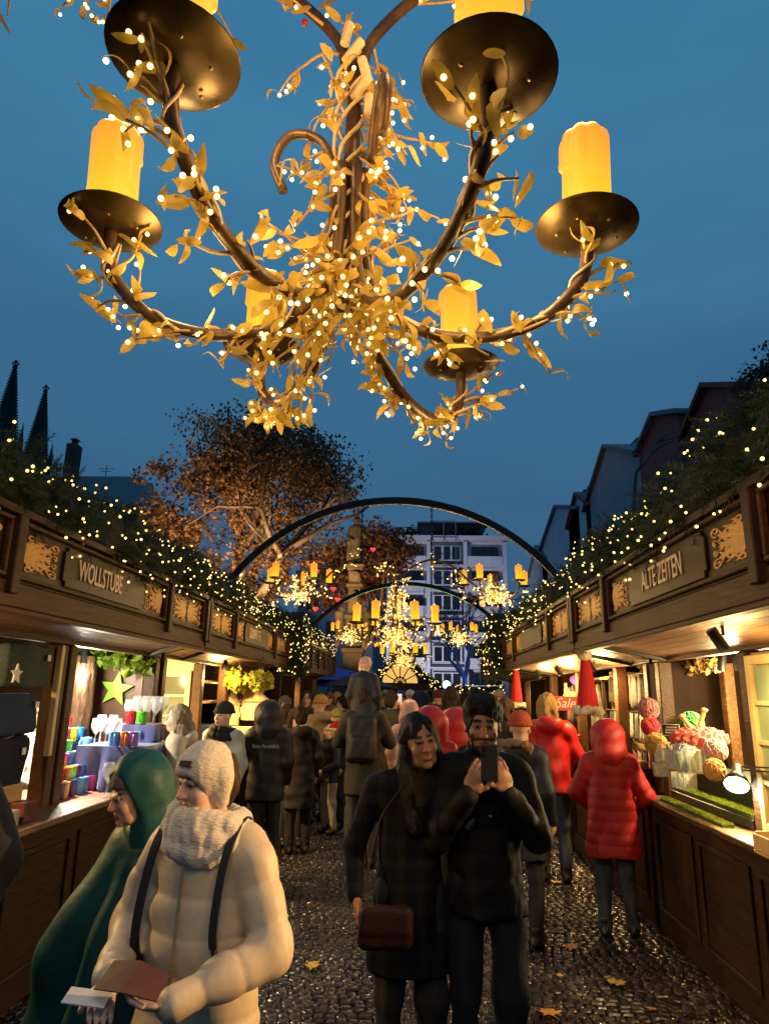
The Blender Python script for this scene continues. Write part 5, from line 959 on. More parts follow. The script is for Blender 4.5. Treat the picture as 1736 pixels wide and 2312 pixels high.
# ---------------------------------------------------------------- right stall: wool display
def lump(name, c, r, mat, label, cat, disp=None, h=.012, group=None):
    return tag(link(name, sdfmesh(name, [pe((0, 0, 0), r)], h, mat, disp), None, None, c), label, cat, group)
def knitd(amp, f):
    return lambda P: (amp * np.sin(P[:, 0] * f + np.sin(P[:, 2] * f)) * np.sin(P[:, 1] * f + P[:, 2] * f * .8)).astype(np.float32)
kx = at(1572, 1668, 5.4); MWOOL = M('coral_wool', (.62, .10, .07), .95, col2=(.5, .07, .05), scale=30, sheen=.3)
lump('chunky_knitting', (kx.x, 5.35, kx.z), (.2, .15, .08), MWOOL, 'coral chunky knitted cushion with two big wooden needles stuck in', 'knitting', knitd(.018, 75), .008)
for (px0, py0, px1, py1, l) in ((1560, 1645, 1538, 1618, 'shorter wooden knitting needle stuck in the coral knitting'), (1576, 1645, 1589, 1604, 'longer wooden knitting needle stuck in the coral knitting')):
    a, b = at(px0, py0, 5.38), at(px1, py1, 5.38); mb = MB(); mb.tube([a, b], .016, 10); mb.ball(b, .026, 10, 6, (1, 1, .7)); o = mb.build('knitting_needle', M('beech', (.62, .36, .12), .5, col2=(.55, .3, .1), scale=8)); smoothang(o); tag(o, l, 'needle', 'giant knitting needles')
def ball_of_wool(px, py, X, r, col, label, sd):
    p = at(px, py, X); root = empty('yarn_ball', p, U(0, 6), label, 'yarn', 'balls of wool'); m = M('wool_%s' % str(col), col, .95, col2=tuple(c * .75 for c in col), scale=40, sheen=.3); rr = random.Random(sd); MB().ball((0, 0, 0), r * .95, 14, 10).build('core', m, root, True)
    for k in range(18):
        q = Euler((rr.uniform(0, 3), rr.uniform(0, 3), rr.uniform(0, 3))).to_matrix(); MB().tube([q @ Vector((r * math.cos(t) * 1.0, r * math.sin(t) * 1.0, r * .25 * math.sin(2 * t + k))) for t in np.linspace(0, 2 * math.pi, 21)[:-1]], r * .055, 4, closed=True).build('strand', m, root, True)
for a in ((1614, 1694, 5.05, .075, (.72, .40, .36), 'pale pink ball of wool beside the window post', 1), (1467, 1640, 5.75, .07, (.55, .03, .05), 'red ball of wool against the leafy column', 2), (1463, 1600, 5.8, .08, (.45, .16, .16), 'dusky pink ball of wool above the red one', 3), (1480, 1680, 5.6, .08, (.52, .30, .03), 'mustard yellow ball of wool behind the clear boxes', 4), (1548, 1695, 5.3, .08, (.55, .55, .6), 'white and grey ball of wool under the coral knitting', 5), (1560, 1634, 5.75, .09, (.05, .3, .06), 'green ball of wool behind the needles', 6), (1612, 1738, 4.95, .07, (.6, .3, .08), 'orange and blue ball of wool low by the post', 7)): ball_of_wool(*a)
MPLAS = M('clear_plastic', (.9, .88, .75), .05, alpha=.22, spec=.9)
def clearbox(px, py, X, w, h, d, label, fill):
    p = at(px, py, X); root = empty('clear_box', p, U(-.3, .3), label, 'box', 'clear boxes of notions'); t = .004
    mb = MB(); mb.box((-d / 2, -w / 2, 0), (d / 2, w / 2, t)); mb.box((-d / 2, -w / 2, t), (-d / 2 + t, w / 2, h)); mb.box((d / 2 - t, -w / 2, t), (d / 2, w / 2, h)); mb.box((-d / 2 + t, -w / 2, t), (d / 2 - t, -w / 2 + t, h)); mb.box((-d / 2 + t, w / 2 - t, t), (d / 2 - t, w / 2, h)); mb.build('case', MPLAS, root)
    for k in range(9):
        x, y = U(-d * .35, d * .35), U(-w * .4, w * .4); MB().bar((x, y, .008), (x + U(-.02, .02), y + U(-.02, .02), h * U(.7, 1.05)), .014, .006).build('needle_pack', M('pack_%d_%s' % (k % 3, fill), [(fill, .5, .2), (.6, .6, .55), (.1, .2, .25)][k % 3], .4), root)
for a in ((1510, 1722, 5.5, .16, .14, .14, 'clear box of needles nearest the leafy column', .5), (1540, 1738, 5.3, .16, .13, .14, 'clear box of needles behind the moss strip', .2), (1572, 1745, 5.15, .16, .15, .14, 'clear box of notions under the pink ball of wool', .35), (1492, 1752, 5.45, .14, .09, .1, 'small clear box at the front near the moss', .7), (1545, 1780, 5.05, .14, .1, .1, 'small clear box in the middle of the moss', .6)): clearbox(*a)
MMOSS = leafmat('moss', (.16, .24, .015), (.30, .34, .02), .8, .3)
def moss(name, y0, y1, X, z, w, n, label, seed):
    rng = np.random.default_rng(seed); c = np.stack([X + rng.uniform(-w, w, n), rng.uniform(y0, y1, n), np.full(n, z)], 1); m = rmat(n, rng, .6, 1.2); m[:, :, 2] = rng.normal(0, .25, (n, 3)) + (0, 0, 1); V, F = scatter([(-.006, 0, 0), (.006, 0, 0), (0, 0, .014)], [(0, 1, 2)], withpos(m, c)); o = link(name, npmesh(name, V, F, mats=[MMOSS])); tag(o, label, 'moss')
    b = MB().box((X - w, y0, z - .02), (X + w, y1, z + .004)).build('mat', M('moss_mat', (.05, .08, .01), .9)); b.parent = o
moss('moss_strip', 4.6, 5.7, 1.9, .99, .035, 3500, 'bright green moss strip along the counter edge', 1); moss('moss_edge', 4.5, 5.8, 2.06, 1.06, .05, 3500, 'moss lining the black tray under the clear boxes', 2)
tag(MB().box((2.0, 4.5, .977), (2.6, 5.85, 1.038)).build('display_tray', MBLK, bevel=.005), 'black display tray full of wool goods', 'tray')
tag(MB().box((2.14, 4.52, 1.04), (2.7, 5.8, 1.21)).build('display_block', M('dark_green_cloth', (.02, .03, .012), .8), bevel=.02), 'dark covered block raising the wool display', 'block')
def card(px, py, X, w, h, label):
    p = at(px, py, X); root = empty('sign_card', p, 1.1, label, 'sign', 'black price cards'); MB().box((-.004, -w / 2, -h / 2), (.0, w / 2, h / 2)).build('board', M('card_black', (.02, .02, .022), .5), root, bevel=.001); fr = MB(); frame4(fr, -w / 2, w / 2, -h / 2, h / 2, -.0045, -1, .006, .002); fr.build('border', M('card_white', (.75, .72, .6), .6), root)
    for k in range(3): MB().box((-.0065, -w * .36 + U(0, .01), h * (.22 - .22 * k) - .006), (-.005, w * .36 - U(0, .02), h * (.22 - .22 * k) + .006)).build('writing', MT['card_white'], root)
card(1513, 1648, 5.5, .13, .085, 'black card with white writing left of the needles'); card(1537, 1684, 5.3, .08, .08, 'small black card under the coral knitting')
vines('leaf_column', [atx(1465, 1500, 2.45), atx(1478, 1560, 2.4), atx(1490, 1620, 2.4), atx(1485, 1690, 2.42)], 230, .45, MGOLDL, 'golden eucalyptus leaves on the column beside the wool', .05, 'leaf garland', 4)
vines('leaf_swag', [atx(1465, 1512, 2.35), atx(1530, 1512, 2.3), atx(1605, 1505, 2.3)], 150, .42, MGOLDL, 'golden eucalyptus swag under the eaves by the spot lamps', .035, 'leaf garland', 5)
BR1('inner_post', MB().box((2.42, 5.66, .98), (2.5, 5.76, 2.0)), MW2)
# desk lamp
def desk_lamp():
    hp = atx(1662, 1766, 1.95); root = empty('desk_lamp', (2.0, 3.55, .978), 0, 'black articulated desk lamp lit on the counter', 'desk lamp'); o = Vector((2.0, 3.55, .978)); h = Vector(hp) - o; MB().lathe([(.001, 0), (.075, 0), (.075, .015), (.012, .022)], 18).build('base', MBLK, root)
    e = Vector((.02, -.08, .42)); k = h + Vector((0, -.1, .1))
    MB().bar((0, .012, .02), e + Vector((0, .012, 0)), .01).build('lower_arm', MBLK, root); MB().bar((0, -.012, .02), e - Vector((0, .012, 0)), .01).build('lower_arm', MBLK, root); MB().bar(e + Vector((0, 0, .012)), k, .009).build('upper_arm', MBLK, root); MB().bar(e - Vector((0, 0, .012)), k - Vector((0, 0, .02)), .009).build('upper_arm', MBLK, root)
    M4 = Matrix.Translation(h) @ Vector((-.45, -.75, -.75)).to_track_quat('-Z', 'Y').to_matrix().to_4x4(); s = MB(); s.lathe([(.02, .13), (.03, .125), (.034, .07), (.062, .02), (.078, -.03), (.075, -.03), (.058, .02), (.03, .065)], 22, M4=M4); s.build('shade', MBLK, root, True); MB().lathe([(.001, -.022), (.068, -.022)], 20, M4=M4).build('bulb_face', glow('desk_glow', (1, .86, .6), 9), root)
    b = M4 @ Vector((0, 0, -.05)); lamp('light', b, 26, (1, .78, .48), .04, root, 'SPOT', aim((0, 0, 0), M4.to_3x3() @ Vector((0, 0, -1))), 140, .5)
desk_lamp()
def tray():
    root = empty('wooden_tray', (1.9, 3.55, .978), 0, 'light wooden tray with handle slots on the counter', 'tray'); m = M('birch', (.62, .40, .16), .5, col2=(.55, .34, .12), scale=4, stretch=(2, 6, 2)); w, l, h = .17, .36, .09
    MB().box((-w, -l, 0), (w, l, .012)).build('bottom', m, root)
    for a, b, lo in (((-w, -l, .0125), (-w + .014, l, h), 0), ((w - .014, -l, .0125), (w, l, h), 0)): MB().box(a, b).build('side', m, root, bevel=.003)
    for y in (-l, l - .014):
        mb = MB(); a, b = -w + .0145, w - .0145; mb.box((a, y, .0125), (b, y + .014, .045)); mb.box((a, y, .07), (b, y + .014, h + .01)); mb.box((a, y, .0455), (-.06, y + .014, .0695)); mb.box((.06, y, .0455), (b, y + .014, .0695)); mb.build('end', m, root)
    for k in range(10): MB().ball((U(-w * .7, w * .7), U(-l * .8, l * .8), .03), .022, 8, 6, (1, 1.5, .6)).build('trinket', M('trinket_%d' % (k % 4), [(.5, .05, .05), (.6, .5, .3), (.05, .2, .1), (.5, .2, .05)][k % 4], .5), root, True)
tray()
# ---------------------------------------------------------------- second right stall: hats, scarves, sale sign
MREDK = M('red_knit', (.50, .012, .016), .95, col2=(.38, .008, .012), scale=60, stretch=(1, 1, .15), bump=.6, bscale=70); MFUR = M('cream_fur', (.70, .58, .40), .95, col2=(.55, .45, .3), scale=30, bump=1., bscale=50)
def santahat(top, ln, r, label):
    root = empty('santa_hat', top, 0, label, 'hat', 'red knitted hats hung under the eaves'); prof = [(.02, -.03)] + [(.035 + (r - .035) * t ** .9, -.03 - (ln - .03) * t) for t in np.linspace(0, 1, 14)]
    MB().lathe(prof[::-1], 22, jit=lambda a, j: 1 + .05 * math.sin(11 * a)).build('hat_cone', MREDK, root, True); link('pompom', sdfmesh('pompom', [pe((0, 0, 0), (.065, .065, .065))], .012, MFUR, wob(.006, 60, 3)), None, root)
    P = [pc((r * math.cos(a), r * math.sin(a), -ln), (r * math.cos(a + .42), r * math.sin(a + .42), -ln + .01 * math.sin(5 * a)), .034, .034, .02) for a in np.arange(0, 6.28, .42)]; link('fur_brim', sdfmesh('fur_brim', P, .012, MFUR, wob(.008, 50, 4)), None, root); MB().bar((0, 0, .05), (0, 0, .14), .005).build('cord', MBLK, root)
a, b = atx(1320, 1478, 1.52), atx(1330, 1605, 1.52); santahat(a, a.z - b.z, .1, 'long red knitted hat with white pompom, the nearer of two'); a, b = atx(1164, 1505, 1.48), atx(1163, 1592, 1.48); santahat(a, a.z - b.z, .09, 'long red knitted hat with white pompom, the farther of two')
def hang(y, X, zt, ln, w, mat, label, seed, name='scarf'):
    n = 9; V = []; F = []; m = 6
    for j in range(m):
        for i in range(n): t = i / (n - 1); f = j / (m - 1); V.append((X + .018 * math.sin(t * 9 + seed) * (.4 + f), y + (t - .5) * w * (.75 + .35 * f), zt - ln * f - .01 * math.sin(i + seed)))
    F = [(j * n + i, j * n + i + 1, (j + 1) * n + i + 1, (j + 1) * n + i) for j in range(m - 1) for i in range(n - 1)]; o = MB().add(V, F).build(name, mat, smooth=True); md = o.modifiers.new('th', 'SOLIDIFY'); md.thickness = .012; return tag(o, label, 'scarf', 'scarves hung in the red hats stall')
sc_cols = [(.10, .035, .025), (.16, .12, .09), (.07, .06, .055), (.14, .04, .03), (.05, .04, .04), (.18, .13, .10)]; sg_cols = [(.16, .17, .15), (.42, .40, .33), (.08, .09, .09), (.30, .29, .25), (.12, .10, .10)]; lo_cols = [(.3, .2, .16), (.08, .05, .05), (.42, .3, .2), (.16, .06, .05)]
q = 0
for row, (zt, ln, cs, nm) in enumerate(((1.93, .30, sc_cols, 'top rail'), (1.58, .27, sg_cols, 'middle rail'), (1.25, .26, lo_cols, 'lowest rail'))):
    for i in range(8): c = cs[i % len(cs)]; hang(6.62 + i * .17, 2.12, zt, ln * U(.85, 1.1), .14, M('scarf_%d_%d' % (row, i % len(cs)), c, .85, col2=tuple(x * .45 for x in c), scale=9, stretch=(1, 1, 3)), '%s scarf from the wool stall post on the %s' % (NUM[i] if i < 7 else 'last', nm), q); q += 1
    BR2('rail', MB().bar((2.11, 6.5, zt + .012), (2.11, 8.0, zt + .012), .012), MBLK)
for i in range(10): hang(8.2 + i * .22, 2.14, 1.9 - .03 * (i % 3), U(.3, .6), .19, M('scarf_far_%d' % (i % 5), [(.07, .03, .02), (.12, .09, .05), (.05, .05, .05), (.15, .05, .03), (.2, .16, .1)][i % 5], .85, col2=(.02, .015, .012), scale=14), '%s dark patterned scarf beyond the cream side board, counted away from it' % (NUM + ['eighth', 'ninth', 'tenth'])[i], i)
def sale():
    p = at(1273, 1588, 8.0); root = empty('sale_sign', p, 0, 'red sign reading Sale in white script', 'sign'); [MB().bar((sx, 0, .07), (sx, 0, 2.06 - p.z), .004).build('cord', MBLK, root) for sx in (-.12, .12)]; w, h = .17, .135; MB().box((-w, -.008, -h / 2 - .01), (w, .008, h / 2 + .01)).build('board', M('sale_red', (.60, .02, .015), .5), root, bevel=.003); me = textmesh('Sale', .15, .002, .0, .9); me.transform(Matrix.Shear('XZ', 4, (.35, 0)) if False else Matrix(((1, .32, 0, 0), (0, 1, 0, 0), (0, 0, 1, 0), (0, 0, 0, 1)))); me.materials.append(M('sale_white', (.85, .8, .75), .5)); link('lettering', me, None, root, (.02, -.0105, 0), (math.pi / 2, 0, 0))
sale()
def basket(px, py, Y, r, h, label, fillcol):
    p = at(px, py, Y); p.z = .977; root = empty('wicker_basket', p, 0, label, 'basket'); mb = MB()
    for j in range(7): z = h * j / 6; mb.tube([((r * (.8 + .2 * j / 6) + .006 * (-1) ** (k + j)) * math.cos(k * math.pi / 10), (r * (.8 + .2 * j / 6) + .006 * (-1) ** (k + j)) * math.sin(k * math.pi / 10), z) for k in range(20)], .011, 5, closed=True)
    mb.build('weave', M('wicker', (.10, .055, .025), .7), root, True); MB().lathe([(.001, .005), (r * .76, .005), (r * .95, h)], 14).build('liner', MW, root)
    for k in range(8): MB().ball((U(-.6, .6) * r, U(-.6, .6) * r, h + .01), .05, 8, 6).build('goods', M('goods_%d' % (k % 3), [fillcol, (.5, .4, .2), (.4, .1, .1)][k % 3], .8), root, True)
basket(1275, 1700, 8.7, .18, .3, 'dark wicker basket under the sale sign', (.3, .2, .1)); basket(1440, 1770, 6.35, .14, .17, 'basket of pink and white wool at the end of the scarf rails', (.55, .08, .2))
for i, (px, py, c, l) in enumerate(((1265, 1650, (.45, .3, .1), 'cream woollen hat in the basket under the sale sign'), (1305, 1535, (.3, .02, .3), 'violet cap hanging above the sale sign'), (1290, 1575, (.5, .5, .05), 'yellow green woollen cap above the sale sign'))):
    p = at(px, py, 9.1); lump('woollen_cap', p, (.11, .1, .075), M('cap_%d' % i, c, .9, bump=.4, bscale=60), l, 'hat', wob(.006, 40, i))
BR2('shelf', MB().box((2.3, 7.3, 1.93), (2.7, 10.5, 1.96)), M('yellow_shelf', (.6, .45, .12), .6)); BR2('side_board', MB().box((2.2, 8.08, .98), (2.75, 8.11, 2.0)), MCREAM)  # shelf in one even yellow tone
# ---------------------------------------------------------------- fallen leaves
LFV = [(0, -.05), (-.02, -.03), (-.055, -.035), (-.045, -.01), (-.075, .01), (-.045, .022), (-.04, .05), (-.016, .038), (0, .075), (.016, .038), (.04, .05), (.045, .022), (.075, .01), (.045, -.01), (.055, -.035), (.02, -.03)]
def fallen(px, py, col, label, rz, sc=1.):
    d = CROT @ Vector(((px - PW / 2) / FPX, -(py - PH / 2) / FPX, -1)); p = CAM + d * ((.012 - CAM.z) / d.z); me = MB().add([(0, 0, .012)] + [(x, y, .004 + .018 * abs(math.sin(3 * x * 20 + rz)) * (abs(x) + abs(y)) / .1) for x, y in LFV], [(0, i + 1, (i + 1) % 16 + 1) for i in range(16)])
    o = me.build('fallen_leaf', leafmat('fallen_%s' % str(col), col, tuple(c * .7 for c in col), .45, .1)); o.location = p; o.rotation_euler = (U(-.1, .1), U(-.1, .1), rz); o.scale = (sc * .88,) * 3; tag(o, label, 'leaf', 'fallen leaves on the wet setts'); s = MB(); s.tube([(0, -.04, .008), (.012, -.1, .006)], .002, 4).build('stalk', MTWIG, o)
Y1, O1 = (.62, .36, .04), (.55, .22, .03)
for a in ((1257, 1993, Y1, 'yellow leaf behind the red jacket wearer\'s feet', .4), (1292, 2140, O1, 'orange leaf lying between the couple and the child in red', 1.2), (1392, 2220, Y1, 'bright yellow maple leaf, nearest the stall shadow edge', 2.2, 1.1), (1242, 2290, O1, 'large orange leaf at the bottom edge beside the man', .2, 1.1), (1468, 2278, O1, 'small orange leaf near the bottom edge', 2.8, .6), (1447, 2013, Y1, 'yellow leaf beside the child in red, against the counter', 1.9, .7), (1428, 2093, O1, 'brown leaf at the child in red coat\'s shoe', .9, .7), (1380, 1963, O1, 'pale brown leaf between the child in red\'s legs', .3, .7), (708, 2182, Y1, 'yellow leaf on the dark setts beside the cream coat', 1.5, 1.), (1265, 2203, Y1, 'small pale leaf alone on the setts left of the maple leaf', 2., .5)): fallen(*a)
# ---------------------------------------------------------------- people
def xf(prims, Rm, t):
    Rm = np.array(Rm, float); t = np.array(t, float); out = []
    for ty, a, k, ng in prims:
        if ty == 'c': out.append((ty, (Rm @ np.array(a[0], float) + t, Rm @ np.array(a[1], float) + t) + tuple(a[2:]), k, ng))
        elif ty == 'e': out.append((ty, (Rm @ np.array(a[0], float) + t, a[1], Rm @ (np.array(a[2]) if a[2] is not None else np.eye(3))), k, ng))
        elif ty == 'b': out.append((ty, (Rm @ np.array(a[0], float) + t, a[1], Rm @ (np.array(a[2]) if a[2] is not None else np.eye(3)), a[3]), k, ng))
        else: out.append((ty, (a[0] + t[2], a[1]), k, ng))
    return out
def head_prims(fem=False):
    j = .9 if fem else 1.
    P = [pe((0, .015, .035), (.074, .094, .088), .02), pe((0, -.022, -.03), (.060 * (.97 if fem else 1), .070, .088), .03), pc((-.028 * j, -.04, -.085), (.028 * j, -.04, -.085), .030, .030, .03), pe((0, -.076, -.103), (.02, .018, .017), .02)]
    for s in (-1, 1): P += [pe((s * .036, -.06, -.028), (.026, .026, .028), .02), pc((s * .042, -.078, .026), (s * .012, -.088, .022), .009, .009, .012)]
    for s in (-1, 1): P += [pe((s * .031, -.099, .006), (.018, .016, .0115), .012, None, True), pc((s * .017, -.0865, .0125), (s * .031, -.0885, .0155), .0042, .0045, .004), pc((s * .031, -.0885, .0155), (s * .046, -.081, .0115), .0045, .004, .004), pc((s * .018, -.085, .0005), (s * .044, -.081, .001), .0042, .004, .005)]
    P += [pc((0, -.088, .012), (0, -.11, -.028), .0075, .0125, .012)]
    for s in (-1, 1): P += [pe((s * .012, -.1, -.031), (.0085, .010, .008), .006)]
    P += [pc((-.02, -.085, -.0575), (.02, -.085, -.0575), .0075, .0075, .006), pc((-.006, -.0915, -.056), (.006, -.0915, -.056), .006, .006, .006), pc((-.015, -.087, -.0715), (.015, -.087, -.0715), .0085, .0085, .006)]
    for s in (-1, 1): P += [pe((s * .0765, .008, -.004), (.010, .021, .033), .008), pe((s * .086, .004, .0), (.006, .012, .02), .004, None, True)]
    return P
def face_colors(skin, brow=(.03, .02, .015), lip=None, beard=None, smile=False, shade=.0):
    lip = lip or (skin[0] * .75, skin[1] * .45, skin[2] * .45)
    def f(Q):
        x, y, z = Q.T; C = np.tile(np.array(skin, np.float32), (len(Q), 1)); front = (y < -.055) & (np.abs(x) < .07) & (z > -.14) & (z < .1)
        C[front & (np.abs(x) < .045) & (z < .005) & (z > -.05)] *= np.array([1.05, .9, .88])
        if beard is not None:
            b = (z < -.022 - .25 * np.maximum(0, .05 - np.abs(x)) * 0) & (y < .02) & (z > -.125) & ((np.abs(x) > .047) | (z < -.078) | ((z < -.040) & (z > -.053))); C[b & (np.linalg.norm(Q, axis=1) < .15)] = beard
        m = front & (np.abs(x) < .024) & (z < -.051) & (z > -.079) & (y < -.084); C[m] = lip
        if smile: t = front & (np.abs(x) < .018) & (np.abs(z + .0640 - 7 * x * x) < .0036); C[t] = (.46, .38, .33)
        else: C[front & (np.abs(x) < .023) & (np.abs(z + .0645) < .0024)] = np.array(lip) * .25
        zz = .0335 - 3.2 * (np.abs(x) - .03) ** 2; C[front & (np.abs(x) > .012) & (np.abs(x) < .054) & (np.abs(z - zz) < .0062)] = brow
        e = front & ((np.abs(x) - .031) ** 2 / .018 ** 2 + (z - .007) ** 2 / .0085 ** 2 < 1.25); C[e] = np.array(skin) * .35
        return C
    return f
def hand_prims(w, d, n, s, curl=.5, sc=1., spread=1.):
    """wrist w, finger direction d, palm normal n, thumb on side s"""
    w = np.array(w, float); d = np.array(d, float); d /= np.linalg.norm(d); n = np.array(n, float); n -= d * (n @ d); n /= np.linalg.norm(n); sd = np.cross(d, n); Rm = np.stack([sd, n, d], 1)
    P = [pe(w + d * .05 * sc, (.042 * sc, .016 * sc, .052 * sc), .015, Rm)]
    for i, L in enumerate((.062, .076, .082, .074)):
        o = w + d * .088 * sc + sd * (-s) * (i - 1.5) * -.0205 * sc * spread * -1; a = curl * .55; p = o; dd = d.copy()
        for j, f in enumerate((.46, .30, .24)):
            dd = dd * math.cos(a) + n * math.sin(a); dd /= np.linalg.norm(dd); q = p + dd * L * f * sc; r = (.0092 - .001 * j) * sc; P.append(pc(p, q, r, r * .93, .006)); p = q; a = curl * .8
    o = w + d * .03 * sc + sd * s * .032 * sc; dd = d * .7 + sd * s * .75 + n * .25; dd /= np.linalg.norm(dd); q = o + dd * .04 * sc; d2 = d * .9 + sd * s * .1 + n * .35 * curl; d2 /= np.linalg.norm(d2); P += [pc(w + d * .02 * sc, o, .018 * sc, .014 * sc, .012), pc(o, q, .0125 * sc, .0105 * sc, .008), pc(q, q + d2 * .034 * sc, .0105 * sc, .0085 * sc, .006)]
    return P
EYEM = {}
def eye_mesh():
    if 'e' in EYEM: return EYEM['e']
    mb = MB(); n = 14; V = []; m = 10; mats = [M('eye_white', (.36, .31, .28), .2), M('iris', (.018, .010, .007), .12)]
    vs = [Vector((0, -1, 0))]
    for j in range(1, m): t = math.pi * j / m; vs += [Vector((math.sin(t) * math.cos(2 * math.pi * k / n), -math.cos(t), math.sin(t) * math.sin(2 * math.pi * k / n))) for k in range(n)]
    vs.append(Vector((0, 1, 0))); fs = []; mi = []
    for k in range(n): fs.append((0, 1 + k, 1 + (k + 1) % n)); mi.append(1)
    for j in range(m - 2):
        for k in range(n): fs.append((1 + j * n + k, 1 + (j + 1) * n + k, 1 + (j + 1) * n + (k + 1) % n, 1 + j * n + (k + 1) % n)); mi.append(1 if j < 1 else 0)
    e = len(vs) - 1; fs += [(e, 1 + (m - 2) * n + (k + 1) % n, 1 + (m - 2) * n + k) for k in range(n)]; mi += [0] * n; mb.add([v * .0128 for v in vs], fs); mb.mi = mi; EYEM['e'] = mb.mesh('eye', mats, True); return EYEM['e']
SKIN = dict(light=(.62, .36, .25), pale=(.70, .44, .32), brown=(.30, .145, .075), tan=(.42, .22, .12)); HAIRM = {}
def hairmat(c): return M('hair_%s' % str(c), c, .6, col2=tuple(x * .5 for x in c), scale=40, stretch=(5, 5, .5), bump=.9, bscale=60, spec=.3)
DEF = dict(le=(.225, .03, 1.13), lw=(.215, -.09, .90), re=(-.225, .03, 1.13), rw=(-.215, -.09, .90), hy=0., hp=0., ht=0., hx=0., hyy=0., lk=(.10, -.02, .49), la=(.10, .03, .08), rk=(-.10, -.02, .49), ra=(-.10, .03, .08), lcurl=.6, rcurl=.6, ld=None, ln=None, rd=None, rn=None, hs=1.)
def person(label, loc, rz, H, coat, pants=(.02, .02, .025), skin='light', pose=None, hat=None, hair=None, scarf=None, h=.012, fem=False, beard=None, smile=False, group=None, face=True, shoes=(.015, .012, .01), legs=True, brow=(.03, .02, .015), headscale=1., wob_=.006, hands=True):
    p = dict(DEF); p.update(pose or {}); root = empty('person', loc, rz, label, 'person', group); S = H / 1.72; root.scale = (S, S, S); A = lambda k: np.array(p[k], float)
    Rh = np.array(Euler((p['hp'], p['ht'], p['hy'])).to_matrix()); hc = np.array((p['hx'], -.015 + p['hyy'], 1.60)); sk = SKIN[skin] if isinstance(skin, str) else skin; hs = headscale
    hp = [(t, tuple((np.array(v) * hs if (isinstance(v, tuple) and len(v) == 3) else (v * hs if isinstance(v, float) else v)) for v in a), k * hs, ng) for t, a, k, ng in head_prims(fem)] if face else [pe((0, .01, .01), (.078, .098, .115), .02)]
    nk = np.array((0, .02, 1.43)); B = xf(hp, Rh, hc) + [pc(hc + Rh @ np.array((0, .02, -.07)), nk, .052, .058, .03), pc(nk, (0, .02, 1.3), .05, .065, .05), pc((0, .01, 1.3), (0, 0, .98), .065, .07, .06)]
    for s, sh, e, w, cu, dk, nn in ((1, (.17, .01, 1.39), 'le', 'lw', 'lcurl', 'ld', 'ln'), (-1, (-.17, .01, 1.39), 're', 'rw', 'rcurl', 'rd', 'rn')):
        d = A(dk) if p[dk] is not None else A(w) - A(e); n = A(nn) if p[nn] is not None else np.array((-s * 1., -.2, 0)); B += [pc((0, .01, 1.36), sh, .05, .035, .03), pc(sh, A(e), .034, .03, .03), pc(A(e), A(w), .034, .025, .02)]
        if hands and h < .016: B += hand_prims(A(w), d, n, s if p[nn] is None else p.get('ts' + dk[0], s), p[cu], p['hs'])
        elif hands: B += [pe(A(w) + d / np.linalg.norm(d) * .06, (.04, .04, .06), .02)]
    if legs:
        for s in 'lr': B += [pc((.09 if s == 'l' else -.09, 0, .95), A(s + 'k'), .07, .045, .04), pc(A(s + 'k'), A(s + 'a'), .045, .035, .03)]
    cf = face_colors(sk, brow, None, beard, smile); bm = M('skin', (.5, .3, .2), .48, attr='Col', sss=.08 if h < .011 else 0)
    hb = min(h, .0056) if h < .0105 else (.008 if h < .013 else h); me = sdfmesh('body', B, hb if face else h, bm, None, lambda V: cf((V - hc) @ Rh / hs)); link('body', me, None, root)
    if face and h < .016:
        for s in (-1, 1): e = link('eye', eye_mesh(), None, root, hc + Rh @ (np.array((s * .031, -.0745, .0072)) * hs)); e.rotation_euler = Matrix(Rh.tolist()).to_euler()
    # trousers and shoes
    if legs:
        pm = M('cloth_%s' % str(pants), pants, .85, col2=tuple(x * .7 for x in pants), scale=9, bump=.15, bscale=50); T = [pe((0, 0, .95), (.135, .09, .11), .04)]
        for s in 'lr': T += [pc((.09 if s == 'l' else -.09, 0, .93), A(s + 'k'), .088, .068, .04), pc(A(s + 'k'), A(s + 'a') + (0, 0, .0), .068, .056, .03)]
        link('trousers', sdfmesh('trousers', T, max(h, .011), pm, wob(.008, 26, 3, .8)), None, root)
        for s in 'lr': a = A(s + 'a'); link('shoe', sdfmesh('shoe', [pe(a + (0, -.045, -.035), (.05, .125, .05), .02), pc(a, a + (0, 0, .05), .052, .055, .03), pz(.0)], max(h, .011), M('leather_%s' % str(shoes), shoes, .4)), None, root)
    # coat
    if coat:
        cm = coat['mat']; hem = coat.get('hem', .82); wf = coat.get('w', 1.) * .87; q = coat.get('q'); fl = coat.get('flare', .0); n = q[1] if q else 0; dy = coat.get('dy', .82)
        tq = (q[0], n * (1.36 - hem) / .5) if q else None; aq = (q[0] * .8, n * .62) if q else None
        T = [pc((0, .005, 1.36), (0, 0, hem), .138 * wf, (.165 + fl) * wf, .05, (1.18, dy, 1), tq), pc((-.125, .01, 1.39), (.125, .01, 1.39), .072, .072, .06), pz(hem)]
        for s, sh, e, w in ((1, (.165, .01, 1.385), 'le', 'lw'), (-1, (-.165, .01, 1.385), 're', 'rw')):
            T += [pc(sh, A(e), .076 * wf, .066 * wf, .04, None, aq), pc(A(e), A(w) + (A(w) - A(e)) * -.04, .064 * wf, .048 * wf, .03, None, aq)]
        if coat.get('collar', 1): T += [pc((0, .02, 1.42), (0, .012, 1.475), .085, .078, .02), pe((0, 0, 1.52), (.062, .066, .05), .01, None, True)]
        if coat.get('hood') == 'down': T += [pe((0, .12, 1.44), (.13, .075, .085), .04), pe((0, .10, 1.52), (.085, .05, .05), .02, None, True)]
        link('coat', sdfmesh('coat', T, h, cm, wob(wob_, 20, int(H * 1000), 1.2)), None, root)
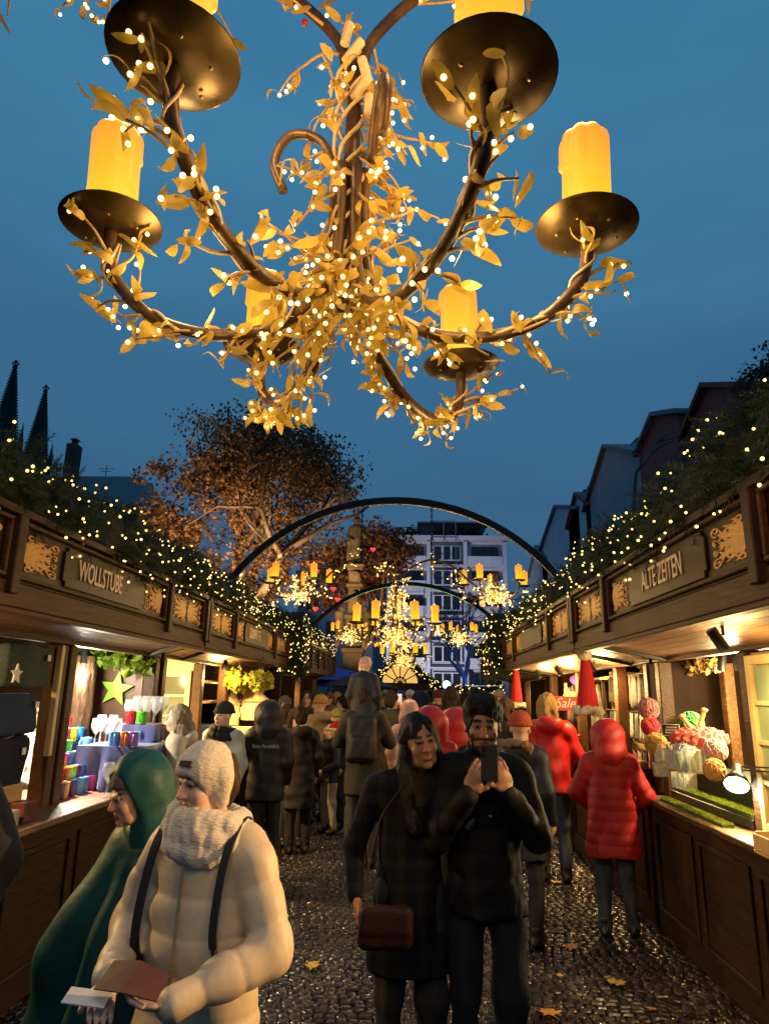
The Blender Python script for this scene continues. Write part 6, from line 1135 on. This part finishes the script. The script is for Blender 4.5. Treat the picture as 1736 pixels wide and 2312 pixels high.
        if coat.get('zip'): MB().tube([(0, -(.135 * wf * dy + .018 + (.165 + fl - .135) * wf * dy * t), 1.36 - (1.36 - hem) * t) for t in np.linspace(0.02, .98, 12)], .006, 5).build('zip', M('zip', coat['zip'], .4, metal=.5), root)
    # head wear
    def HT(nm, pr, mat, hh=None, ds=None): return link(nm, sdfmesh(nm, xf(pr, Rh, hc), hh or min(h, .011), mat, ds), None, root)
    if hair:
        hm = hairmat(hair['c']); k = hair['t']; rr = hair.get('r', 1.)
        P = [pe((0, .022, .045), (.085 * rr, .101 * rr, .094 * rr), .02)]
        if k in ('short', 'quiff'): P += [pe((0, .06, -.02), (.075, .06, .07), .03)]
        if k == 'quiff': P += [pc((-.045, -.055, .098), (.045, -.05, .102), .028, .025, .03), pe((0, .0, .095), (.08, .088, .045), .03)]
        if k in ('bob', 'long'): P += [pc((-.07, .03, .03), (-.078, .02, -.1), .04, .035, .03), pc((.07, .03, .03), (.078, .02, -.1), .04, .035, .03), pc((0, .07, .02), (0, .075, -.11), .07, .06, .03)]
        if k == 'long': P += [pc((-.078, .02, -.06), (-.11, -.05, -.2), .045, .05, .03), pc((-.11, -.05, -.2), (-.12, -.115, -.36), .05, .035, .03), pc((.08, .05, -.08), (.09, .09, -.28), .045, .05, .03), pc((0, .09, -.08), (0, .13, -.34), .07, .06, .03)]
        if k == 'bun': P += [pe((0, .06, -.02), (.075, .06, .07), .03), pe((.0, .085, .13), (.05, .05, .045), .012)]
        P += [pe((0, -.105, -.03), (.07, .062, .105 if k != 'fringe' else .07), .02, None, True)]
        HT('hair', P, hm, min(h, .008), lambda Q: wob(.007, 42, 5, .5)(Q) + wob(.0045, 120, 6, .35)(Q))
    if hat:
        k = hat['t']; mt = hat['mat']
        if k in ('beanie', 'bobble'):
            P = [pe((0, .012, .055), (.094, .112, .1), .02), pz(.028)]; o = HT('hat', P, mt, min(h, .009), wob(.003, 70, 2, .3))
            R = [pc((.089 * math.cos(a), .012 + .106 * math.sin(a), .04), (.089 * math.cos(a + .4), .012 + .106 * math.sin(a + .4), .04), .017, .017, .015) for a in np.arange(0, 6.28, .4)]; HT('hat_brim', R, mt, min(h, .009))
            if k == 'bobble': HT('bobble', [pe((0, .02, .17), (.05, .05, .05))], mt, None, wob(.006, 70, 2))
        if k == 'cap': HT('hat', [pe((0, .008, .05), (.088, .105, .095), .02), pz(.03)], mt, .009, wob(.002, 70, 2, .3))
        if k == 'hood':
            P = [pe((0, .03, .005), (.15, .15, .14), .03), pc((0, .03, -.05), (0, .03, -.14), .14, .15, .07)] + ([pe((0, -.13, -.02), (.085, .125, .12), .02, None, True)] if hat.get('open', 1) else []); 
            if hat.get('q'): P = [pc((0, .03, -.08), (0, .03, .045), .132, .115, .03, (.97, 1.08, 1), (.008, 3.4)), pc((0, .05, -.06), (0, .05, -.17), .1, .12, .05), pe((0, -.13, -.02), (.085, .125, .12), .02, None, True)]
            HT('hood', P, mt, h, wob(.005, 28, 4))
        if k == 'santa': HT('hat', [pc((0, .02, .05), (.03, .09, .13), .095, .06, .03), pc((.03, .09, .13), (.08, .15, .04), .055, .025, .03), pz(.03)], mt, .01); R = [pc((.096 * math.cos(a), .015 + .112 * math.sin(a), .04), (.096 * math.cos(a + .4), .015 + .112 * math.sin(a + .4), .04), .024, .024, .015) for a in np.arange(0, 6.28, .4)]; HT('fur_brim', R, MFUR, .011, wob(.005, 60, 2))
    if scarf:
        P = []
        for (z, r, t) in scarf['rings']: P += [pc((r * math.cos(a), .01 + r * .95 * math.sin(a) + p['hyy'] * .5, z - .02 * math.sin(a * 1 + 1.2)), (r * math.cos(a + .45), .01 + r * .95 * math.sin(a + .45) + p['hyy'] * .5, z - .02 * math.sin(a + 1.65)), t, t, .012) for a in np.arange(0, 6.28, .45)]
        link('scarf', sdfmesh('scarf', P, min(h, .009), scarf['mat'], wob(.005, 60, 3)), None, root)
    root['_s'] = S; return root
def feet(px, Y): p = at(px, 1640, Y); return (p.x, Y, 0)
def hgt(px, py, Y, extra=0.): return at(px, py, Y).z * 1.72 / (1.728 + extra)
def cloth(n, c, rough=.8, bump=.15, sheen=0., **k): return M('fabric_' + n, c, rough, col2=tuple(x * .75 for x in c), scale=7, bump=bump, bscale=k.pop('bscale', 60), sheen=sheen, **k)
NYL = dict(rough=.42, bump=.12, bscale=40)
# cream puffer woman, close in front
MCP = cloth('cream_nylon', (.74, .58, .38), .5, .16, bscale=13); MKN = M('cream_rib_knit', (.80, .70, .55), .95, col2=(.66, .56, .42), scale=40, stretch=(1, 1, 3.5), bump=.35, bscale=60, sheen=.3)
wl = feet(492, 2.42)
w = person('woman in cream puffer jacket, white knit hat and thick scarf, reading a brochure', wl, -.30, hgt(510, 1664, 2.42, .03), dict(mat=MCP, hem=.72, w=1.24, q=(.011, 4.2), flare=.02, zip=(.5, .38, .22), dy=.88), (.03, .03, .035), 'pale',
    dict(hy=-.42, hp=.10, le=(.30, -.04, 1.09), lw=(.10, -.30, 1.0), re=(-.30, -.0, 1.09), rw=(-.15, -.29, 1.02), ld=(-.75, -.6, .1), ln=(-.1, .2, 1), rd=(.5, -.8, -.15), rn=(.1, .2, -1), lcurl=.75, rcurl=.55, hyy=-.03), h=.009, fem=True,
    hair=dict(t='short', c=(.10, .05, .022), r=.93), scarf=dict(mat=MKN, rings=((1.43, .118, .052), (1.475, .112, .048), (1.385, .125, .045))), brow=(.08, .045, .03))
def onhead(root, nm, prims, mat, hy, hp, ht=0., hx=0., hyy=0., hh=.009, ds=None):
    Rh = np.array(Euler((hp, ht, hy)).to_matrix()); return link(nm, sdfmesh(nm, xf(prims, Rh, np.array((hx, -.015 + hyy, 1.6))), hh, mat, ds), None, root)
hatw = onhead(w, 'knit_hat', [pe((0, .0, .045), (.096, .115, .105), .02), pc((-.075, .02, .02), (-.066, .02, -.06), .034, .026, .03), pc((.075, .02, .02), (.066, .02, -.06), .034, .026, .03), pe((0, -.135, -.05), (.12, .10, .098), .012, None, True), pb((0, .19, .05), (.2, .12, .3), .01, None, .0, True)], MKN, -.42, .10, hyy=-.03, ds=wob(.0022, 90, 3, .4))
Rw = Euler((.10, 0, -.42)).to_matrix(); pt = Vector((0, -.045, 1.6)) + Rw @ Vector((.03, -.1015, .086)); o = MB().box((-.028, -.004, -.009), (.028, .004, .009)).build('patch', M('brown_patch', (.05, .02, .012), .6), w); o.location = pt; o.rotation_euler = (Rw @ Euler((-.4, 0, .25)).to_matrix()).to_euler()
for sx, x0 in ((1, .145), (-1, -.145)):
    pts = [(x0 * .85, .10, 1.44), (x0 * .95, .0, 1.485), (x0 * 1.0, -.095, 1.42), (x0 * 1.02, -.152, 1.28), (x0 * 1.06, -.17, 1.12), (x0 * 1.25, -.10, 1.0)]; C = catmull(pts, 6); mb = MB()
    for a, b in zip(C[:-1], C[1:]): mb.bar(a, b, .03, .01)
    mb.build('backpack_strap', M('strap', (.015, .013, .013), .7), w)
tag(MB().add([(-.1, 0, 0), (0, -.015, .03), (0, .09, .05), (-.1, .1, .015), (.095, .02, .0), (.095, .1, .02), (-.1, 0, -.004), (0, -.015, .026), (0, .09, .046), (-.1, .1, .011), (.095, .02, -.004), (.095, .1, .016)], [(0, 1, 2, 3), (1, 4, 5, 2), (9, 8, 7, 6), (8, 11, 10, 7), (0, 6, 7, 1), (1, 7, 10, 4), (3, 2, 8, 9), (2, 5, 11, 8)]).build('brochure', M('maroon_paper', (.09, .02, .015), .6)), 'maroon folded brochure held by the cream puffer woman', 'brochure')
def held(w, ob, loc, rot): S = w.scale[0]; mw = Matrix.Translation(w.location) @ w.rotation_euler.to_matrix().to_4x4() @ Matrix.Scale(S, 4) @ Matrix.Translation(loc) @ Euler(rot).to_matrix().to_4x4(); ob.matrix_world = mw
held(w, bpy.data.objects['brochure'], (.0, -.40, 1.04), (.35, .15, .15))
o = tag(MB().box((-.065, -.035, 0), (.065, .035, .004)).build('leaflet', M('white_paper', (.6, .6, .62), .6)), 'white leaflet under the maroon brochure', 'leaflet'); held(w, o, (-.13, -.40, 1.02), (.25, .1, .35))
# teal rain poncho
MTEAL = cloth('teal_poncho', (.006, .085, .075), .55, .3, bscale=9)
pl = feet(362, 2.9); c = person('person in teal rain poncho with hood up over a grey beanie', pl, -.4, hgt(345, 1704, 2.9, .04), None, (.01, .012, .015), 'light', dict(hy=-.4, hp=.28, hx=-.02, hyy=-.1), hat=dict(t='cap', mat=cloth('grey_knit', (.16, .11, .09), .95, .5)), h=.011, hands=False)
PT = [pc((0, .02, 1.34), (-.05, .03, .55), .15, .36, .08, (1.1, .85, 1)), pc((-.1, 0, 1.36), (-.3, -.08, .9), .10, .15, .1), pc((.1, 0, 1.36), (.28, -.05, .9), .10, .15, .1), pc((-.2, .0, 1.0), (-.5, .05, .35), .17, .2, .15), pz(.28)]
link('poncho', sdfmesh('poncho', PT, .014, MTEAL, lambda P: (.022 * np.sin(np.arctan2(P[:, 0], P[:, 1]) * 9 + P[:, 2] * 5) * np.clip((1.35 - P[:, 2]) / .5, 0, 1)).astype(np.float32)), None, c)
onhead(c, 'hood', [pe((0, .035, .04), (.128, .15, .155), .03), pc((0, .06, -.06), (0, .09, -.2), .115, .15, .05), pe((0, -.16, -.03), (.112, .17, .15), .02, None, True)], MTEAL, -.4, .2, hx=-.02, hyy=-.085, hh=.011, ds=wob(.005, 25, 3))
# dark figure cut by the left edge
person('person in black coat cut off by the left edge', feet(-200, 2.25), .3, 1.82, dict(mat=cloth('black_wool', (.012, .010, .010), .8), hem=.6, w=1.18, flare=.03), (.012, .012, .014), 'tan', dict(le=(.30, -.06, 1.14), lw=(.25, -.2, .93)), hair=dict(t='short', c=(.02, .015, .012)), h=.013)
# couple taking a picture
def plaid():
    m = bpy.data.materials.new('dark_plaid'); m.use_nodes = True; t = m.node_tree; b = t.nodes['Principled BSDF']; l = t.links.new; tc = t.nodes.new('ShaderNodeTexCoord'); cols = []
    for ax in ('X', 'Z'):
        wv = t.nodes.new('ShaderNodeTexWave'); wv.bands_direction = ax; wv.inputs['Scale'].default_value = 3.4; wv.inputs['Distortion'].default_value = .6; l(tc.outputs['Object'], wv.inputs[0]); r = t.nodes.new('ShaderNodeValToRGB'); r.color_ramp.elements[0].position = .55; r.color_ramp.elements[0].color = (.004, .0043, .006, 1); r.color_ramp.elements[1].position = .75; r.color_ramp.elements[1].color = ((.018, .013, .007, 1) if ax == 'X' else (.012, .012, .018, 1)); l(wv.outputs['Fac'], r.inputs[0]); cols.append(r)
    x = t.nodes.new('ShaderNodeMix'); x.data_type = 'RGBA'; x.inputs[0].default_value = .5; l(cols[0].outputs[0], x.inputs[6]); l(cols[1].outputs[0], x.inputs[7]); l(x.outputs[2], b.inputs['Base Color']); b.inputs['Roughness'].default_value = .9; b.inputs['Specular IOR Level'].default_value = .2; return m
wd_ = person('smiling woman with long black hair in dark plaid coat, beside the man with phone', feet(928, 3.42), .06, hgt(955, 1614, 3.42), dict(mat=plaid(), hem=.60, w=.96, flare=.035), (.02, .018, .016), 'brown', dict(hy=.2, ht=-.2, hp=.05, hx=.045, le=(.225, .02, 1.13), lw=(.245, -.10, 1.20), ld=(.6, .1, .5), ln=(0, -.6, -1), lcurl=.7, re=(-.27, .02, 1.12), rw=(-.25, -.08, .92)), hair=dict(t='long', c=(.010, .008, .007), r=1.0), h=.010, fem=True, smile=True, brow=(.02, .012, .01))
o = tag(link('handbag', sdfmesh('handbag', [pb((0, 0, -.01), (.15, .055, .11), .02, None, .045), pb((0, -.045, .03), (.14, .02, .07), .02, None, .02)], .012, M('maroon_leather', (.022, .008, .006), .6, bump=.2, spec=.2), wob(.006, 25, 2))), 'maroon leather handbag hanging at the plaid coat', 'handbag'); o.location = (wd_.location.x - .1, 3.2, .80); o.scale = (.75,) * 3; MB().tube(catmull([(-.13, 0, .11), (-.05, .06, .5), (.1, .1, .72)], 6), .007, 5).build('strap', MT['maroon_leather'], o)
MBP = cloth('black_nylon', (.006, .0055, .0055), .7, .25, bscale=14, spec=.22)
mn = person('dark haired bearded man in black puffer jacket photographing with a phone', feet(1088, 3.42), .0, hgt(1085, 1560, 3.42, .03), dict(mat=MBP, hem=.80, w=1.06, q=(.0075, 5), collar=1, hood='down'), (.007, .008, .013), 'brown', dict(hp=.12, hy=-.04, hyy=-.02, le=(.225, -.08, 1.13), lw=(.08, -.26, 1.34), re=(-.215, -.08, 1.12), rw=(-.085, -.26, 1.33), ld=(-.35, -.15, 1), ln=(-.5, 1, .2), rd=(.4, -.15, 1), rn=(.5, 1, .2), lcurl=.75, rcurl=.75, tsl=1, tsr=-1, hs=.98), hair=dict(t='quiff', c=(.009, .007, .006), r=1.03), h=.009, beard=(.03, .018, .012), brow=(.008, .006, .005))
def phone(loc, rot, label, w, glowc=None):
    root = empty('phone', (0, 0, 0), 0, label, 'phone'); MB().box((-.037, -.004, -.076), (.037, .004, .076)).build('case', M('phone_black', (.02, .02, .022), .25), root, bevel=.004); MB().box((-.034, .0042, -.073), (.034, .0048, .073)).build('screen', glow('phone_screen', (.5, .6, .8), .3 if glowc is None else glowc), root)
    for k in range(2): MB().lathe([(.001, 0), (.008, 0), (.009, -.002), (.009, -.004)], 12, M4=Matrix.Translation((-.022 + .0, -.0045, .055 - .022 * k)) @ Matrix.Rotation(-math.pi / 2, 4, 'X')).build('lens', M('lens', (.01, .01, .015), .05), root)
    held(w, root, loc, rot); return root
phone((.0, -.305, 1.46), (.12, 0, 0), 'dark phone held up by the bearded man', mn)
# people along the right stalls
MRN = cloth('red_nylon', (.42, .012, .016), .6, .25, bscale=14)
rc = person('child in long red quilted coat with hood up at the counter', feet(1368, 5.85), 2.85, hgt(1366, 1622, 5.85, .03), dict(mat=MRN, hem=.62, w=1.18, q=(.0075, 5.5), flare=.035, collar=0), (.045, .055, .065), 'light', dict(hy=.25, hp=.22, hyy=-.03, re=(-.30, -.02, 1.12), rw=(-.18, -.22, .96), le=(.30, -.02, 1.12), lw=(.18, -.22, .96), la=(.1, .05, .08), ra=(-.12, -.06, .08)), hat=dict(t='hood', mat=MRN), h=.011)
person('blond person in red jacket and jeans with back turned, under the farther red hat', feet(1240, 7.4), 3.0, hgt(1245, 1566, 7.4), dict(mat=cloth('red_jacket', (.46, .012, .016), .45, .2, bscale=16), hem=.80, w=1.15, hood='down', flare=.01), (.06, .075, .095), 'light', dict(hy=-.6, re=(-.27, -.04, 1.12), rw=(-.2, -.25, 1.0)), hair=dict(t='bob', c=(.42, .27, .10)), h=.012)
ob = person('person in orange beanie and dark parka with fur trimmed hood', feet(1172, 5.6), 2.6, hgt(1160, 1604, 5.6, .02), dict(mat=cloth('navy_parka', (.014, .016, .026), .6), hem=.62, w=1.18, hood='down'), (.02, .02, .028), 'light', dict(hy=.3), hat=dict(t='beanie', mat=cloth('orange_knit', (.5, .09, .03), .95, .5)), h=.012)
link('fur_trim', sdfmesh('fur_trim', [pc((.13 * math.cos(a), .13 + .06 * math.sin(a), 1.47 + .03 * math.sin(a)), (.13 * math.cos(a + .5), .13 + .06 * math.sin(a + .5), 1.47 + .03 * math.sin(a + .5)), .032, .032, .015) for a in np.arange(0, 6.2, .5)], .012, M('brown_fur', (.28, .16, .07), .95, bump=1, bscale=50), wob(.01, 55, 3)), None, ob)
# people along the left stalls
person('blonde saleswoman in white behind the mug display', (-3.0, 5.75, 0), .9, hgt(163, 1584, 5.75), dict(mat=cloth('white_jumper', (.72, .66, .56), .8), hem=.85), (.05, .05, .06), 'pale', dict(hy=.2, hp=.15, re=(-.22, -.1, 1.12), rw=(-.1, -.3, 1.05)), hair=dict(t='bob', c=(.55, .36, .14)), h=.012, fem=True)
MCC = cloth('cream_down', (.66, .58, .40), .55, .25, bscale=14)
cw = person('blonde woman in long cream hooded coat with crossbody phone pouch, at the mug stall', feet(402, 6.1), -1.35, hgt(385, 1592, 6.1), dict(mat=MCC, hem=.55, w=1.24, hood='down', flare=.02, q=(.007, 4)), (.05, .05, .055), 'pale', dict(hy=-.1, hp=.1), hair=dict(t='long', c=(.48, .38, .22)), h=.012, fem=True)
st_ = MB(); C = catmull([(-.2, .02, 1.46), (.02, -.19, 1.25), (.2, -.19, 1.0), (.27, -.05, .86)], 6)
for a, b in zip(C[:-1], C[1:]): st_.bar(a, b, .028, .008)
st_.build('pouch_strap', M('strap', (.015, .013, .013), .7), cw); MB().box((.22, -.12, .72), (.28, .0, .88)).build('pouch', MBLK, cw, bevel=.01)
person('young man in black beanie and pale jacket facing the camera', feet(505, 7.0), -.25, hgt(503, 1583, 7.0, .02), dict(mat=cloth('pale_grey_jacket', (.45, .50, .42), .6), hem=.85, w=1.1), (.03, .03, .035), 'pale', dict(hy=-.25), hat=dict(t='beanie', mat=cloth('black_knit', (.012, .012, .013), .95, .5)), scarf=dict(mat=cloth('black_fleece', (.015, .015, .016), .9), rings=((1.45, .11, .045), (1.40, .125, .045))), h=.0125)
MBJ = cloth('black_softshell', (.010, .010, .012), .6)
bh = person('man in black hooded jacket with lettering across the back', feet(607, 7.2), 3.25, hgt(600, 1577, 7.2, .03), dict(mat=MBJ, hem=.74, w=1.16), (.012, .012, .015), 'light', dict(le=(.26, -.04, 1.12), lw=(.2, -.18, .93)), hat=dict(t='hood', mat=MBJ), h=.0125)
me = textmesh('Rein. Persönlich.', .052, .001, .0006, .8); me.materials.append(M('green_grey_print', (.30, .38, .28), .6)); link('lettering', me, None, bh, (0, .166, 1.28), (math.pi / 2, 0, math.pi))
MB().box((-.085, .095, 1.435), (.085, .1, 1.45)).build('reflective_strip', M('reflective', (.65, .6, .5), .4), bh)
bw = person('dark haired woman with bun in long black coat seen from behind', feet(682, 8.3), 3.5, hgt(672, 1590, 8.3, .04), dict(mat=cloth('long_black_coat', (.016, .011, .010), .8), hem=.52, w=1.1, hood='down', flare=.02), (.012, .012, .014), 'light', dict(hy=-.5, le=(.26, -.1, 1.12), lw=(.15, -.28, 1.0)), hair=dict(t='bun', c=(.014, .010, .009)), h=.0135)
sk = person('child in red Santa hat and navy jacket with light trousers', feet(748, 9.4), -.7, hgt(752, 1628, 9.4, .05), dict(mat=cloth('navy_jacket', (.012, .016, .030), .6), hem=.8, w=1.1), (.40, .36, .30), 'pale', dict(hy=-.3, hp=-.1, le=(.25, -.08, 1.1), lw=(.1, -.25, 1.0)), hat=dict(t='santa', mat=MREDK), h=.0135, headscale=1.12)
om = person('man in olive parka with black backpack carrying a child on his shoulders', feet(822, 7.8), 3.1, 1.8, dict(mat=cloth('olive_parka', (.030, .026, .017), .75), hem=.66, w=1.16), (.035, .045, .042), 'light', dict(re=(-.26, -.06, 1.16), rw=(-.17, -.14, 1.36), le=(.26, -.06, 1.16), lw=(.17, -.14, 1.36), la=(.11, .1, .08)), hair=dict(t='short', c=(.03, .02, .012)), h=.0135, shoes=(.05, .02, .012))
link('backpack', sdfmesh('backpack', [pb((0, .21, 1.2), (.15, .08, .23), .03, None, .06), pb((0, .28, 1.12), (.11, .04, .11), .03, None, .03)], .014, cloth('black_pack', (.010, .010, .010), .6), wob(.005, 25)), None, om)
kc = person('small child with pink speckled hat and navy jacket riding on shoulders', (om.location.x - .01, 7.8, .95), 2.9, hgt(812, 1494, 7.8, .03) - .95 + .08, dict(mat=cloth('dark_navy', (.012, .013, .020), .65), hem=.74, w=1.32), (.012, .012, .018), 'pale', dict(hy=.9, hp=.1, lk=(.17, -.2, .80), la=(.15, -.17, .36), rk=(-.17, -.2, .80), ra=(-.15, -.17, .36)), hat=dict(t='beanie', mat=M('pink_speckle', (.45, .10, .13), .95, col2=(.7, .45, .42), scale=70)), h=.0135, headscale=1.25)
# pink, red and other coats in the middle distance
person('person in pale pink quilted jacket with hood up', feet(925, 8.3), 2.9, hgt(930, 1580, 8.3, .03), dict(mat=cloth('pink_down', (.62, .36, .32), .5), hem=.8, w=1.16, q=(.01, 5)), (.03, .03, .04), 'pale', hat=dict(t='hood', q=1, mat=MT['fabric_pink_down']), h=.0145)
MRF = cloth('bright_red', (.50, .014, .014), .5)
person('person in bright red hooded coat directly behind the smiling woman', feet(972, 5.9), 3.0, hgt(968, 1590, 5.9, .03), dict(mat=MRF, hem=.7, w=1.12), (.03, .03, .04), 'light', hat=dict(t='hood', mat=MRF), h=.0145)
person('person in red hood close behind the bearded man\'s shoulder', feet(1030, 6.4), 2.7, hgt(1030, 1594, 6.4, .03), dict(mat=cloth('scarlet', (.52, .02, .016), .5), hem=.7, w=1.14), (.03, .03, .04), 'light', hat=dict(t='hood', mat=MT['fabric_scarlet']), h=.0145)
ph = person('person in dark olive coat holding a phone up with both hands', feet(882, 9.4), 2.7, hgt(880, 1560, 9.4), dict(mat=cloth('dark_olive', (.028, .024, .014), .7), hem=.7, w=1.12), (.02, .02, .025), 'light', dict(le=(.3, -.12, 1.2), lw=(.1, -.3, 1.5), re=(-.3, -.12, 1.2), rw=(-.02, -.3, 1.5)), hair=dict(t='short', c=(.03, .02, .012)), h=.0155)
phone((.04, -.33, 1.62), (0, 0, 0), 'small phone raised by the person in dark olive coat', ph, 1.2)
person('woman with mustard beanie and beige coat left of the Santa hat child', feet(722, 10.2), -2.4, hgt(727, 1568, 10.2, .02), dict(mat=cloth('beige_coat', (.42, .30, .15), .8), hem=.6, w=1.1, hood='down'), (.03, .03, .03), 'light', dict(hy=.9), hat=dict(t='beanie', mat=cloth('mustard_knit', (.50, .28, .06), .95, .4)), h=.0155)
person('child with lime beanie and black scarf behind the Santa hat child', feet(760, 9.7), -.6, hgt(757, 1599, 9.7, .02), dict(mat=cloth('dark_child', (.02, .02, .03), .7), hem=.75, w=1.1), (.03, .03, .04), 'pale', hat=dict(t='beanie', mat=cloth('lime_knit', (.30, .30, .05), .95, .4)), scarf=dict(mat=MT['fabric_black_fleece'], rings=((1.46, .11, .045), (1.52, .105, .04))), h=.0155)
person('person with big dark hair towering behind the red hoods', feet(1018, 9.2), 3.0, hgt(1018, 1548, 9.2, .03), dict(mat=cloth('charcoal', (.02, .018, .018), .8), hem=.7), (.02, .02, .02), 'tan', hair=dict(t='bob', c=(.012, .008, .007), r=1.15), h=.0155)
# crowd further back
CC = dict(maroon=(.12, .015, .015), black=(.012, .012, .013), navy=(.012, .018, .045), grey=(.12, .12, .12), brown=(.09, .045, .02), green=(.03, .06, .03), beige=(.35, .26, .15), blue=(.03, .07, .18), rust=(.28, .07, .02), white=(.5, .48, .42), plum=(.10, .02, .07), tan=(.24, .14, .06))
BODY = {}
def crowd(px, py, Y, rz, coat, top, tc, where):
    lab = 'person in %s coat with %s, %s' % (coat, {'beanie': tc + ' beanie', 'bobble': tc + ' bobble hat', 'short': tc + ' short hair', 'bob': tc + ' chin length hair', 'hood': tc + ' hood'}[top], where); hc = dict(blond=(.4, .26, .1), dark=(.015, .011, .009), brown=(.07, .035, .015), grey=(.25, .24, .22))
    kw = dict(hair=dict(t=top, c=hc.get(tc, CC.get(tc)))) if top in ('short', 'bob') else dict(hat=dict(t=top, mat=cloth('cr_' + tc, CC[tc] if tc in CC else hc[tc], .9)))
    pp = person(lab, feet(px, Y), rz, hgt(px, py, Y), dict(mat=cloth('cc_' + coat, CC[coat], .75), hem=.7, w=1.1, flare=.01), (.02, .02, .025), random.choice(('light', 'pale', 'tan')), dict(hy=U(-.7, .7), hp=U(-.05, .2), le=(U(.2, .27), U(-.12, .04), U(1.1, 1.16)), lw=(U(.08, .24), U(-.3, -.06), U(.92, 1.25)), re=(-U(.2, .27), U(-.12, .04), U(1.1, 1.16)), rw=(-U(.08, .24), U(-.3, -.06), U(.92, 1.25))), h=.019 if Y < 13 else .024, group='crowd filling the lane', **{k: v for k, v in kw.items() if k != 'pose'})
    if Y < 13.5 and abs(rz) > 2 and random.random() < .5: link('backpack', sdfmesh('backpack', [pb((0, .17, 1.2), (.14, .08, .2), .03, None, .05)], .025, cloth('pack_%s' % tc, CC.get(tc, (.03, .03, .03)), .7)), None, pp)
for a in ((650, 1590, 9.0, 2.2, 'black', 'bob', 'dark', 'behind the bun haired woman'), (690, 1560, 11, -.5, 'brown', 'short', 'brown', 'under the blue umbrella edge'), (705, 1570, 12, .4, 'navy', 'short', 'dark', 'left of the mustard beanie'), (772, 1572, 11.2, -1.5, 'maroon', 'short', 'dark', 'beside the lime beanie child'), (668, 1600, 8.6, .2, 'tan', 'bob', 'brown', 'facing the camera behind the bun'), (790, 1560, 13, 1., 'grey', 'beanie', 'grey', 'left of the child on shoulders'), (888, 1565, 12, 3, 'green', 'short', 'brown', 'beside the raised phone'), (905, 1562, 13.5, 3.2, 'black', 'beanie', 'blue', 'in front of the hut'), (925, 1560, 14.5, 2.8, 'blue', 'beanie', 'white', 'in front of the hut'), (950, 1562, 12.5, 3.1, 'navy', 'hood', 'navy', 'behind the pink hood'), (968, 1558, 14, 3., 'rust', 'short', 'dark', 'in front of the hut'), (990, 1560, 12, 2.5, 'brown', 'beanie', 'maroon', 'left of the big dark hair'), (1000, 1565, 13, -2.8, 'plum', 'bob', 'dark', 'below the globe lamp'), (1050, 1565, 12, 2.9, 'black', 'short', 'dark', 'between the red hood and the bearded man'), (1075, 1556, 13, 3, 'grey', 'beanie', 'black', 'above the bearded man'), (1105, 1568, 10, 2.4, 'navy', 'beanie', 'rust', 'right of the bearded man'), (1140, 1575, 9, 2.3, 'black', 'bob', 'brown', 'under the far red hat'), (1128, 1560, 12, 3, 'maroon', 'beanie', 'beige', 'at the far red hats counter'), (850, 1566, 14.5, 3, 'black', 'short', 'brown', 'right of the child on shoulders'), (868, 1560, 16, 3, 'tan', 'beanie', 'green', 'far back before the hut'), (940, 1563, 17, 3, 'beige', 'short', 'grey', 'far back before the hut'), (985, 1563, 17, 3, 'white', 'bobble', 'white', 'far back before the hut'), (740, 1565, 15, .3, 'plum', 'beanie', 'plum', 'under the black umbrella'), (718, 1562, 16.5, 2, 'green', 'hood', 'green', 'under the blue umbrella'), (760, 1563, 17, 1, 'black', 'bob', 'blond', 'under the black umbrella'), (640, 1572, 10.5, -.8, 'grey', 'short', 'grey', 'by the greenery stall corner'), (815, 1563, 16, 3, 'blue', 'short', 'dark', 'behind the child on shoulders'), (1060, 1560, 16, 3, 'rust', 'bob', 'brown', 'far back by the far stall'), (1020, 1562, 18, 3, 'navy', 'beanie', 'tan', 'far back by the globe lamp'), (895, 1558, 18, 3, 'grey', 'bob', 'dark', 'far back before the hut')): crowd(*a)
